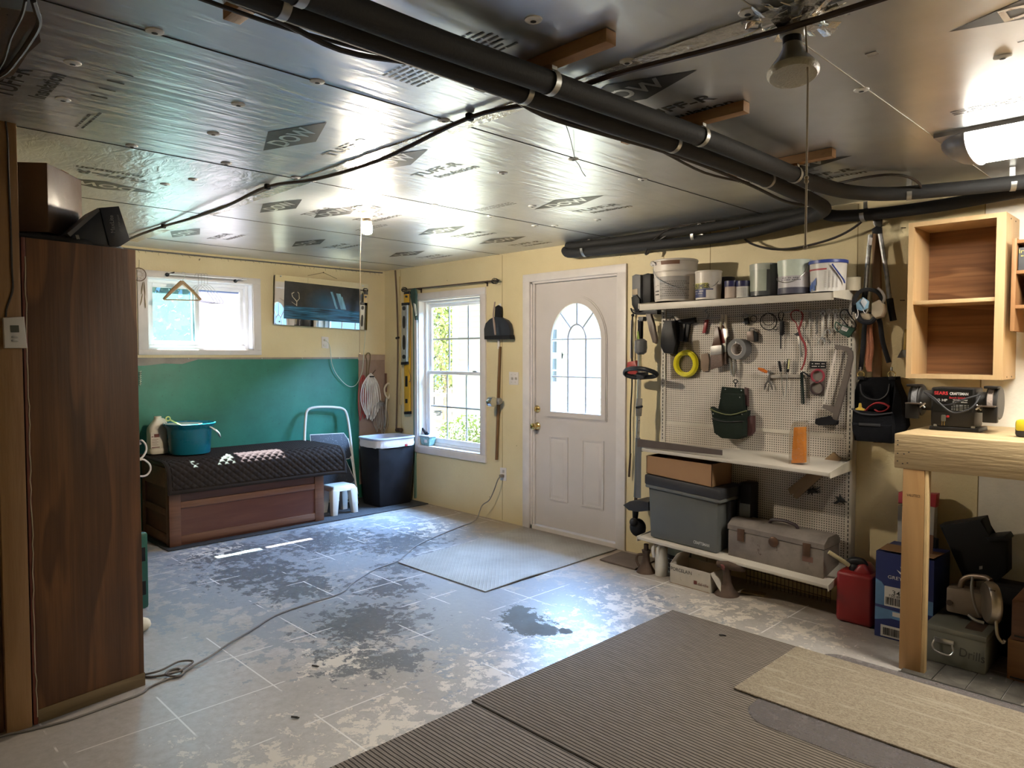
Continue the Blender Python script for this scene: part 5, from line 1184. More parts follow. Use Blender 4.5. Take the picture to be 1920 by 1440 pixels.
MB().lathe([(r * 1.035, h * .90), (r * 1.06, h * .91), (r * 1.06, h * 1.0), (r * .98, h * 1.015), (.001, h * 1.005)], (x, y, z0), n=36, cap=False).build('lid', blu, t)
wrap('red_line', t, x, y, z0, r * .985, r * .99, h * .68, h * .73, -1.3, .3, mat('red_line', (.35, .05, .06), .5), off=.002)
g = MB()
for (a, zlo, zhi, w_) in ((-.9, .04, .26, .16), (-.72, .10, .34, .14), (-.55, .04, .40, .16), (-.40, .2, .46, .10), (-.8, .3, .36, .06)):
    A = [(a, zlo), (a + w_, zlo), (a + w_, zhi), (a, zhi - .06)]; g.poly([V((x + (r * .96 + .003) * math.sin(q_), y - (r * .96 + .003) * math.cos(q_), z0 + h * zz_)) for q_, zz_ in A])
g.build('blue_pattern', mat('blue_print', (.05, .12, .42), .5), t, fixn=False)
g = MB()
for k in range(9): wrap_text(g, '= = = =', x, y, z0, r * .97, h * (.14 + .06 * k), .007, .55)
g.build('fine_print', lblm, t, fixn=False)
MB().tube([V((x + (r + .012) * math.sin(a), y - (r + .012) * math.cos(a), z0 + h * zf)) for a, zf in ((.55, .84), (.75, .66), (.95, .50), (1.15, .36), (1.25, .25))], .007, 8, sm=4, flat=.5).build('handle', blu, t)
t, x, z0, h = can('glass_jar', 'small clear dish behind the shelf end beside the blue rimmed bucket', 'dish', 1597, -.11, .045, 520, mat('cloudy_jar', (.48, .43, .33), .2))
# ------------------------------------------------------------------ things hung on the pegboard
Y = PY - .004
def hang(name, label, cat, px, py, group=None, y=Y - .01): return thing(name, label, cat, RW(px, py, y), group)
# bar of hooks
line_ = hang('hook_rail', 'thin dark wire rail across the top of the pegboard', 'rail', 1450, 590); line('bar', [(1310, 598), (1395, 592), (1490, 584), (1590, 580)], .003, M['dullsteel'], line_, Y - .012, 1)
for px in (1335, 1357, 1440, 1465, 1500, 1540, 1553, 1575): line('hook', [(px, 592 - (px - 1335) * .045, Y - .003), (px, 594 - (px - 1335) * .045, Y - .03), (px, 588 - (px - 1335) * .045, Y - .034)], .0022, M['dullsteel'], line_, sm=2)
lr = hang('hook_rail', 'short dark tool rail under the screwdrivers on the pegboard', 'rail', 1480, 706); cut('strip', [(1440, 703), (1512, 702), (1512, 708), (1440, 709)], Y - .014, .014, mat('tan_rail', (.30, .265, .23), .5), lr)
o = hang('battery_holster', 'black moulded holster at the upper left of the pegboard', 'holster', 1250, 662)
cut('shell', [(1244, 601), (1266, 600), (1268, 640), (1262, 664), (1244, 662), (1238, 650), (1238, 635), (1243, 618)], Y - .06, .055, M['black'], o, .008); line('loop', [(1256, 601), (1258, 595), (1263, 594), (1266, 600)], .002, M['black'], o, Y - .03)
o = hang('caulking_gun', 'black caulking gun hanging beside the holster', 'gun', 1283, 640)
cut('barrel', [(1269, 600), (1302, 595), (1303, 604), (1292, 608), (1270, 606)], Y - .035, .03, M['black'], o, .004); cut('grip', [(1275, 606), (1285, 606), (1280, 640), (1272, 640)], Y - .03, .025, M['dark'], o, .004); cut('lever', [(1287, 606), (1293, 606), (1288, 641), (1283, 641)], Y - .026, .02, M['black'], o, .003)
line('trigger_wire', [(1303, 600), (1309, 598), (1310, 606), (1304, 614), (1300, 606)], .0016, M['dullsteel'], o, Y - .02)
o = hang('tubing_pack', 'coil of bright yellow tubing on a clear backing card', 'tubing', 1285, 712)
cl2 = glass('clear_blister', (.86, .84, .80), .12, (.5, .46, .42), .08)
cut('backing', [(1256, 642), (1310, 638), (1312, 708), (1258, 711)], Y - .004, .003, cl2, o, 0)
yt = mat('yellow_tubing', (.62, .54, .015), .3); cx_, cz_ = RW(1285.5, 682, Y - .02).x, RW(1285.5, 682, Y - .02).z
g = MB()
for k, (rr_, yy_) in enumerate(((.085, -.012), (.075, -.022), (.066, -.012), (.080, -.030), (.070, -.030))): g.tube([V((cx_ + rr_ * math.cos(a), Y + yy_, cz_ + rr_ * math.sin(a))) for a in [q_ * PI / 20 for q_ in range(40)]], .0085, 8, closed=True)
g.build('coil', yt, o)
o = hang('line_card', 'small brown accessory card beside the yellow tubing coil', 'card', 1318, 690); cut('card', [(1314, 664), (1327, 662), (1330, 676), (1328, 696), (1318, 697), (1314, 690)], Y - .008, .004, mat('brown_card', (.22, .15, .10), .6), o, .001)
o = hang('red_scraper', 'red handled scraper at the left of the hook rail', 'scraper', 1321, 625); cut('handle', [(1321, 600), (1327, 599), (1322, 624), (1316, 625)], Y - .022, .018, mat('dark_red_handle', (.26, .025, .03), .4), o, .004); line('neck', [(1325, 600), (1328, 590), (1322, 583), (1327, 580)], .004, M['dullsteel'], o, Y - .015)
o = hang('pruning_shears', 'cream handled pruning shears hanging open side down', 'pruners', 1358, 648); cm2 = mat('cream_grip', (.55, .49, .38), .5)
line('handle', [(1355, 590), (1352, 605), (1351, 618)], [.010, .011, .008], cm2, o, Y - .03, 3); line('handle', [(1361, 590), (1361, 606), (1362, 618)], [.009, .010, .008], cm2, o, Y - .02, 3)
cut('blade', [(1350, 617), (1364, 616), (1366, 630), (1361, 634), (1362, 642), (1359, 649), (1359, 637), (1352, 630)], Y - .028, .010, M['steel'], o, .002)
def brush(px, py, k, label, hm, fm_):
    o = hang('paint_brush', label, 'paint brush', px, py + 60)
    cut('handle', [(px + 7, py), (px + 14, py), (px + 15, py + 22), (px + 20, py + 40), (px - 1, py + 42), (px + 5, py + 28)], Y - .03 - k, .014, hm, o, .004)
    cut('ferrule', [(px - 1, py + 36), (px + 20, py + 34), (px + 20, py + 51), (px - 1, py + 53)], Y - .033 - k, .02, M['dullsteel'], o, .002)
    cut('bristles', [(px - 1, py + 52), (px + 20, py + 50), (px + 21, py + 74), (px - 1, py + 80)], Y - .031 - k, .016, fm_, o, .003)
bh = mat('dark_wood_handle', (.09, .04, .025), .35); bb = mat('dark_bristle', (.10, .06, .045), .5, bump=.4, bscale=120)
brush(1333, 613, .018, 'dark handled paint brush hanging in front, nearest the shears', bh, bb); brush(1341, 609, 0, 'red brown paint brush half hidden behind the dark handled one', mat('red_wood_handle', (.20, .03, .025), .35), bb)
o = hang('tape_roll', 'grey duct tape roll with white core on the pegboard', 'tape', 1382, 672)
g = MB(); cc = RW(1381, 654.5, Y - .055); n_ = 32; ov = lambda r_, dy: [cc + V((r_ * math.cos(a) * .98, dy, r_ * math.sin(a))) for a in [k * 2 * PI / n_ for k in range(n_)]]
g.ring(ov(.066, 0), ov(.040, 0), (.012, .05, 0)); g.build('tape_body', mat('duct_tape_grey', (.12, .12, .125), .4, var=.1), o)
g = MB(); g.ring(ov(.040, .001), ov(.036, .001), (.012, .048, 0)); g.build('core', mat('cardboard_core', (.55, .50, .47), .6), o)
line('hook', [(1381, 640, Y - .002), (1381, 645, Y - .07), (1380, 641, Y - .075)], .003, M['dullsteel'], o, sm=2)
o = hang('locking_clamp', 'bright steel locking pliers hanging under the tape roll', 'pliers', 1376, 712)
line('jaw', [(1369, 672), (1372, 690), (1374, 704)], [.009, .012, .006], M['steel'], o, Y - .02, 3); line('jaw', [(1377, 672), (1378, 690), (1376, 706)], [.008, .011, .005], M['dullsteel'], o, Y - .03, 3)
o = hang('snap_hook', 'dark snap hook above the tool pouch', 'hook', 1379, 722); line('ring', [(1375, 714), (1379, 712), (1383, 714), (1381, 718), (1377, 718)], .003, M['black'], o, Y - .02, 2, True); line('shank', [(1379, 717), (1379, 726)], .004, M['black'], o, Y - .02, 1)
# green black leather tool pouch
o = hang('tool_pouch', 'dark green tool pouch hanging in the middle of the pegboard', 'pouch', 1368, 826); gp = mat('dark_green_canvas', (.013, .019, .015), .85, spec=.15, bump=.3, bscale=90, var=.2)
cut('back', [(1353, 725), (1398, 729), (1402, 800), (1391, 822), (1350, 818), (1346, 770)], Y - .012, .012, gp, o, .003)
def pocket(pts, y0, dep, nm='pocket', m=gp): return cut(nm, pts, y0, dep, m, o, .010)
pocket([(1355, 738), (1392, 739), (1394, 774), (1362, 775), (1352, 756)], Y - .055, .045)
pocket([(1331, 763), (1345, 772), (1375, 778), (1400, 770), (1397, 792), (1345, 790), (1334, 782)], Y - .075, .062, 'belt_loop')
pocket([(1334, 784), (1362, 790), (1394, 790), (1393, 818), (1382, 824), (1352, 822), (1338, 812)], Y - .105, .095)
line('binding', [(1331, 766), (1345, 773), (1370, 778), (1400, 770)], .004, mat('olive_binding', (.10, .11, .035), .6), o, Y - .08, 3)
line('binding', [(1334, 785), (1360, 791), (1394, 790)], .003, M['black'], o, Y - .107, 3)
cut('side_holster', [(1396, 781), (1411, 780), (1411, 810), (1404, 818), (1394, 815)], Y - .05, .045, mat('oxblood_holster', (.06, .022, .022), .6), o, .006)
cut('side_holster', [(1395, 726), (1401, 728), (1402, 762), (1397, 760)], Y - .025, .022, mat('oxblood_strap', (.05, .02, .02), .6), o, .003)
g = MB()
for px, py, yy_ in ((1360, 730, -.014), (1390, 732, -.014), (1350, 747, -.05), (1387, 745, -.058), (1337, 776, -.078), (1391, 777, -.078)): g.ball(RW(px, py, Y + yy_), .004, 5)
g.build('rivets', M['steel'], o)
o = hang('padlock', 'black padlock hanging on a ring at the upper middle of the pegboard', 'padlock', 1398, 608); cut('lock_body', [(1394, 597), (1402, 595), (1403, 607), (1396, 609)], Y - .025, .02, M['black'], o, .004); line('shackle', [(1395, 598), (1392, 592), (1396, 588), (1401, 590), (1402, 597)], .0032, M['dullsteel'], o, Y - .015)
o = hang('split_ring', 'thin black ring hanging right of the padlock', 'ring', 1413, 605); line('ring', [(1413 + 6 * math.cos(a), 598 + 6.3 * math.sin(a)) for a in [k * PI / 6 for k in range(12)]], .0022, M['black'], o, Y - .012, 1, True)
o = hang('pulley_block', 'small bronze grey pulley block on the pegboard', 'pulley', 1410, 640); cut('cheek', [(1399, 622), (1412, 619), (1414, 640), (1400, 639)], Y - .03, .02, mat('bronze_grey', (.13, .10, .085), .45, metal=.6), o, .006); cut('body', [(1412, 619), (1420, 626), (1420, 640), (1412, 641)], Y - .024, .02, M['black'], o, .004); line('eye', [(1405, 621), (1406, 616), (1413, 616), (1414, 621)], .004, M['dullsteel'], o, Y - .02)
o = hang('wire_coil', 'coil of dark wire hanging on the hook rail', 'wire', 1440, 617)
for k, (rx_, ry_) in enumerate(((16, 16), (15, 15.4), (11, 11))): line('loop', [(1441 + rx_ * math.cos(a), 603 - (4 if k == 2 else 0) + ry_ * math.sin(a)) for a in [q_ * PI / 10 for q_ in range(20)]], .0022, M['wire_black'], o, Y - .012 - .005 * k, 1, True)
line('loose_end', [(1450, 616), (1456, 619), (1457, 613)], .0022, M['wire_black'], o, Y - .014)
o = hang('rasp', 'black handled rasp hanging on a double loop', 'rasp', 1464, 654); line('loop', [(1463, 604), (1460, 592), (1462, 586), (1468, 586), (1469, 592), (1465, 604)], .003, M['black'], o, Y - .012); cut('handle', [(1461, 603), (1468, 602), (1468, 626), (1465, 629), (1461, 628)], Y - .028, .022, M['black'], o, .004); line('blade', [(1464, 627), (1464, 654)], [.0055, .004], M['dark'], o, Y - .016, 1)
o = hang('small_pick', 'tiny bent metal pick beside the rasp', 'pick', 1475, 636); line('pick', [(1471, 639), (1475, 632), (1476, 626)], .0016, M['dullsteel'], o, Y - .01)
o = hang('red_strap', 'red webbing strap curling down the pegboard', 'strap', 1503, 694); line('webbing', [(1496, 618), (1493, 606), (1485, 598), (1483, 588), (1490, 582), (1501, 584), (1505, 592), (1502, 606), (1498, 618), (1502, 632), (1509, 645), (1511, 660), (1508, 680), (1502, 694)], [.0035, .0035, .004, .005, .007, .007, .006, .005], mat('red_webbing', (.22, .025, .028), .7), o, Y - .02, 4, flat=.45)
o = hang('tin_snips', 'long grey blade shears hanging beside the red strap', 'shears', 1502, 670); cut('blade', [(1494, 623), (1500, 623), (1504, 669), (1501, 670)], Y - .016, .006, M['dullsteel'], o, .001); cut('shoulder', [(1488, 627), (1500, 620), (1501, 629), (1496, 630)], Y - .018, .008, M['dark'], o, .001)
o = hang('steel_file', 'thin flat steel file hanging between red strap and wrenches', 'file', 1519, 602); cut('blade', [(1517, 583), (1521, 583), (1520, 603), (1517, 603)], Y - .01, .006, M['dullsteel'], o, .001)
line('chain', [(1518, 604), (1517.5, 640), (1516, 690), (1514, 758)], .0013, M['steel'], o, Y - .004, 1)
stl = M['steel']
def wrench(px, py, L, w_, label, oe):
    o = hang('wrench', label, 'wrench', px, py + L); 
    line('shaft', [(px, py + 5), (px - .8, py + L - 8)], [w_, w_ * 1.1], stl, o, Y - .012, 1, flat=.5)
    line('box_end', [(px + 4.0 * math.cos(a), py + 4.5 * math.sin(a)) for a in [k * PI / 5 for k in range(10)]], w_ * .75, stl, o, Y - .012, 1, True)
    q_ = px - 1.4; s_ = oe; line('open_end', [(q_ - s_, py + L + s_ * .8), (q_ - s_ * 1.1, py + L - s_ * .2), (q_, py + L - s_ * 1.2), (q_ + s_ * 1.1, py + L - s_ * .2), (q_ + s_ * .9, py + L + s_ * .9)], w_ * .9, stl, o, Y - .012, 3)
wrench(1543, 588, 52, .0062, 'longest steel combination wrench on the hook rail', 5.5); wrench(1554, 584, 38, .005, 'middle sized steel wrench right of the longest one', 4.2); wrench(1566, 584, 34, .004, 'small wrench between middle wrench and the green box', 3.4)
o = hang('spring_hook', 'grey spring with a hooked end left of the wrenches', 'spring', 1530, 635)
MB().tube([RW(1531.5 + .0 * k, 594 + k * .55, Y - .02) + V((.007 * math.cos(k * 1.9), .007 * math.sin(k * 1.9), 0)) for k in range(60)], .0018, 5).build('coil', M['dullsteel'], o); line('hook', [(1531, 627), (1528, 631), (1530, 635), (1534, 632)], .002, M['dullsteel'], o, Y - .02, 3)
wrench(1583, 583, 26, .0045, 'small wrench hidden behind the green box loop', 3)
o = hang('light_string_box', 'dark green box with barcode sticker and looped cable', 'box', 1590, 632)
cut('box_body', [(1579, 609), (1604, 616), (1590, 633), (1572, 622)], Y - .05, .025, mat('deep_green', (.008, .045, .028), .5), o, .003); cut('sticker', [(1580, 611), (1591, 616), (1587, 622), (1577, 618)], Y - .052, .002, M['white'], o, 0)
g = MB()
for k in range(6): a_ = .12 + k * .13; g.prism([RW(1580 + 11 * a_ * 1.05 - .2 , 611.5 + 5 * a_, Y - .0528), RW(1580 + 11 * a_ * 1.05 + .35, 611.7 + 5 * a_, Y - .0528), RW(1577.8 + 10 * a_ + .3, 617 + 4.4 * a_, Y - .0528), RW(1577.8 + 10 * a_ - .2, 617 + 4.4 * a_, Y - .0528)], (0, .0006, 0))
g.build('barcode', M['black'], o)
line('cable', [(1590, 612), (1582, 602), (1575, 592), (1579, 582), (1588, 582), (1594, 592), (1602, 602), (1605, 612), (1598, 618)], .003, M['black'], o, Y - .04, 4); line('cable', [(1578, 612), (1568, 604), (1566, 614), (1575, 624), (1586, 630)], .0035, mat('green_cable', (.01, .05, .03), .5), o, Y - .035, 4)
# screwdrivers, pliers, allen keys
def driver(p0, p1, p2, label, hm, r_=.009, rail=True):
    o = hang('screwdriver', label, 'screwdriver', p2[0], p2[1]); line('handle', [p0, ((p0[0] + p1[0]) / 2, (p0[1] + p1[1]) / 2), p1], [r_ * .8, r_, r_ * .75], hm, o, Y - .022, 2); line('shaft', [p1, p2], .0025, stl, o, Y - .018, 1); return o
driver((1461, 677), (1464, 697), (1470, 749), 'black handled screwdriver, left of the pair under the rail', M['black'])
o = driver((1479, 673), (1477, 698), (1473, 743), 'black and cream striped screwdriver, right of the pair under the rail', M['black'], .011)
line('cream_stripe', [(1479.5, 674), (1478, 692)], .005, mat('cream_stripe', (.60, .55, .28), .4), o, Y - .031, 1)
o = hang('orange_screwdriver', 'stubby screwdriver with clear orange handle lying askew', 'screwdriver', 1440, 704); line('handle', [(1422, 691), (1430, 694), (1438, 698)], [.008, .012, .008], mat('amber_handle', (.50, .13, .015), .25), o, Y - .03, 2); line('shaft', [(1438, 698), (1443, 702)], .003, stl, o, Y - .022, 1)
o = hang('pliers', 'grey cutting pliers hanging legs apart under the rail', 'pliers', 1440, 732); dm = mat('gun_metal', (.16, .15, .14), .4, metal=.7)
for ex in (1433, 1448): line('leg', [(1440.5, 713), ((1440.5 + ex) / 2 + (1 if ex > 1440 else -1), 720), (ex, 731)], [.007, .006, .004], dm, o, Y - .014, 2)
cut('head', [(1439, 702), (1443, 702), (1444, 714), (1438, 714)], Y - .02, .012, dm, o, .002)
o = hang('hex_key_set', 'black folded set of hex keys below the red strap', 'hex keys', 1506, 758)
for k, (a_, b_) in enumerate((((1501.5, 700), (1503, 757)), ((1503.5, 699), (1506, 758)), ((1505, 699), (1508, 757)))): line('key', [a_, b_], .0038 - .0003 * k, mat('black_oxide', (.012, .022, .02), .35, metal=.4), o, Y - .016 - .002 * k, 1)
line('key', [(1501, 700), (1507, 698), (1515, 704), (1519, 706)], .0045, M['black'], o, Y - .024, 2)
o = hang('tape_card', 'carded pack of red and black rings beside the hacksaw', 'card', 1532, 742)
cut('card', [(1519, 677), (1549, 678), (1545, 742), (1518, 739)], Y - .006, .004, mat('grey_card', (.20, .17, .15), .6), o, 0); cut('header', [(1519, 677), (1549, 678), (1548.5, 691), (1519, 691)], Y - .0075, .0025, M['black'], o, 0)
g = MB(); 
for py, n_t in ((682, '- --- --'), (687, '---- - ---')):
    g.text(n_t, RW(1534, py, Y - .0082), (1, 0, 0), (0, 0, 1), h=.004, w=.075)
g.build('header_print', lblw, o, fixn=False)
for py, m_, px in ((705, mat('red_ring', (.24, .03, .045), .4), 1533), (727, mat('dark_ring', (.035, .02, .02), .4), 1532)):
    c_ = RW(px, py, Y - .015); MB().tube([c_ + V((.036 * math.cos(a), 0, .036 * math.sin(a))) for a in [k * PI / 12 for k in range(24)]], .007, 8, closed=True).build('ring', m_, o)
# hacksaw
o = hang('hacksaw', 'grey framed hacksaw hanging at the right of the pegboard', 'hacksaw', 1560, 797); hf = mat('hammered_grey', (.115, .095, .085), .5, bump=.2, spec=.3)
cut('frame', [(1565, 646), (1589, 650), (1598, 659), (1599, 671), (1590, 712), (1572, 778), (1569, 791), (1560, 788), (1563, 774), (1541, 765), (1543, 758), (1565, 763), (1579, 712), (1591, 668), (1586, 657), (1565, 654)], Y - .035, .02, hf, o, .003)
cut('blade', [(1566, 656), (1569, 657), (1546, 762), (1543, 760)], Y - .028, .003, mat('blade_pale', (.58, .52, .48), .4), o, 0)
cut('handle', [(1560, 786), (1570, 789), (1568, 797), (1550, 797), (1534, 798), (1527, 794), (1528, 785), (1542, 784), (1553, 780)], Y - .045, .035, M['black'], o, .006)
# things on the middle shelf
o = thing('sponge_pack', 'bright orange sponge in a clear wrapper standing on the middle shelf', 'sponge', RW(1495, 866, -.27)); zs_ = top_at(SHELF_M, o.location.x, -.27)
om = mat('orange_sponge', (.72, .24, .01), .8, bump=.5, bscale=70, var=.2); P_ = PW([(1488, 800), (1508, 799), (1508, 866), (1483, 867)], -.29); dz = zs_ - min(p.z for p in P_) + .002
MB().prism([p + V((0, 0, dz)) for p in P_], (0, .035, 0), .004).build('sponge', om, o)
P_ = PW([(1479, 812), (1486, 795), (1487, 789), (1509, 787), (1512, 800), (1513, 868), (1478, 869)], -.296); MB().prism([p + V((0, 0, dz)) for p in P_], (0, .045, 0), .004).build('wrapper', glass('clear_wrapper', (.92, .90, .86), .10, (.6, .55, .5), .10), o)
xx0, xx1 = 3.455, 3.50
sq = thing('framing_square', 'rusty steel framing square hooked over the left end of the shelf', 'square', (3.46, -.378, 0))
A = PW([(1195.5, 823), (1354, 844), (1354, 853), (1204, 836), (1202.5, 839), (1191, 838)], -.382)
zsq = top_at(SHELF_M, 3.6, -.37)
MB().prism(PW([(1195, 822.5), (1354, 844), (1354, 854), (1202, 838), (1195, 838)], -.3745), (0, .004, 0)).build('blade', mat('brown_steel', (.11, .085, .075), .5, metal=.5), sq)
MB().prism(PW([(1193.5, 838), (1202, 838), (1201, 934), (1192, 934)], -.3745), (0, .004, 0)).build('tongue', mat('grey_steel_bar', (.13, .135, .14), .45, metal=.4), sq)
o = thing('wood_offcut', 'notched brown board leaning behind the middle shelf', 'board', RW(1515, 935, -.1)); cut('board', [(1562, 848), (1577, 861), (1493, 936), (1486, 930), (1490, 925), (1482, 928), (1477, 917)], -.10, .018, mat('brown_offcut', (.20, .125, .06), .6), o, .001)
# bins on the bottom shelf
yb_ = -.345
bt = thing('storage_bin', 'grey plastic bin with dark lid on the bottom shelf', 'bin', (3.77, -.24, .245)); gm_ = mat('bin_grey', (.095, .10, .098), .5, var=.08, scale=5)
zb_l, zb_r = .246, .232
def hexb(x0, x1, y0, y1, z0l, z0r, z1l, z1r, inset=0): return [(x0 + inset, y0 + inset, z0l), (x1 - inset, y0 + inset, z0r), (x1 - inset, y1, z0r), (x0 + inset, y1, z0l), (x0, y0, z1l), (x1, y0, z1r), (x1, y1, z1r), (x0, y1, z1l)]
bx0, bx1 = 3.525, 4.035
MB().hexa(hexb(bx0, bx1, yb_, -.09, zb_l, .226, .590, .558, .010), .012).build('tub', gm_, bt)
MB().hexa(hexb(bx0 - .016, bx1 + .028, yb_ - .015, -.08, .578, .545, .602, .570), .008).build('rim', mat('bin_rim', (.12, .125, .122), .45), bt)
MB().hexa(hexb(bx0 - .02, bx1 + .03, yb_ - .02, -.08, .598, .566, .665, .632), .012).build('lid', M['dark'], bt)
MB().hexa([(bx1 - .005, -.22, .30), (bx1 + .03, -.24, .545), (bx1 + .035, -.19, .545), (bx1 + .005, -.17, .30), (bx1 - .02, -.22, .30), (bx1 + .0, -.24, .545), (bx1 + .0, -.19, .545), (bx1 - .02, -.17, .30)], .004).build('latch', M['dark'], bt)
g = MB(); c_ = RW(1313, 1020, yb_ - .001); e_ = RW(1327, 1023.5, yb_ - .001); w2_ = RW(1300.5, 1016.5, yb_ - .001); g.text('*CRAFTSMAN', (e_ + w2_) / 2 + V((0, .008, 0)), e_ - w2_, (0, 0, 1), h=.020, w=.112, off=.0); g.build('lettering', mat('pale_letters', (.50, .50, .48), .5), bt, fixn=False)
for v in bt.children:
    pass
tray = thing('cardboard_tray', 'open brown cardboard tray on top of the grey bin', 'box', (3.75, -.22, .66))
cx0, cx1, cy0, cy1 = 3.512, 3.995, -.350, -.105; zl0, zr0_, zl1, zr1_ = .668, .636, .788, .778
for a, b_, nm in (((cx0, cy0), (cx1, cy0 + .004), 'wall'), ((cx0, cy1 - .004), (cx1, cy1), 'wall'), ((cx0, cy0), (cx0 + .004, cy1), 'wall'), ((cx1 - .004, cy0), (cx1, cy1), 'wall')):
    f = lambda x, l, r_: l + (r_ - l) * (x - cx0) / (cx1 - cx0)
    MB().hexa([(a[0], a[1], f(a[0], zl0, zr0_)), (b_[0], a[1], f(b_[0], zl0, zr0_)), (b_[0], b_[1], f(b_[0], zl0, zr0_)), (a[0], b_[1], f(a[0], zl0, zr0_)), (a[0], a[1], f(a[0], zl1, zr1_)), (b_[0], a[1], f(b_[0], zl1, zr1_)), (b_[0], b_[1], f(b_[0], zl1, zr1_)), (a[0], b_[1], f(a[0], zl1, zr1_))]).build('side', M['card'], tray)
MB().hexa([(cx0, cy0, zl0), (cx1, cy0, zr0_), (cx1, cy1, zr0_), (cx0, cy1, zl0), (cx0, cy0, zl0 + .004), (cx1, cy0, zr0_ + .004), (cx1, cy1, zr0_ + .004), (cx0, cy1, zl0 + .004)]).build('bottom', M['card'], tray)
for k, (px_, rr_, lab_) in enumerate(((3.72, .055, 'left dark reel lying in the cardboard tray'), (3.86, .055, 'right dark reel lying in the cardboard tray'))):
    MBc = MB().lathe([(.02, 0), (rr_, .0), (rr_, .02), (rr_ * .6, .024), (rr_ * .6, .06), (rr_, .064), (rr_, .084), (.02, .084)], (px_, -.23, .648 + (.688 - .648) * (cx1 - px_) / .48 + .002), n=20); tag(MBc.build('dark_reel', M['dark']), lab_, 'reel', 'reels in the cardboard tray')
ob = thing('dark_case', 'black equipment case behind the grey bin on the bottom shelf', 'case', (4.15, -.12, .25)); MB().box((4.085, -.17, .27), (4.16, -.066, .66), .008).build('case_body', M['black'], ob); MB().box((4.087, -.174, .41), (4.158, -.170, .53), .002).build('label', mat('case_label', (.16, .17, .17), .5), ob)
# old metal tool box
tm, nt, b, out = _new('scuffed_grey_metal'); T = NT(nt); P = T.obj(); c = T.mix(T.ramp(T.noise(P, 5, 6, .65), [(.35, 0.0), (.65, 1.0)]), (.155, .13, .115), (.25, .215, .19)); c = T.mix(T.ramp(T.noise(P, 14, 8, .75), [(.60, 0.0), (.66, .85)]), c, (.06, .035, .022)); T.set(b, 'Base Color', c); b.inputs['Roughness'].default_value = .5; b.inputs['Metallic'].default_value = .25
tx0, tx1, ty0, ty1 = 4.085, 4.665, -.305, -.085
tbx = thing('tool_box', 'scuffed grey metal tool box with three latches on the bottom shelf', 'tool box', ((tx0 + tx1) / 2, (ty0 + ty1) / 2, .22)); f_ = lambda x, l, r_: l + (r_ - l) * (x - tx0) / (tx1 - tx0)
MB().hexa(hexb(tx0, tx1, ty0, ty1, .224, .205, .385, .368), .004).build('box_body', tm, tbx)
g = MB(); pr = [(ty0 - .003, 0), (ty0 - .003, .028), (ty0 + .05, .060), (ty1 - .05, .060), (ty1 + .003, .028), (ty1 + .003, 0)]
A = [g._v((tx0 - .003, yy_, .389 + zz_)) for yy_, zz_ in pr]; B = [g._v((tx1 + .003, yy_, .371 + zz_)) for yy_, zz_ in pr]
for i in range(6): g._f((A[i], A[(i + 1) % 6], B[(i + 1) % 6], B[i]))
g._f(list(reversed(A))); g._f(B); g.build('lid', tm, tbx)
rl = mat('rusty_latch', (.10, .055, .035), .5, metal=.6, var=.3)
for px, zz_ in ((4.17, .0), (4.62 - .05, 0)):
    zz_ = f_(px, .385, .368); MB().box((px - .022, ty0 - .010, zz_ - .055), (px + .022, ty0 - .002, zz_ + .02), .003).build('latch', rl, tbx)
px = 4.375; zz_ = f_(px, .385, .368); MB().lathe([(.030, 0), (.030, .006), (.018, .012)], (px, ty0 - .001, zz_ - .015), '-Y', 20).build('lock', rl, tbx)
MB().tube([(4.30, -.20, .440), (4.31, -.20, .462), (4.36, -.20, .470), (4.41, -.20, .468), (4.46, -.20, .455), (4.47, -.20, .436)], .010, 8, sm=4).build('handle', mat('dark_plum_handle', (.04, .025, .03), .4), tbx)
MB().box((4.545, ty0 - .0015, .285), (4.605, ty0 + .001, .315)).build('name_plate', mat('worn_plate', (.15, .075, .055), .6), tbx)
# under the bottom shelf
y = -.18; x = 3.665
bkt = thing('green_bucket', 'green lidded bucket with dark label under the bottom shelf', 'bucket', (x, y, 0)); 
MB().lathe([(.072, 0), (.080, .17), (.084, .172), (.084, .19)], (x, y, 0), n=28).build('tub', mat('grey_green_tub', (.22, .26, .22), .5), bkt); MB().lathe([(.088, .186), (.088, .205), (.076, .210), (.001, .209)], (x, y, 0), n=28, cap=False).build('lid', mat('green_lid', (.012, .07, .03), .5), bkt)
wrap('label', bkt, x, y, 0, .0735, .080, .015, .13, -1.0, .6, M['dark']); g = MB(); wrap_text(g, '-- --', x, y, 0, .079, .10, .008, -.3, .05); wrap_text(g, '- ---', x, y, 0, .078, .07, .010, -.3, .05); wrap_text(g, '---- -', x, y, 0, .077, .04, .006, -.3, .05); g.build('label_print', mat('pale_label_ink', (.35, .40, .38), .5), bkt, fixn=False)
jg = thing('white_jug', 'white plastic jug with loop handle at the shelf foot', 'jug', (3.60, -.30, 0)); 
MB().lathe([(.038, 0), (.040, .12), (.037, .15), (.03, .175), (.018, .185), (.018, .20)], (3.612, -.318, 0), n=24).build('bottle', mat('white_jug_plastic', (.56, .54, .50), .4), jg)
for dx in (-.025, .012): MB().tube([(3.60 + dx, -.345, .12), (3.60 + dx - .004, -.352, .165), (3.60 + dx, -.335, .195), (3.60 + dx + .01, -.31, .19)], .012, 8, sm=4).build('handle', mat('white_jug_handle', (.60, .58, .55), .4), jg)
pb_ = thing('porcelain_box', 'open worn white carton marked PORCELAIN on the floor', 'box', (3.88, -.34, 0)); wc = mat('worn_white_card', (.46, .42, .36), .7, var=.1, grime=.3, gcol=(.14, .08, .05))
qa, qb = FL(1256, 1092), FL(1330, 1113); hh_ = .125
d_ = (qb - qa).normalized(); n__ = V((-d_.y, d_.x, 0)); dp_ = n__ * .20
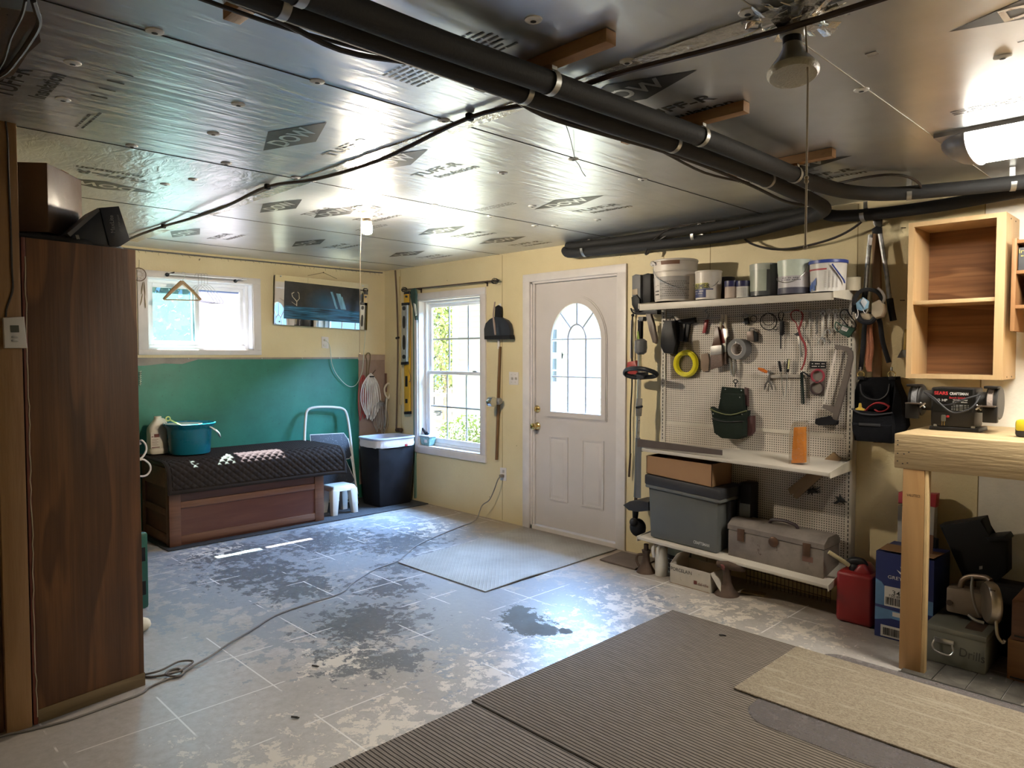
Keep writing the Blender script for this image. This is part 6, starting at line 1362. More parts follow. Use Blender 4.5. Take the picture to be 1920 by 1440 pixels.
for a, b_ in ((qa, qb), (qa + dp_, qb + dp_)):
    MB().prism([a, b_, b_ + V((0, 0, hh_)), a + V((0, 0, hh_))], n__ * .004).build('side', wc, pb_)
for a in (qa, qb): MB().prism([a, a + dp_, a + dp_ + V((0, 0, hh_)), a + V((0, 0, hh_))], d_ * .004).build('side', wc, pb_)
MB().prism([qa, qb, qb + dp_, qa + dp_], (0, 0, .004)).build('bottom', M['card'], pb_)
MB().prism([qa + V((0, 0, hh_)), qa + dp_ + V((0, 0, hh_)), qa + dp_ + V((.03, 0, hh_ + .07)), qa + V((.05, 0, hh_ + .07))], d_ * .003).build('flap', wc, pb_)
MB().prism([qb + V((0, 0, hh_)), qb + dp_ * .8 + V((0, 0, hh_)), qb + dp_ * .6 + V((.075, 0, .03)), qb + dp_ * .05 + V((.07, 0, .02))], d_ * .003).build('flap', wc, pb_)
g = MB(); g.text('PORCELAIN', qa + d_ * .085 + V((0, 0, .095)) - n__ * .0012, d_, (0, 0, 1), h=.022, w=.155); g.build('lettering', M['print'], pb_, fixn=False)
g = MB(); g.cbox(qa + d_ * .19 + V((0, 0, .045)) - n__ * .0008, (.022, .002, .022)); g.text('dal-tile', qa + d_ * .245 + V((0, 0, .042)) - n__ * .0012, d_, (0, 0, 1), h=.018, w=.075); g.build('red_lettering', mat('red_brown_ink', (.12, .03, .02), .6), pb_, fixn=False)
def iron_stand(x, y, label, h, head, k=1.0):
    t = thing('iron_stand', label, 'stand', (x, y, 0)); MB().lathe([(.075 * k, 0), (.072 * k, .010), (.045, .035), (.028, .07), (.022, .12), (.026, h - .02), (.030, h)], (x, y, 0), n=24).build('foot', M['rust'], t); return t
t = iron_stand(4.11, -.36, 'rusty iron jack stand with flat head under the shelf middle', .17, 0); MB().tube([(4.05, -.36, .175), (4.12, -.36, .182), (4.19, -.35, .178), (4.22, -.34, .17)], [.022, .03, .026, .016], 10, sm=3).build('head', M['rust'], t); MB().cyl((4.09, -.385, .165), (4.11, -.35, .185), .02).build('boss', mat('red_rust', (.13, .03, .025), .7), t)
t = iron_stand(3.505, -.335, 'rusty iron jack stand with side loop under the shelf end', .15, 0, .85); MB().cyl((3.505, -.335, .15), (3.505, -.335, .19), .016).build('neck', M['rust'], t); MB().tube([(3.487, -.345, .12), (3.453, -.36, .11), (3.447, -.362, .07), (3.470, -.36, .035)], .009, 8, sm=4).build('side_loop', M['rust'], t)
wr_ = thing('wire_rack', 'rusty wire rack standing against the wall under the shelf', 'rack', (4.35, -.07, 0))
g = MB()
for zz_ in (.03, .075, .12): g.cyl((4.09, -.075, zz_ + .02), (4.62, -.075, zz_), .0025, 6)
for k in range(22): xx_ = 4.09 + k * .025; g.cyl((xx_, -.073, .0), (xx_, -.073, .145 - .02 * (k / 22)), .0018, 6)
g.build('wires', M['rust'], wr_)
ft = thing('floor_scrap', 'flat yellowish scrap lying under the shelf behind the iron stand', 'scrap', (4.22, -.24, 0)); MB().cbox((4.22, -.24, .008), (.14, .06, .012), .004, rot=(0, .0, .2)).build('scrap', mat('yellowish_scrap', (.26, .19, .09), .7), ft)

for k, (px, py, lab_) in enumerate(((1521, 921, 'dark dried clump stuck on the pegboard beside the notched board'), (1577, 938, 'dark dried clump stuck low on the pegboard near the right upright'))):
    rnd = random.Random(30 + k); c_ = RW(px, py, Y - .004); g = MB(); g.ball(c_, .016, 6, (1.3, .5, .9))
    for _ in range(12): d_ = V((rnd.uniform(-.05, .06), -.003, rnd.uniform(-.035, .03))); g.tube([c_, c_ + d_ * .6, c_ + d_ + V((0, .002, .006))], [.007, .004, .001], 5)
    tag(g.build('dried_clump', M['seam']), lab_, 'clump')
# ================================================================== WORKBENCH SIDE
# loppers, ear defenders, strap bag on a wall batten
tag(cut('wall_batten', [(1635, 430), (1650, 428), (1652, 831), (1637, 830)], -.022, .022, wood('batten_wood', (.20, .105, .05), (.30, .17, .085), 2, 12, .6)), 'brown wooden batten on the wall behind the loppers and bag', 'batten')
lp = thing('loppers', 'long handled loppers hanging blades up on the wooden batten', 'loppers', RW(1645, 600, -.06))
cut('blade', [(1640, 398), (1648, 399), (1654, 411), (1653, 424), (1645, 430), (1637, 420), (1636, 406)], -.065, .014, mat('lopper_blade', (.10, .10, .10), .3, metal=.8), lp, .003)
cut('hook_blade', [(1634, 430), (1642, 424), (1652, 426), (1653, 437), (1644, 438), (1635, 437)], -.07, .02, M['black'], lp, .003)
line('handle', [(1632, 440), (1627, 490), (1623, 540)], .0125, mat('scuffed_chrome', (.34, .34, .35), .3, metal=1.0, var=.3, scale=40), lp, -.055, 1); line('handle', [(1650, 436), (1662, 510), (1668, 560)], .0125, mat('scuffed_steel', (.22, .22, .23), .35, metal=1.0, var=.3, scale=40), lp, -.05, 1)
line('grip', [(1623, 540), (1621, 558), (1617, 590)], .016, M['black'], lp, -.055, 1); line('grip', [(1668, 560), (1671, 580), (1675, 601)], .018, M['black'], lp, -.05, 1)
cut('label_patch', [(1630.5, 445), (1635.5, 446), (1634, 460), (1629.5, 459)], -.070, .004, M['white'], lp, 0)
ed = thing('ear_defenders', 'cream ear defenders with headband and a blue mask hanging on the batten', 'ear defenders', RW(1628, 606, -.12))
cm3 = mat('cream_cup', (.44, .36, .26), .5)
line('headband', [(1602, 585), (1603, 560), (1614, 546), (1632, 543), (1648, 550), (1656, 568), (1654, 590)], [.014, .012, .011, .011, .012], M['dark'], ed, -.12, 4, flat=.6)
line('strap', [(1646, 540), (1654, 548), (1658, 560), (1650, 575), (1640, 588)], .007, mat('grey_strap', (.30, .27, .24), .7), ed, -.14)
cut('cup', [(1633, 568), (1646, 562), (1655, 570), (1657, 582), (1652, 594), (1640, 597), (1632, 588)], -.16, .07, cm3, ed, .014)
cut('cup', [(1607, 588), (1614, 598), (1630, 602), (1643, 596), (1633, 588), (1616, 586)], -.14, .07, cm3, ed, .012)
line('cushion', [(1605, 572), (1608, 590), (1616, 602), (1632, 604), (1640, 596)], .014, M['black'], ed, -.15)
mk = thing('face_mask', 'pale blue crumpled face mask tucked in the ear defenders', 'mask', RW(1620, 585, -.17)); mb_ = mat('mask_blue', (.24, .42, .58), .7, bump=.3, bscale=60)
cut('mask_body', [(1604, 568), (1614, 562), (1617, 557), (1628, 565), (1626, 578), (1616, 583), (1606, 580)], -.175, .02, mb_, mk, .004); cut('white_fold', [(1613, 566), (1618, 558), (1626, 566), (1620, 577)], -.182, .008, mat('mask_white', (.62, .66, .72), .7), mk, .002)
line('ear_loop', [(1608, 580), (1609, 590), (1606, 597), (1604, 588)], .0018, M['white'], mk, -.18); line('ear_loop', [(1618, 580), (1622, 587), (1628, 580)], .0018, M['white'], mk, -.18)
rp = thing('orange_rope', 'bundle of faded orange rope hanging on the batten below the ear defenders', 'rope', RW(1630, 697, -.06)); orp = mat('faded_orange_rope', (.40, .16, .09), .8, bump=.5, bscale=140)
for k in range(7):
    dx = (k - 3) * 1.9; line('strand', [(1629 + dx * .5, 602), (1628 + dx, 625), (1630 + dx * 1.1, 655), (1628 + dx * .8, 680), (1630 + dx * .3 + 2 * (k % 2), 697)], .0075, orp, rp, -.05 - .007 * (k % 3), 4)
bg_ = thing('tool_bag', 'black tool bag on a shoulder strap hanging left of the bench', 'bag', RW(1645, 832, -.1)); cv = mat('black_canvas', (.008, .0085, .011), .9, spec=.12, bump=.35, bscale=110, var=.25)
cut('back_panel', [(1612, 708), (1684, 706), (1689, 740), (1695, 800), (1688, 826), (1672, 832), (1601, 826), (1597, 780), (1600, 735)], -.05, .045, cv, bg_, .010)
cut('side_gusset', [(1676, 712), (1690, 745), (1696, 800), (1674, 831), (1672, 770)], -.14, .11, cv, bg_, .014)
cut('front_pocket', [(1597, 766), (1612, 774), (1640, 777), (1672, 774), (1675, 800), (1672, 831), (1604, 826), (1596, 800)], -.17, .12, cv, bg_, .014)
cut('lower_pocket', [(1596, 792), (1630, 799), (1672, 797), (1671, 831), (1606, 827), (1597, 808)], -.19, .03, cv, bg_, .010)
cut('inner_pocket', [(1613, 720), (1616, 738), (1630, 747), (1650, 748), (1664, 738), (1668, 720), (1668, 770), (1612, 768)], -.085, .03, cv, bg_, .006)
cut('loop_strap', [(1610, 793), (1650, 795), (1650, 800), (1610, 798)], -.195, .008, M['dark'], bg_, .002)
line('edge_binding', [(1597, 766), (1612, 775), (1640, 778), (1673, 774)], .005, M['dark'], bg_, -.175, 3); line('edge_binding', [(1613, 720), (1616, 738), (1630, 748), (1650, 749), (1664, 738), (1668, 720)], .0045, M['dark'], bg_, -.088, 3)
line('shoulder_strap', [(1614, 693, -.06), (1618, 650, -.07), (1622, 605, -.09), (1630, 590, -.095), (1648, 598, -.09), (1655, 640, -.07), (1667, 680, -.06)], .013, M['black'], bg_, sm=4, flat=.22)
for px, py in ((1614, 702), (1672, 702)):
    c_ = RW(px, py, -.06); MB().tube([c_ + V((.018 * math.cos(a), 0, .018 * math.sin(a))) for a in [k * PI / 8 for k in range(16)]], .0035, 6, closed=True).build('ring', M['brass'], bg_); line('clip', [(px, py - 7), (px, py - 14)], .006, M['dullsteel'], bg_, -.06, 1); cut('tab', [(px - 6, py + 4), (px + 6, py + 4), (px + 6, py + 10), (px - 6, py + 10)], -.066, .012, M['black'], bg_, .002)
gb_ = thing('glue_bottle', 'white glue bottle with yellow cap in the tool bag', 'bottle', RW(1613, 772, -.13)); c_ = RW(1612.5, 775, -.125); MB().lathe([(.026, -.05), (.026, .005), (.024, .008)], c_, n=18).build('bottle', M['white'], gb_); MB().lathe([(.027, .006), (.027, .024), (.016, .030), (.009, .034), (.007, .055), (.003, .058)], c_, n=18).build('cap', mat('mustard_cap', (.52, .36, .06), .4), gb_)
rs = thing('red_webbing', 'red webbing roll tucked in the tool bag', 'strap', RW(1645, 774, -.13)); line('webbing', [(1620, 775), (1630, 763), (1643, 756), (1658, 757), (1667, 763), (1660, 770), (1648, 772), (1640, 768)], [.014, .016, .016, .014, .012], mat('bright_red_webbing', (.36, .03, .035), .7), rs, -.13, 4, flat=.35)
# putty knife and nails on the wall
pk = thing('putty_knife', 'putty knife with yellow handle hanging left of the open cabinet', 'putty knife', RW(1692, 672, -.01)); cut('handle', [(1695, 617), (1702, 616), (1699, 656), (1693, 656)], -.02, .016, mat('mustard_handle', (.40, .27, .06), .5), pk, .004); cut('blade', [(1690, 656), (1699, 655), (1698, 670), (1682, 671), (1684, 667)], -.013, .003, M['dullsteel'], pk, 0)
for px, py, lab_ in ((1694, 427, 'long nail in the wall near the top of the open cabinet'), (1692, 563, 'nail in the wall level with the middle cabinet shelf')):
    tag(MB().cyl(RW(px + 4, py, .0), RW(px - 4, py, -.045), .0025, 8).build('nail', M['rust']), lab_, 'nail')
# birch cabinet
bz = wood('pale_birch', (.50, .33, .165), (.58, .40, .215), 2, 7, .5, knots=False, bump=.05); cbk = plywood('brown_ply_back', (.16, .066, .024), (.36, .175, .075), 0, 3.4, 9.0, .6)
x0, x1, y0, z0, z1 = 5.058, 5.474, -.295, 1.335, 2.122
oc = thing('open_cabinet', 'pale birch open cabinet with one shelf above the grinder', 'cabinet', ((x0 + x1) / 2, -.15, z0)); t_ = .019
xf = RW(1878, 560, y0).x
MB().box((x0, y0 + .019, z0), (x0 + t_, -.002, z1), .001).build('side', bz, oc); MB().box((x1 - t_, y0 + .019, z0), (x1, -.002, z1), .001).build('side', bz, oc)
MB().box((x0 + t_, y0 + .019, z0), (x1 - t_, -.002, z0 + t_), .001).build('bottom', bz, oc); MB().box((x0 + t_, y0 + .019, z1 - t_), (x1 - t_, -.002, z1), .001).build('top', bz, oc)
zsh = RW(1790, 563, y0).z; MB().box((x0 + t_, y0 + .012, zsh - .012), (x1 - .032, -.012, zsh + .007), .001).build('shelf', bz, oc)
MB().box((x0 + t_, -.013, z0 + t_), (x1 - t_, -.0025, z1 - t_)).build('back', cbk, oc)
g = MB(); g.box((x0, y0, z0), (x0 + .024, y0 + .019, z1)); g.box((x1 - .038, y0, z0), (x1, y0 + .019, z1)); g.box((x0 + .024, y0, z0), (x1 - .038, y0 + .019, z0 + .022)); g.box((x0 + .024, y0, z1 - .022), (x1 - .038, y0 + .019, z1)); g.build('face_frame', bz, oc)
g = MB()
for yy_ in (-.1, -.2): 
    for zz_ in (z0 + .012, z1 - .02): g.cbox((x1 + .0005, yy_, zz_), (.002, .006, .006))
g.build('screws', M['seam'], oc)
# second small cabinet at the frame edge
ox = 5.478; rc_ = thing('brown_cubby', 'small brown plywood cubby at the right edge beside the birch cabinet', 'cubby', (5.65, -.2, 1.55)); pw_ = wood('orange_ply', (.27, .13, .05), (.38, .20, .085), 2, 7, .55, knots=False)
cy0 = -.30; cz1, cz0 = RW(1899, 447, cy0).z, RW(1894, 621, cy0).z; cx0 = RW(1896.5, 500, cy0).x
MB().box((cx0, cy0, cz0), (cx0 + .018, -.013, cz1), .001).build('side', pw_, rc_)
for zz_ in (cz1 - .016, RW(1908, 510, cy0).z, RW(1908, 575, cy0).z): MB().box((cx0 + .018, cy0 + .004, zz_ - .008), (cx0 + .5, -.013, zz_ + .008), .001).build('shelf', pw_, rc_)
MB().box((cx0 + .018, -.022, cz0), (cx0 + .5, -.0125, cz1)).build('back', cbk, rc_)
MB().box((cx0 + .5, cy0, cz0), (cx0 + .518, -.013, cz1), .001).build('side', pw_, rc_)
zsa = RW(1908, 510, cy0).z + .009
bx2 = thing('parts_box', 'dark parts box with yellow lettering in the brown cubby', 'box', (cx0 + .09, -.22, zsa)); px0 = cx0 + .022
MB().box((px0, cy0 + .02, zsa), (px0 + .16, -.13, zsa + .105), .003).build('carton', mat('dark_carton', (.07, .075, .085), .5), bx2)
g = MB(); g.text('Irwin Bolt', V((px0 + .06, cy0 + .0188, zsa + .088)), (1, 0, 0), (0, 0, 1), h=.018, w=.115); g.text('--- -- ---', V((px0 + .06, cy0 + .0188, zsa + .066)), (1, 0, 0), (0, 0, 1), h=.005, w=.1); g.build('lettering', mat('yellow_ink', (.55, .45, .12), .5), bx2, fixn=False)
zsb = RW(1908, 575, cy0).z + .009
sn = thing('palm_sander', 'dark grey power tool lying in the lower cubby at the right edge', 'power tool', (cx0 + .14, -.2, zsb)); MB().hexa([(cx0 + .05, -.28, zsb), (cx0 + .25, -.28, zsb), (cx0 + .25, -.16, zsb), (cx0 + .05, -.16, zsb), (cx0 + .09, -.27, zsb + .12), (cx0 + .25, -.27, zsb + .13), (cx0 + .25, -.17, zsb + .13), (cx0 + .09, -.17, zsb + .12)], .02).build('housing', mat('blue_grey_tool', (.05, .06, .08), .5), sn)
g = MB()
for dx, dz in ((.10, .03), (.095, .07), (.12, .1)): g.ball((cx0 + dx, -.279, zsb + dz), .007, 5)
g.build('screws', M['black'], sn)
# bench: heavy timber top and leg
tw = wood('rough_timber', (.46, .33, .17), (.60, .46, .27), 0, 9, .65, (.3, .7), True, .35)
be = thing('workbench', 'heavy rough timber workbench beam on a pine leg', 'workbench', (5.6, -.4, 0)); by0 = -.735; bz1, bz0 = 1.092, .932
MB().box((5.147, by0, bz0), (6.9, by0 + .14, bz1), .006).build('beam', tw, be)
MB().box((5.147, by0 + .141, bz1 - .038), (6.9, -.016, bz1), .004).build('bench_top', tw, be)
g = MB(); 
for (xx_, zz_) in ((5.163, .965), (5.163, 1.0), (5.163, 1.04), (5.163, 1.06), (5.185, .955), (5.205, .96), (5.19, 1.0), (5.21, 1.01)): g.cbox((xx_, by0 - .0005, zz_), (.006, .003, .004))
g.build('nail_holes', M['seam'], be)
leg_w = wood('pine_leg', (.36, .195, .075), (.46, .265, .11), 2, 7, .55, (.35, .65), False, .1)
lg_ = MB().box((5.186, by0 + .002, 0), (5.276, by0 + .042, bz0), .002).build('leg', leg_w, be)
MB().box((5.2765, by0 + .004, 0), (5.292, by0 + .04, bz0), .002).build('leg_edge', mat('leg_edge_pale', (.60, .43, .22), .6), be)
MB().box((6.75, by0 + .002, 0), (6.84, by0 + .042, bz0), .002).build('leg', leg_w, be)
g = MB(); g.text('VALUTECS', V((5.232, by0 + .0012, RW(1710, 929, by0).z)), (1, 0, 0), (0, 0, 1), h=.012, w=.055); g.build('stamp', M['print'], be, fixn=False)
# bench grinder
gx, gy = RW(1790, 790, -.36).x, -.36; gz = bz1 + .001
def GP(px, py, y=-.42): return RW(px, py, y)
gr = thing('bench_grinder', 'black bench grinder with two wheels on the timber bench', 'grinder', (gx, gy, gz)); blk = mat('grinder_black', (.012, .0105, .010), .45, var=.2, spec=.3)
fy = -.44; xl, xr = GP(1745, 770, fy).x, GP(1834, 770, fy).x; zt_ = GP(1790, 727, fy).z
MB().frustum(((xl + xr) / 2, -.36, gz), (xr - xl + .012, .17), ((xl + xr) / 2, -.36, gz + .018), (xr - xl + .008, .165), .003).build('base', blk, gr)
MB().box((xl, fy, gz + .018), (xr - .014, -.29, zt_), .008).build('motor_housing', blk, gr)
zw = GP(1710, 760, fy).z; zc_ = (gz + zt_) / 2 + .035
for sgn, cx_, w_ in ((-1, GP(1713, 760, fy).x, .045), (1, GP(1859, 760, fy).x, .045)):
    MB().lathe([(.05, -.05), (.05, .05)], (cx_ - sgn * .075, -.37, zc_), 'X', 24).build('end_bell', mat('bell_ribbed', (.03, .028, .026), .5), gr)
    MB().lathe([(.074, -.024), (.078, -.020), (.078, .020), (.074, .024)], (cx_, -.375, zc_), 'X', 32).build('wheel_guard', mat('guard_black', (.028, .026, .025), .45), gr)
    MB().lathe([(.070, -.0105), (.070, .0105)], (cx_ - sgn * .004, -.393, zc_ + .006), 'X', 32).build('grinding_wheel', mat('wheel_grey' if sgn < 0 else 'wheel_pink_grey', (.20, .20, .21) if sgn < 0 else (.34, .28, .25), .9, bump=.5, bscale=150), gr)
    MB().cbox((cx_ - sgn * .0, -.43, zc_ + .074), (.055, .07, .012), .003).build('spark_guard', blk, gr)
    MB().cbox((cx_ - sgn * .012, -.475, zc_ - .012), (.070, .04, .006), .001).build('tool_rest', mat('rest_brown', (.10, .075, .06), .45, metal=.5), gr)
    MB().cbox((cx_ - sgn * .0, -.455, zc_ - .05), (.058, .03, .075), .004).build('rest_guard', blk, gr)
    g = MB(); c_ = V((cx_ - sgn * .045, -.46, zc_ - .02)); g.cyl(c_ - V((.012, 0, .01)), c_ + V((.012, 0, .01)), .004); g.cyl(c_ - V((.01, 0, -.012)), c_ + V((.01, 0, -.012)), .004); g.build('wing_nut', M['steel'], gr)
fyt = fy - .0012
MB().box((xl + .010, fyt, GP(1790, 772, fy).z), (xr - .024, fy + .002, GP(1790, 730, fy).z)).build('front_plate', mat('plate_black', (.006, .006, .006), .35), gr)
g = MB(); g.text('*SEARS', GP(1764.5, 737, fyt - .0008), (1, 0, 0), (.25, 0, 1), w=.058); g.text('Bench Grinder', GP(1797, 746, fyt - .0008), (1, 0, 0), (0, 0, 1), h=.010, w=.075); g.build('red_lettering', mat('red_letters', (.55, .04, .05), .5), gr, fixn=False)
g = MB(); g.text('*CRAFTSMAN', GP(1798, 738.5, fyt - .0008), (1, 0, 0), (0, 0, 1), h=.013, w=.076); g.text('1/5 HP', GP(1765, 750, fyt - .0008), (1, 0, 0), (0, 0, 1), h=.012, w=.05); g.text('Variable Speed', GP(1800, 750.5, fyt - .0008), (1, 0, 0), (0, 0, 1), h=.007, w=.06); g.text('6" x 3/4" Wheels', GP(1800, 754, fyt - .0008), (1, 0, 0), (0, 0, 1), h=.006, w=.06)
for k in range(4): g.text('- - -- --- -- -', GP(1800, 760 + 3 * k, fyt - .0008), (1, 0, 0), (0, 0, 1), w=.07, h=.0015)
g.build('white_lettering', mat('white_letters', (.62, .62, .6), .5), gr, fixn=False)
MB().cbox(GP(1777, 781, fy - .004), (.012, .01, .01), .002).build('switch', mat('switch_red', (.45, .03, .03), .4), gr)
MB().tube([GP(1733, 735, -.45), GP(1750, 745, -.48), GP(1768, 762, -.49), GP(1785, 773, -.49), GP(1805, 772, -.49), GP(1825, 762, -.48), GP(1838, 742, -.45)], .0042, 8, sm=5).build('cord_loop', M['dark'], gr); MB().tube([GP(1734, 736, -.44), GP(1752, 750, -.47), GP(1765, 759, -.475), GP(1785, 758, -.475), GP(1810, 748, -.47), GP(1838, 740, -.44)], .0042, 8, sm=5).build('cord_loop', M['dark'], gr)
pp = GP(1769, 784, -.47); MB().cbox(pp, (.018, .014, .03), .004).build('cord_plug', mat('plug_grey', (.12, .12, .10), .5), gr)
g = MB()
for dx in (-.005, .005): g.cbox(pp + V((dx, 0, -.024)), (.002, .006, .02))
g.build('prongs', M['brass'], gr)
g = MB()
for dx in (xl + .02, xr - .02): g.lathe([(.009, 0), (.009, .008), (.004, .010)], (dx, -.435, gz + .0185), n=10)
g.build('bolts', M['dullsteel'], gr)
tmz = thing('tape_measure', 'yellow and black tape measure at the right edge of the bench', 'tape measure', (RW(1921, 800, -.5).x, -.5, bz1)); xm_ = RW(1921, 800, -.5).x
MB().box((xm_ - .03, -.535, bz1 + .001), (xm_ + .045, -.49, bz1 + .075), .014).build('case', M['dark'], tmz); MB().box((xm_ - .0285, -.539, bz1 + .026), (xm_ + .04, -.486, bz1 + .078), .012).build('yellow_shell', mat('bright_yellow', (.62, .52, .03), .35), tmz)
# ------------------------------------------------------------------ under the bench
gc2 = thing('gas_can', 'red plastic gas can with cream spout beside the blue carton', 'gas can', (4.835, -.235, 0)); rdp = mat('fuel_red', (.22, .010, .012), .4, var=.08)
gx0, gx1, gy0, gy1 = RW(1566, 1160, -.32).x, RW(1636, 1160, -.32).x, -.325, -.13; hz = RW(1600, 1075, -.32).z
g = MB(); g.box((gx0, gy0, 0), (gx1, gy1, hz), .022, 3); g.build('tank', rdp, gc2)
MB().hexa([(gx0 + .07, gy0 + .03, hz - .01), (gx1 - .005, gy0 + .03, hz - .03), (gx1 - .005, gy1 - .03, hz - .03), (gx0 + .07, gy1 - .03, hz - .01), (gx0 + .10, gy0 + .05, hz + .045), (gx1 - .06, gy0 + .05, hz + .05), (gx1 - .06, gy1 - .05, hz + .05), (gx0 + .10, gy1 - .05, hz + .045)], .016).build('shoulder', rdp, gc2)
nk = RW(1603, 1072, -.25); MB().lathe([(.026, -.03), (.030, 0), (.030, .035), (.022, .045)], nk, n=20).build('collar', M['black'], gc2)
MB().tube([RW(1588, 1058, -.25), RW(1600, 1052, -.25), RW(1616, 1054, -.25), RW(1626, 1062, -.25)], [.018, .024, .022, .010], 10, sm=4).build('spout_trigger', M['black'], gc2)
MB().tube([RW(1592, 1060, -.27), RW(1575, 1048, -.30), RW(1554, 1035, -.33)], [.012, .011, .011], 10).build('spout', mat('cream_spout', (.55, .48, .28), .4), gc2)
bc = thing('bottle_carton', 'blue printed bottle carton standing behind the bench leg', 'carton', (5.06, -.25, 0)); cxa, cxb, cya, cyb = 4.966, 5.235, -.395, -.12; ch_ = RW(1660, 1035, cya).z
nb = mat('deep_blue_carton', (.012, .022, .12), .45, var=.15)
MB().box((cxa, cya, 0), (cxb, cyb, ch_), .002).build('carton', nb, bc)
yf_ = cya - .0012
lbz = mat('sky_blue_print', (.10, .22, .42), .5, var=.3, scale=6)
g = MB(); zq = lambda py: RW(1660, py, cya).z
g.prism([V((cxa + .001, yf_, zq(1087))), V((cxa + .03, yf_, zq(1092))), V((cxa + .06, yf_, zq(1108))), V((cxb - .001, yf_, zq(1110))), V((cxb - .001, yf_, zq(1135))), V((cxa + .001, yf_, zq(1135)))], (0, .002, 0)); g.prism([V((cxa + .001, yf_, zq(1140))), V((cxb - .001, yf_, zq(1146))), V((cxb - .001, yf_, zq(1160))), V((cxa + .08, yf_, zq(1157))), V((cxa + .001, yf_, zq(1165)))], (0, .002, 0)); g.build('mountain_print', lbz, bc)
g = MB(); g.box((cxa + .045, yf_ - .0008, zq(1135)), (cxb - .03, yf_ + .001, zq(1098))); g.box((cxa + .085, yf_ - .0008, zq(1152)), (cxb - .03, yf_ + .001, zq(1144))); g.box((cxa + .03, yf_ - .0008, zq(1193)), (cxb - .03, yf_ + .001, zq(1172))); g.build('labels', mat('label_bright', (.56, .54, .52), .6), bc)
g = MB(); R_, U_ = (1, 0, 0), (0, 0, 1); yl = yf_ - .0016
g.text('34425', V((cxa + .13, yl, zq(1108))), R_, U_, h=.024, w=.095); g.text('750 BRS-1486', V((cxa + .125, yl, zq(1114.5))), R_, U_, h=.012, w=.12)
g.build('black_lettering', M['print'], bc, fixn=False)
rnd = random.Random(9)
for (xa_, xb_, za_, zb_) in ((cxa + .052, cxa + .115, zq(1132), zq(1118)), (cxa + .042, cxb - .045, zq(1190), zq(1176))):
    g = MB(); xx_ = xa_
    while xx_ < xb_: w_ = rnd.choice((.0015, .003, .0045)); g.box((xx_, yl, za_), (xx_ + w_, yl + .0006, zb_)); xx_ += w_ + rnd.choice((.002, .003))
    g.build('barcode', M['print'], bc)
g = MB(); g.text('GREY GOOSE', V((cxa + .145, yf_ - .0008, zq(1080))), R_, U_, h=.017, w=.17); g.text('VODKA', V((cxa + .145, yf_ - .0008, zq(1092))), R_, U_, h=.009, w=.045)
gc0 = V((cxa + .145, yf_ - .0008, zq(1068)))
for pts in (((-.045, .012), (-.015, -.004), (0, .0), (-.012, -.014), (-.03, -.006)), ((-.03, .032), (-.004, .004), (.006, -.004), (-.01, -.004)), ((.045, .012), (.015, -.004), (0, 0), (.012, -.014), (.03, -.006)), ((.028, .034), (.006, .004), (-.002, -.006), (.01, -.004))):
    g.poly([gc0 + V((a_, 0, b_)) for a_, b_ in pts])
g.build('white_print', mat('carton_white_ink', (.58, .58, .62), .5), bc, fixn=False)
MB().prism([V((cxa + .09, -.30, ch_ + .001)), V((cxa + .235, -.30, ch_ + .001)), V((cxa + .235, -.29, ch_ + .10)), V((cxa + .10, -.29, ch_ + .11))], (0, .004, 0)).build('flap', mat('red_brown_flap', (.13, .055, .03), .7), bc); MB().prism([V((cxa + .02, cya - .01, ch_ + .012)), V((cxb - .0, cya - .01, ch_ + .012)), V((cxb, -.22, ch_ + .001)), V((cxa, -.22, ch_ + .001))], (0, 0, .003)).build('flap', M['card'], bc)
bgp = thing('feed_bag', 'red and white bag standing upright against the wall behind the leg', 'bag', RW(1718, 1000, -.06)); 
cut('bag_body', [(1683, 948), (1753, 950), (1750, 1010), (1745, 1120), (1680, 1118)], -.10, .06, mat('grey_white_bag', (.38, .36, .34), .4, bump=.3, bscale=20), bgp, .006); cut('red_top', [(1684.5, 923), (1756, 927), (1754, 952), (1722, 945), (1683.5, 944)], -.102, .062, mat('bag_red', (.36, .03, .05), .4), bgp, .004)
cut('black_side', [(1740, 1010), (1755, 1012), (1753, 1130), (1738, 1128)], -.14, .05, M['black'], bgp, .003)
bo = thing('rubber_boot', 'folded black rubber boot top leaning behind the circular saw', 'boot', RW(1840, 1080, -.2)); bt_m = mat('boot_rubber', (.007, .007, .008), .65, spec=.2)
cut('shaft', [(1760, 985), (1842, 972), (1852, 1012), (1888, 1010), (1888, 1075), (1870, 1090), (1806, 1090), (1800, 1070)], -.22, .12, bt_m, bo, .012); cut('cuff', [(1848, 1008), (1884, 1005), (1890, 1014), (1854, 1016)], -.235, .14, bt_m, bo, .006)
cut('pale_mark', [(1836, 1062), (1842, 1061), (1842, 1067), (1836, 1068)], -.2215, .002, M['dullsteel'], bo, 0)
MB().box((5.40, -.25, 0), (5.66, -.09, RW(1840, 1088, -.22).z), .02).build('sole_block', bt_m, bo)
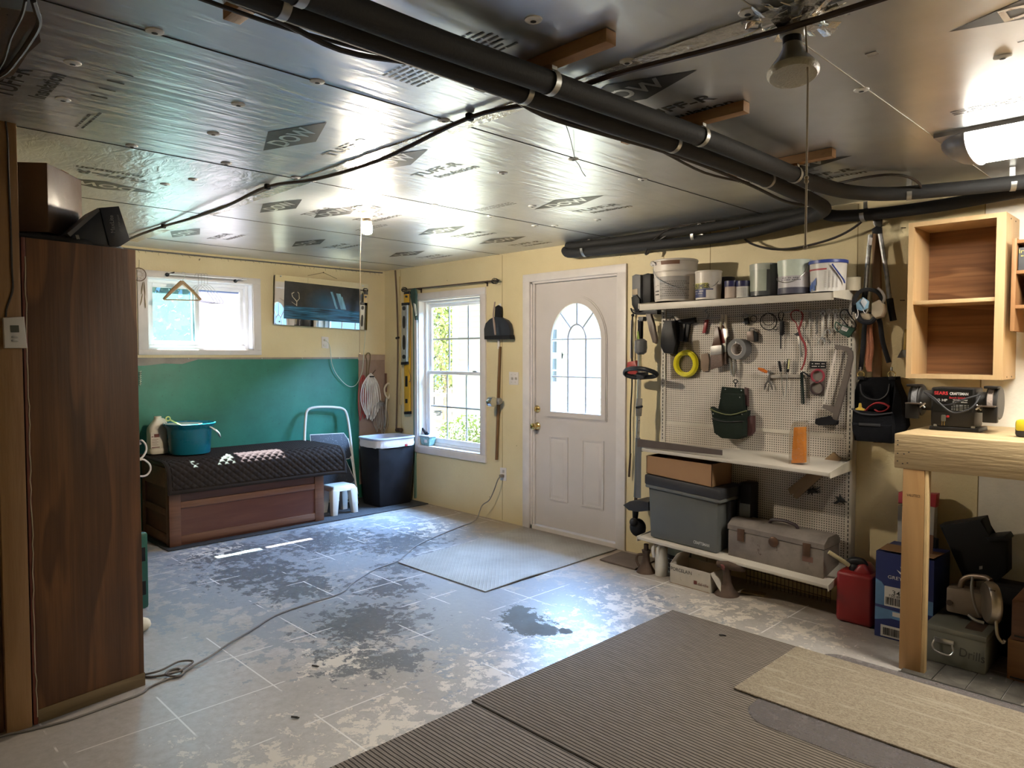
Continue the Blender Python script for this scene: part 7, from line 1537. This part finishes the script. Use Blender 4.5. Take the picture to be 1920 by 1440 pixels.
# steel box marked Drills
db = thing('drill_box', 'grey steel box with Drills handwritten under the bench', 'box', (5.37, -.42, .01)); dmm = mat('drill_box_grey', (.15, .15, .125), .5, var=.12, grime=.2, gcol=(.07, .06, .04))
dx0, dx1, dyf, dyb, dz1 = 5.245, 5.492, -.560, -.22, RW(1790, 1183, -.56).z
MB().box((dx0, dyf, .009), (dx1, dyb, dz1), .006).build('box_body', dmm, db); MB().box((dx0 - .002, dyf - .002, dz1 - .022), (dx1 + .002, dyb, dz1 + .004), .004).build('lid', dmm, db)
hx0, hx1 = RW(1751, 1210, dyf).x, RW(1789, 1210, dyf).x; zh = RW(1770, 1206, dyf).z
MB().box((hx0, dyf - .008, zh), (hx1, dyf - .001, zh + .024), .004).build('handle_plate', M['steel'], db); MB().tube([(hx0 + .004, dyf - .012, zh + .008), (hx0 - .002, dyf - .02, zh - .018), (hx0 + .02, dyf - .026, zh - .038), (hx1 - .015, dyf - .026, zh - .042), (hx1 + .002, dyf - .02, zh - .022), (hx1 - .006, dyf - .012, zh + .004)], .0042, 8, sm=4).build('handle', M['steel'], db)
g = MB(); g.text('Drills', (RW(1803, 1224, dyf) + RW(1843, 1234, dyf)) / 2 + V((0, -.0012, 0)), (1, 0, -.06), (0, 0, 1), h=.040, w=.100); g.build('handwriting', mat('marker', (.05, .05, .045), .6), db, fixn=False)
# circular saw on the box
cs = thing('circular_saw', 'old metal circular saw standing on the drill box', 'circular saw', (5.45, -.40, dz1 + .005)); alu = mat('worn_aluminium', (.42, .36, .28), .32, metal=.9, var=.25)
yy0 = -.46; zc2 = dz1 + .14
MB().prism(PW([(1799, 1192), (1812, 1173), (1852, 1190), (1850, 1196), (1820, 1205)], -.50) , (0, .16, 0), .001).build('shoe', M['rust'], cs)
MB().box((RW(1773, 1140, -.40).x, -.40, dz1 + .030), (RW(1842, 1140, -.40).x, -.30, RW(1800, 1105, -.40).z), .012).build('motor_housing', mat('tan_grey_housing', (.20, .155, .115), .45, metal=.3), cs)
MB().lathe([(.014, 0), (.014, .003)], RW(1780, 1130, -.402), '-Y', 14).build('brush_cap', mat('brush_cap_dark', (.05, .03, .02), .5), cs)
c_ = RW(1858, 1130, -.44); g = MB()
A = []
for k in range(22):
    a = math.radians(-60 + 240 * k / 21); A.append((math.cos(a), math.sin(a)))
g.X = Matrix.Translation(c_) @ Matrix.Rotation(math.radians(28), 4, 'Z')
g.lathe([(.088, -.022), (.096, -.012), (.096, .012), (.088, .022)], (0, 0, 0), 'X', 30); g.X = None; g.build('blade_guard', alu, cs)
MB().prism(PW([(1856, 1105), (1866, 1108), (1866, 1150), (1858, 1150)], -.50), (0, .02, 0), .004).build('guard_rib', M['rust'], cs)
MB().tube([RW(1801, 1103, -.36), RW(1805, 1088, -.36), RW(1820, 1081, -.36), RW(1848, 1083, -.38), RW(1858, 1090, -.40)], .013, 10, sm=4).build('handle', mat('handle_bronze', (.17, .12, .08), .4, metal=.5), cs)
MB().tube([RW(1824, 1082, -.42), RW(1822, 1105, -.45), RW(1828, 1135, -.47), RW(1837, 1155, -.47)], .006, 8, sm=4).build('power_cord', mat('brown_cord', (.12, .10, .08), .6), cs)
MB().tube([RW(1816, 1153, -.50), RW(1830, 1163, -.51), RW(1845, 1168, -.51)], .008, 8, sm=3).build('lever', M['dullsteel'], cs)
MB().tube([RW(1868, 1160, -.50), RW(1870, 1190, -.52), RW(1880, 1205, -.52), RW(1884, 1200, -.52)], .007, 8, sm=3).build('lower_guard_lever', alu, cs)
# wooden crate at the right edge, dark bag on it
xw0 = RW(1888, 1250, -.52).x
for k, (za_, zb_, dxx, nm, lab_, cm_) in enumerate(((0, RW(1900, 1200, -.52).z, 0, 'wooden_crate', 'orange brown wooden box on the floor at the right edge', wood('crate_orange', (.20, .085, .028), (.30, .14, .05), 0, 8, .5, knots=False)), (RW(1900, 1200, -.52).z + .002, RW(1900, 1125, -.52).z, .012, 'drawer_box', 'darker red brown wooden drawer on top of the orange brown box', wood('crate_brown', (.11, .045, .022), (.17, .075, .035), 0, 8, .5, knots=False)))):
    t = thing(nm, lab_, 'box', (xw0 + .2, -.35, za_)); MB().box((xw0 + dxx, -.52, za_ + .001), (xw0 + .45, -.20, zb_), .003).build('box_body', cm_, t)
    g = MB(); g.box((xw0 + dxx + .012, -.5225, za_ + .015), (xw0 + .44, -.5195, za_ + .022)); g.build('edge_line', M['seam'], t)
zt2 = RW(1900, 1125, -.52).z; g = MB(); g.ball((xw0 + .16, -.36, zt2 + .065), .13, 10, (1, .9, .5)); tag(g.build('dark_bundle', mat('dark_bundle', (.012, .012, .014), .8, bump=.4, bscale=30)), 'black cloth bundle on top of the wooden drawer at the right edge', 'bundle')
# loose tiles
tlm, nt, b, out = _new('dark_marbled_tile'); T = NT(nt); P = T.pos(); n = T.noise(P, 9, 7, .7, .5); c = T.mix(T.ramp(n, [(.35, 0.0), (.65, 1.0)]), (.035, .032, .028), (.12, .11, .094)); T.set(b, 'Base Color', T.mix(T.ramp(T.noise(T.map(P, (2, .6, 1)), 14, 5, .7), [(.62, 0.0), (.68, .7)]), c, (.30, .275, .23))); b.inputs['Roughness'].default_value = .45
for k in range(4):
    xk = 5.205 + k * .13; tag(MB().box((xk, -.775, .001), (xk + .126, -.50, .008), .001).build('floor_tile', tlm), ['dark marbled tile on the floor at the foot of the bench leg', 'second dark floor tile from the bench leg', 'third dark floor tile from the bench leg', 'fourth dark floor tile from the bench leg, nearest the wooden box'][k], 'tile', 'dark tiles under the bench')
tag(MB().box((5.20, -.792, .001), (6.0, -.778, .010), .002).build('edge_strip', mat('dark_strip', (.03, .028, .025), .5)), 'dark edging strip along the front of the floor tiles', 'strip')
# ================================================================== PIPES, CABLES AND LAMP UNDER THE CEILING
foam = mat('black_pipe_foam', (.0125, .0125, .0135), .75, var=.2, bump=.15, bscale=80)
zp = 2.245; R_ = .034
def collar(pt, d, r, t): 
    pass
pts1 = [(4.80, -4.6), (4.80, -3.9), (4.80, -3.2), (4.82, -2.75), (4.84, -2.3), (4.86, -1.9), (4.86, -1.3), (4.855, -.98), (4.90, -.68), (5.02, -.49), (5.22, -.40), (5.50, -.32), (6.0, -.26), (7.0, -.24)]
def zrun(y): return zp
P1 = [V((a, b_, zp)) for a, b_ in pts1]
pipe1 = thing('insulated_pipe', 'right hand black insulated pipe curving toward the right wall', 'pipe', (4.85, -2, 2.21)); MB().tube(P1, R_, 16, sm=6).build('foam_sleeve', foam, pipe1)
P2 = [V((a, b_, zp - .002)) for a, b_ in [(4.715, -4.6), (4.715, -3.9), (4.715, -3.2), (4.715, -2.7), (4.725, -2.3), (4.745, -1.95), (4.745, -1.4), (4.72, -.95), (4.70, -.60), (4.66, -.36), (4.55, -.22)]]
P2 += [V(p) for p in ((4.40, -.165, 2.238), (4.1, -.13, 2.21), (3.75, -.115, 2.205), (3.3, -.11, 2.215), (2.85, -.11, 2.225), (2.62, -.10, 2.235), (2.54, -.06, 2.27))]
pipe2 = thing('insulated_pipe', 'left hand black insulated pipe curving along the wall above the door', 'pipe', (4.72, -2, 2.21)); MB().tube(P2, R_, 16, sm=6).build('foam_sleeve', foam, pipe2)
P3 = [V(p) for p in ((2.56, -.06, 2.300), (2.75, -.075, 2.290), (3.1, -.075, 2.285), (3.6, -.08, 2.285), (4.0, -.085, 2.290), (4.35, -.10, 2.292), (4.56, -.115, 2.285))]
pipe3 = thing('insulated_pipe', 'upper black insulated pipe tight under the ceiling above the door', 'pipe', (3.5, -.08, 2.25)); MB().tube(P3, .030, 14, sm=5).build('foam_sleeve', foam, pipe3)
P4 = [V(p) for p in ((4.60, -.20, 2.245), (4.68, -.19, 2.225), (4.9, -.16, 2.215), (5.2, -.135, 2.222), (5.5, -.12, 2.24), (6.0, -.11, 2.25), (7.0, -.11, 2.25))]
pipe4 = thing('insulated_pipe', 'lower black insulated pipe running right above the open cabinet', 'pipe', (5.2, -.13, 2.2)); MB().tube(P4, .032, 14, sm=5).build('foam_sleeve', foam, pipe4)
# timber battens and metal hanger straps
bw = wood('batten_pine', (.30, .16, .075), (.42, .25, .12), 0, 12, .6)
strap = mat('galvanised_strap', (.40, .40, .385), .42, metal=1.0)
def batten(xa, xb, y, label): return tag(MB().box((xa, y - .022, 2.288), (xb, y + .022, CEIL - .001), .002).build('ceiling_batten', bw), label, 'batten')
batten(4.60, 5.045, -2.74, 'reddish wooden batten under the ceiling, nearest of the four pipe battens'); batten(4.52, 5.04, -1.975, 'second wooden ceiling batten, carrying the pipes at mid room'); batten(4.55, 5.03, -1.19, 'third wooden ceiling batten, carrying the pipes near the wall'); batten(4.45, 4.95, -3.52, 'wooden ceiling batten at the top edge of the picture, by the pipe ends')
def hanger(c, d, r, label, up=.03):
    d = V(d).normalized(); s_ = d.cross(V((0, 0, 1))).normalized(); g = MB(); n_ = 14
    pts = [c + s_ * (r * math.cos(a)) + V((0, 0, r * math.sin(a))) for a in [PI * .5 - 2 * PI * .62 * k / n_ for k in range(n_ + 1)]]
    pts = [c + s_ * (-r) * math.cos(a) + V((0, 0, -r * math.sin(a))) for a in [math.radians(-60 + 240 * k / n_) for k in range(n_ + 1)]]
    pts = [V((pts[0].x, pts[0].y, min(CEIL - .001, c.z + up + r * 1.0)))] + pts
    A = [g._v(p + d * .011) for p in pts]; B = [g._v(p - d * .011) for p in pts]; C_ = [g._v(p + (p - c).normalized() * .002 + d * .011) for p in pts]; D_ = [g._v(p + (p - c).normalized() * .002 - d * .011) for p in pts]
    for i in range(len(pts) - 1):
        for q_ in ((A, B), (D_, C_), (C_, A), (B, D_)): g._f((q_[0][i], q_[1][i], q_[1][i + 1], q_[0][i + 1]), True)
    return tag(g.build('pipe_strap', strap), label, 'strap', None)
for (x, y, lab_) in ((4.823, -2.74, 'bright metal strap holding the right pipe at the nearest batten'), (4.716, -2.74, 'bright metal strap holding the left pipe at the nearest batten'), (4.86, -1.975, 'bright metal strap holding the right pipe at the second batten'), (4.744, -1.975, 'bright metal strap holding the left pipe at the second batten'), (4.86, -1.19, 'bright metal strap holding the right pipe at the third batten'), (4.735, -1.19, 'bright metal strap holding the left pipe at the third batten'), (4.80, -3.52, 'metal strap holding the right pipe at the top picture edge'), (4.715, -3.52, 'metal strap holding the left pipe at the top picture edge')):
    hanger(V((x, y, zp)), (0, -1, 0), R_ + .001, lab_)
for (x, y, z_, lab_) in ((2.78, -.098, 2.252, 'metal strap round the pipe pair above the door'), (3.72, -.10, 2.246, 'metal strap round the pipe pair above the paint bucket'), (4.80, -.185, 2.22, 'metal strap where the pipes meet above the pegboard')):
    hanger(V((x, y, z_)), (1, 0, 0), .060 if x < 4.5 else .04, lab_, .03)
for (x, y, lab_) in ((5.10, -.445, 'metal strap on the right pipe past its bend'), (5.50, -.32, 'metal strap on the right pipe above the birch cabinet')): hanger(V((x, y, zp)), (1, .35, 0), R_ + .001, lab_, .04)
# cable pair running beside the left pipe, loops along the wall
def cable(pts, r, m, nm, label, cat='cable', sm=5): return tag(MB().tube([V(p) for p in pts], r, 8, sm=sm).build(nm, m), label, cat)
cable([(4.60, -4.4, 2.27), (4.61, -3.6, 2.265), (4.60, -3.3, 2.24), (4.63, -3.05, 2.262), (4.645, -2.8, 2.262), (4.62, -2.55, 2.242), (4.62, -2.2, 2.25), (4.635, -1.9, 2.255), (4.63, -1.5, 2.258), (4.62, -1.1, 2.25), (4.60, -.7, 2.24), (4.58, -.36, 2.275)], .0075, M['wire_black'], 'power_cable', 'black cable following the left pipe, slightly thicker of the two')
cable([(4.585, -4.4, 2.275), (4.595, -3.6, 2.25), (4.575, -3.3, 2.268), (4.61, -3.05, 2.272), (4.63, -2.8, 2.275), (4.60, -2.5, 2.262), (4.598, -2.2, 2.27), (4.61, -1.9, 2.27), (4.60, -1.5, 2.245), (4.60, -1.1, 2.268)], .0055, M['wire_black'], 'power_cable', 'thin black cable following the left pipe, outermost of the two')
cable([(4.02, -.09, 2.27), (4.06, -.07, 2.17), (4.22, -.05, 2.105), (4.4, -.045, 2.10), (4.6, -.06, 2.13), (4.74, -.09, 2.185), (4.80, -.11, 2.25)], .007, M['wire_black'], 'loop_cable', 'black cable hanging in a wide loop above the paint buckets')
cable([(3.85, -.085, 2.325), (3.55, -.1, 2.318), (3.40, -.12, 2.25), (3.34, -.13, 2.165), (3.355, -.12, 2.16), (3.42, -.1, 2.24), (3.6, -.095, 2.305)], .0055, M['wire_black'], 'loop_cable', 'thin black cable drooping in a narrow loop above the door')
cable([(4.60, -.55, 2.28), (4.75, -.62, 2.30), (5.0, -.68, 2.30), (5.12, -.62, 2.295), (5.16, -.5, 2.27), (5.14, -.42, 2.25)], .006, M['wire_black'], 'loop_cable', 'thin black cable arcing behind the pipes below the print')
w_ = [(0.10, -2.60, 2.27), (.35, -2.585, 2.30), (.75, -2.60, 2.305), (1.2, -2.585, 2.311), (1.75, -2.595, 2.292), (2.25, -2.60, 2.290), (2.75, -2.605, 2.311), (3.2, -2.585, 2.275), (3.7, -2.565, 2.272), (4.28, -2.575, 2.309), (4.62, -2.55, 2.290), (4.9, -2.54, 2.300), (5.4, -2.50, 2.285), (6.0, -2.5, 2.28), (7.2, -2.5, 2.28)]
cable(w_, .0085, mat('brown_sheath', (.045, .026, .020), .45), 'ceiling_cable', 'long dark brown cable strung across the ceiling along the taped joint')
for (x, y, lab_) in ((2.75, -2.605, 'black clip holding the long ceiling cable near the bulb'), (4.28, -2.575, 'black clip holding the long ceiling cable at mid ceiling'), (1.2, -2.585, 'black clip holding the long ceiling cable toward the back wall')): tag(MB().cbox((x, y, 2.311), (.022, .030, .028), .006).build('cable_clip', M['black']), lab_, 'clip')
tag(MB().cbox((4.605, -2.80, 2.295), (.06, .05, .06), .01).build('junction_box', M['black']), 'small black junction clip where the cable pair meets the pipe', 'clip')
g = MB(); g.tube([FL(1055, 222, CEIL - .003), FL(1060, 232, CEIL - .04), FL(1068, 255, CEIL - .05), FL(1075, 285, CEIL - .045), FL(1077, 299, CEIL - .004)], .0016, 5, sm=4); g.tube([FL(1078, 300, CEIL - .004), FL(1086, 310, CEIL - .04), FL(1091, 321, CEIL - .05), FL(1098, 331, CEIL - .07)], .0016, 5, sm=3)
tag(g.build('loose_wire', M['wire_black']), 'thin loose wire end dangling from a ceiling fastener', 'wire')
# frayed wiring along the back wall top edge
g = MB(); g.tube([(.03, -2.6, 2.30), (.03, -2.0, 2.298), (.03, -1.2, 2.30), (.03, -.5, 2.30), (.035, -.05, 2.302)], .006, 6, sm=3)
rnd = random.Random(12)
for k in range(44):
    yy_ = -2.5 + k * .056; a_ = V((.03, yy_, 2.30)); g.tube([a_, a_ + V((rnd.uniform(-.0, .02), rnd.uniform(-.02, .02), -rnd.uniform(.01, .03)))], .0012, 4)
tag(g.build('stapled_cable', mat('grey_stapled_cable', (.10, .09, .08), .6)), 'stapled cable with loose fibres along the top of the back wall', 'cable')
# floodlight bulb with string
bx, by = 5.417, -2.46
fd = thing('flood_lamp', 'unlit reflector flood bulb in a porcelain holder with pull string', 'lamp', (bx, by, CEIL)); pg_ = mat('grey_porcelain', (.46, .44, .40), .25)
MB().lathe([(.034, -.012), (.033, -.038), (.030, -.048), (.027, -.050)], (bx, by, CEIL), n=24).build('holder', pg_, fd)
MB().lathe([(.024, -.048), (.024, -.074)], (bx, by, CEIL), n=24).build('lamp_base', M['black'], fd)
g = MB(); g.X = Matrix.Translation((bx, by, CEIL - .070)) @ Matrix.Rotation(math.radians(-8), 4, 'X') @ Matrix.Rotation(math.radians(-6), 4, 'Y')
g.lathe([(.024, .0), (.026, -.012), (.036, -.032), (.052, -.055), (.061, -.068), (.063, -.072)], (0, 0, 0), n=32); g.X = None; g.build('reflector', mat('grey_glass', (.26, .25, .22), .2), fd)
g = MB(); g.X = Matrix.Translation((bx, by, CEIL - .070)) @ Matrix.Rotation(math.radians(-8), 4, 'X') @ Matrix.Rotation(math.radians(-6), 4, 'Y')
g.lathe([(.0635, -.071), (.0645, -.076), (.0635, -.082), (.058, -.088), (.03, -.0895), (.001, -.090)], (0, 0, 0), n=32, cap=False); g.X = None; g.build('lens', mat('frosted_lens', (.52, .50, .42), .25, bump=.4, bscale=160), fd)
g = MB(); g.tube([(bx + .036, by - .004, CEIL - .02), (bx + .040, by - .006, CEIL - .08), (bx + .055, by - .03, CEIL - .16), (bx + .056, by - .03, CEIL - .40), (bx + .056, by - .03, 1.72)], .0026, 6, sm=3)
for zz_ in (1.90, 1.89, 1.725): g.ball((bx + .056, by - .03, zz_), .006, 5)
g.build('pull_string', mat('braided_string', (.44, .38, .29), .85), fd)
g = MB(); rnd = random.Random(5)
for k in range(34):
    a_ = rnd.uniform(0, 2 * PI); rr_ = rnd.uniform(.04, .12); g.cbox((bx + rr_ * math.cos(a_), by + rr_ * math.sin(a_), CEIL - .006 - .02 * (.13 - rr_) / .1), (.045, .025, .002), rot=(rnd.uniform(-.5, .5), rnd.uniform(-.5, .5), a_))
g.build('foil_cuff', M['tape'], fd)
tag(MB().box((5.467, -2.09, CEIL - .002), (5.497, -2.065, CEIL - .0006)).build('barcode_sticker', mat('grey_sticker', (.40, .38, .36), .5)), 'small grey barcode sticker on the ceiling foil right of the flood bulb', 'sticker')
# ================================================================== RUGS AND MATS
rm, nt, b, out = _new('striped_loop_rug'); T = NT(nt); P = T.pos(); s = T.sep(P)
yy_ = T.math('ADD', s[1], T.math('MULTIPLY', T.noise(P, 18, 3), .004)); fr = T.math('FRACT', T.math('ADD', T.math('MULTIPLY', yy_, 56.0), 400.0))
st = T.ramp(fr, [(.0, 0.0), (.16, .9), (.42, .35), (.55, 1.0), (.72, .25), (.85, .0)]); st = T.math('MULTIPLY', st, T.math('MULTIPLY_ADD', T.noise(T.map(P, (9, 90, 1)), 1.0, 4, .7), 1.4, .2))
T.set(b, 'Base Color', T.mix(st, (.050, .042, .037), (.40, .345, .295))); b.inputs['Roughness'].default_value = .95; b.inputs['Specular IOR Level'].default_value = .1; T.set(b, 'Normal', T.bump(T.math('ADD', T.math('MULTIPLY', st, .6), T.noise(P, 220, 2)), .6, .006))
rx0 = 4.04; ys = RW(0, 0).y
y_split = FL(885, 1319).y
tag(MB().box((rx0, y_split + .004, .001), (8.1, -.845, .010), .003).build('striped_rug', rm), 'brown striped carpet runner lying nearest the shelf unit', 'rug')
tag(MB().box((rx0 + .02, -5.2, .001), (8.1, y_split - .004, .010), .003).build('striped_rug', rm), 'brown striped carpet runner in the near foreground, toward the viewer', 'rug')
tag(MB().prism([V((4.88 + .13 - .13 * math.cos(t), -1.69 + .13 - .13 * math.sin(t), .0105)) for t in [k * PI / 16 for k in range(9)]] + [V((6.9, -1.69, .0105)), V((6.9, -.80, .0105))] + [V((4.88 + .10 - .10 * math.sin(t), -.80 - .10 + .10 * math.cos(t), .0105)) for t in [k * PI / 16 for k in range(9)]], (0, 0, .002)).build('clear_floor_mat', glass('clear_vinyl_mat', (.92, .90, .90), .62, (.20, .182, .182), .03, transl=0.0)), 'translucent grey vinyl floor mat under the beige mat', 'mat')
bm_, nt, b, out = _new('beige_patterned_mat'); T = NT(nt); P = T.pos(); n1 = T.noise(T.map(P, (52, 90, 1)), 1.0, 5, .75, 1.8); n2 = T.noise(P, 70, 3, .7); n3 = T.noise(T.map(P, (2, 26, 1), rot=(0, 0, .06)), 1.0, 3, .5, .3)
c = T.mix(T.ramp(n1, [(.46, 0.0), (.54, 1.0)]), (.27, .225, .17), (.40, .34, .26)); c = T.mix(T.math('MULTIPLY', T.ramp(n3, [(.58, 0.0), (.64, 1.0)]), .5), c, (.50, .44, .35)); c = T.mix(T.math('MULTIPLY', n2, .3), c, (.18, .145, .11)); T.set(b, 'Base Color', c); b.inputs['Roughness'].default_value = .95; b.inputs['Specular IOR Level'].default_value = .1; T.set(b, 'Normal', T.bump(T.math('ADD', n1, n2), .4, .006))
bmt = MB().box((4.765, -1.497, .013), (6.6, -.872, .021), .002).build('beige_mat', bm_); tag(bmt, 'beige patterned carpet mat lying in front of the bench', 'mat')
# embossed plate mat at the door
dm_, nt, b, out = _new('tread_plate_mat'); T = NT(nt); P = T.pos(); u = T.map(P, (1 / .024, 1 / .024, 0), rot=(0, 0, .785)); f = T.n('ShaderNodeVectorMath', {0: u}, operation='FRACTION').outputs[0]; f = T.n('ShaderNodeVectorMath', {0: f, 1: (.5, .5, 0)}, operation='SUBTRACT').outputs[0]; s = T.sep(f)
e1 = T.math('ADD', T.math('MULTIPLY', T.math('ABSOLUTE', s[0]), 1.0), T.math('MULTIPLY', T.math('ABSOLUTE', s[1]), 2.4)); bmp_ = T.ramp(e1, [(.30, 1.0), (.55, 0.0)])
n = T.noise(P, 3.2, 5, .6); c = T.mix(T.ramp(n, [(.35, 0.0), (.65, 1.0)]), (.25, .245, .23), (.36, .36, .345)); c = T.mix(T.math('MULTIPLY', bmp_, .25), c, (.5, .5, .49)); c = T.mix(T.ramp(T.math('ADD', T.math('MULTIPLY', T.sep(P)[1], 2.2), T.math('MULTIPLY', n, 1.6)), [(.25, 0.0), (.75, .75)]), c, (.13, .10, .075))
T.set(b, 'Base Color', c); T.set(b, 'Roughness', T.math('MULTIPLY_ADD', n, .2, .28)); T.set(b, 'Normal', T.bump(bmp_, .5, .004))
MX = [(2.165, -1.397), (3.055, -1.383), (3.035, -.030), (2.055, -.030)]
g = MB(); N1, N2 = 40, 30
def dmat(u, v):
    a = V((MX[0][0] + (MX[1][0] - MX[0][0]) * u, MX[0][1] + (MX[1][1] - MX[0][1]) * u, 0)); c_ = V((MX[3][0] + (MX[2][0] - MX[3][0]) * u, MX[3][1] + (MX[2][1] - MX[3][1]) * u, 0)); p = a + (c_ - a) * v
    p.z = .008 + .014 * max(0, (u - .9) / .1) * (.5 + .5 * math.sin(v * 9)) * (1 - abs(2 * v - 1)) ; return p
g.sheet(dmat, N1, N2, th=.006); tag(g.build('door_mat', dm_), 'large grey embossed plate mat in front of the door', 'mat')
tag(MB().prism([V((3.12, -.345, .001)), V((3.435, -.36, .001)), V((3.41, -.06, .001)), V((3.105, -.07, .001))], (0, 0, .012), .003).build('small_mat', mat('small_brown_mat', (.13, .10, .085), .7, bump=.6, bscale=120, var=.2)), 'small brown mat beside the door under the trimmer', 'mat')
for k, (px, py, lab_) in enumerate(((590, 1250, 'dark leaf scrap on the bare floor near the extension cord'), (552, 1346, 'dark twig scrap on the bare floor near the striped rug'), (1353, 1192, 'tiny dark scrap on the striped rug'))):
    p = FL(px, py, .011 if k == 2 else .002); g = MB(); g.cbox(p + V((0, 0, .004)), (.026, .008, .005), .001, rot=(.1, .15, .9)); g.cbox(p + V((.012, .008, .003)), (.016, .006, .004), .001, rot=(.2, -.1, .3)); tag(g.build('leaf_scrap', mat('dark_scrap', (.03, .026, .022), .8)), lab_, 'scrap')
# ------------------------------------------------------------------ lamps of the room
fx = thing('ceiling_light', 'long white wraparound ceiling light with rounded grey end cap', 'ceiling light', (5.98, -.86, CEIL))
FY0, FY1, FX0, FX1 = -1.10, -.72, 5.36, 6.72
capm = mat('grey_end_cap', (.36, .35, .36), .35, var=.05)
def half(x, k, n=14, dz=.085):      # cross-section of the diffuser
    yc, hw = (FY0 + FY1) / 2, (FY1 - FY0) / 2
    return [V((x, yc - hw * k * math.cos(PI * i / n), CEIL - .012 - dz * k * math.sin(PI * i / n) ** .8)) for i in range(n + 1)]
def loft(secs):
    g = MB(); L = [[g._v(p) for p in s] for s in secs]; n = len(L[0])
    for A, B in zip(L, L[1:]):
        for j in range(n): g._f((A[j], A[(j + 1) % n], B[(j + 1) % n], B[j]), True)
    g._f(L[0]); g._f(list(reversed(L[-1]))); return g
loft([half(FX0 + .115, .93), half(FX1 - .11, .93)]).build('diffuser', emis('lit_diffuser', (1, .93, .80), FLUO), fx)
for sgn, xb in ((1, FX0), (-1, FX1)):
    loft([half(xb + sgn * d, k) for d, k in ((0, .03), (.012, .30), (.035, .60), (.07, .85), (.12, 1.0), (.125, 1.0))]).build('end_cap', capm, fx)
MB().box((FX0 + .02, FY0, CEIL - .016), (FX1 - .02, FY1, CEIL)).build('housing', capm, fx)
# bare bulb with its pull string
bx, by = 2.594, -1.908
bl = thing('bare_bulb', 'lit warm bulb in a porcelain holder with a long pull string', 'bulb', (bx, by, CEIL))
porc = mat('porcelain_holder', (.72, .52, .34), .35)
MB().lathe([(.062, 0), (.060, -.012), (.040, -.016), (.034, -.02), (.028, -.06), (.026, -.062)], (bx, by, CEIL), n=24).build('holder', porc, bl)
MB().lathe([(.022, -.060), (.024, -.074), (.026, -.082), (.020, -.086)], (bx, by, CEIL), n=24).build('bulb_base', mat('bulb_base_white', (.85, .75, .6), .4), bl)
MB().lathe([(.018, -.086), (.026, -.096), (.030, -.112), (.030, -.138), (.024, -.150), (.010, -.155)], (bx, by, CEIL), n=24).build('globe', emis('lit_bulb', (1, .86, .66), BULB), bl)
g = MB(); g.tube([(bx - .005, by - .034, CEIL - .03), (bx - .008, by - .045, CEIL - .3), (bx - .012, by - .048, CEIL - .62), (bx - .014, by - .05, FL(0, 0, 0).z + 1.46)], .0022, 6, sm=4); g.ball((bx - .014, by - .05, 1.46), .006, 5)
g.build('pull_string', mat('cotton_string', (.62, .52, .38), .8), bl)
g = MB()
for k in range(26):
    a = k / 26 * 2 * PI; g.cbox((bx + .075 * math.cos(a), by + .075 * math.sin(a), CEIL - .004), (.03, .022, .006), rot=(random.uniform(-.4, .4), random.uniform(-.4, .4), a))
g.build('foil_cuff', M['tape'], bl)
# ================================================================== OUTPUT
SC.view_settings.view_transform = 'Standard'; SC.view_settings.look = 'None'; SC.view_settings.gamma = 1.0; SC.view_settings.use_curve_mapping = False
SC.view_settings.exposure = EXPO
SC.cycles.use_denoising = True
SC.cycles.max_bounces = 10; SC.cycles.diffuse_bounces = 5; SC.cycles.glossy_bounces = 5; SC.cycles.transparent_max_bounces = 16; SC.cycles.sample_clamp_indirect = 6.0
SC.cycles.caustics_reflective = False; SC.cycles.caustics_refractive = False; SC.cycles.blur_glossy = 0.6
bpy.context.view_layer.update()

GROUPS = {'wrench': 'wrenches on the hook rail', 'screwdriver': 'screwdrivers under the tool rail', 'paint_can': 'small paint cans on the top shelf', 'paint_pail': 'paint pails on the top shelf', 'pipe_strap': 'metal straps on the ceiling pipes', 'ceiling_batten': 'wooden battens under the ceiling', 'insulated_pipe': 'insulated pipes under the ceiling', 'cable_clip': 'clips on the ceiling cable', 'spirit_level': 'spirit levels beside the window', 'paint_brush': 'paint brushes on the pegboard', 'iron_stand': 'iron stands under the shelf', 'nail': 'nails beside the open cabinet', 'leaf_scrap': 'dark scraps on the floor', 'striped_rug': 'striped rugs on the floor', 'wall_outlet': 'white wall outlets', 'loop_cable': 'looping black cables by the pipes', 'power_cable': 'black cables beside the left pipe', 'hook_rail': 'tool rails on the pegboard', 'dried_clump': 'dried clumps on the pegboard', 'plug': 'plugs in the outlets', 'tree': 'trees outside the windows'}
for o in list(SC.objects):
    if o.parent is None and 'category' in o and 'group' not in o:
        k = o.name.split('.')[0]
        if k in GROUPS: o['group'] = GROUPS[k]
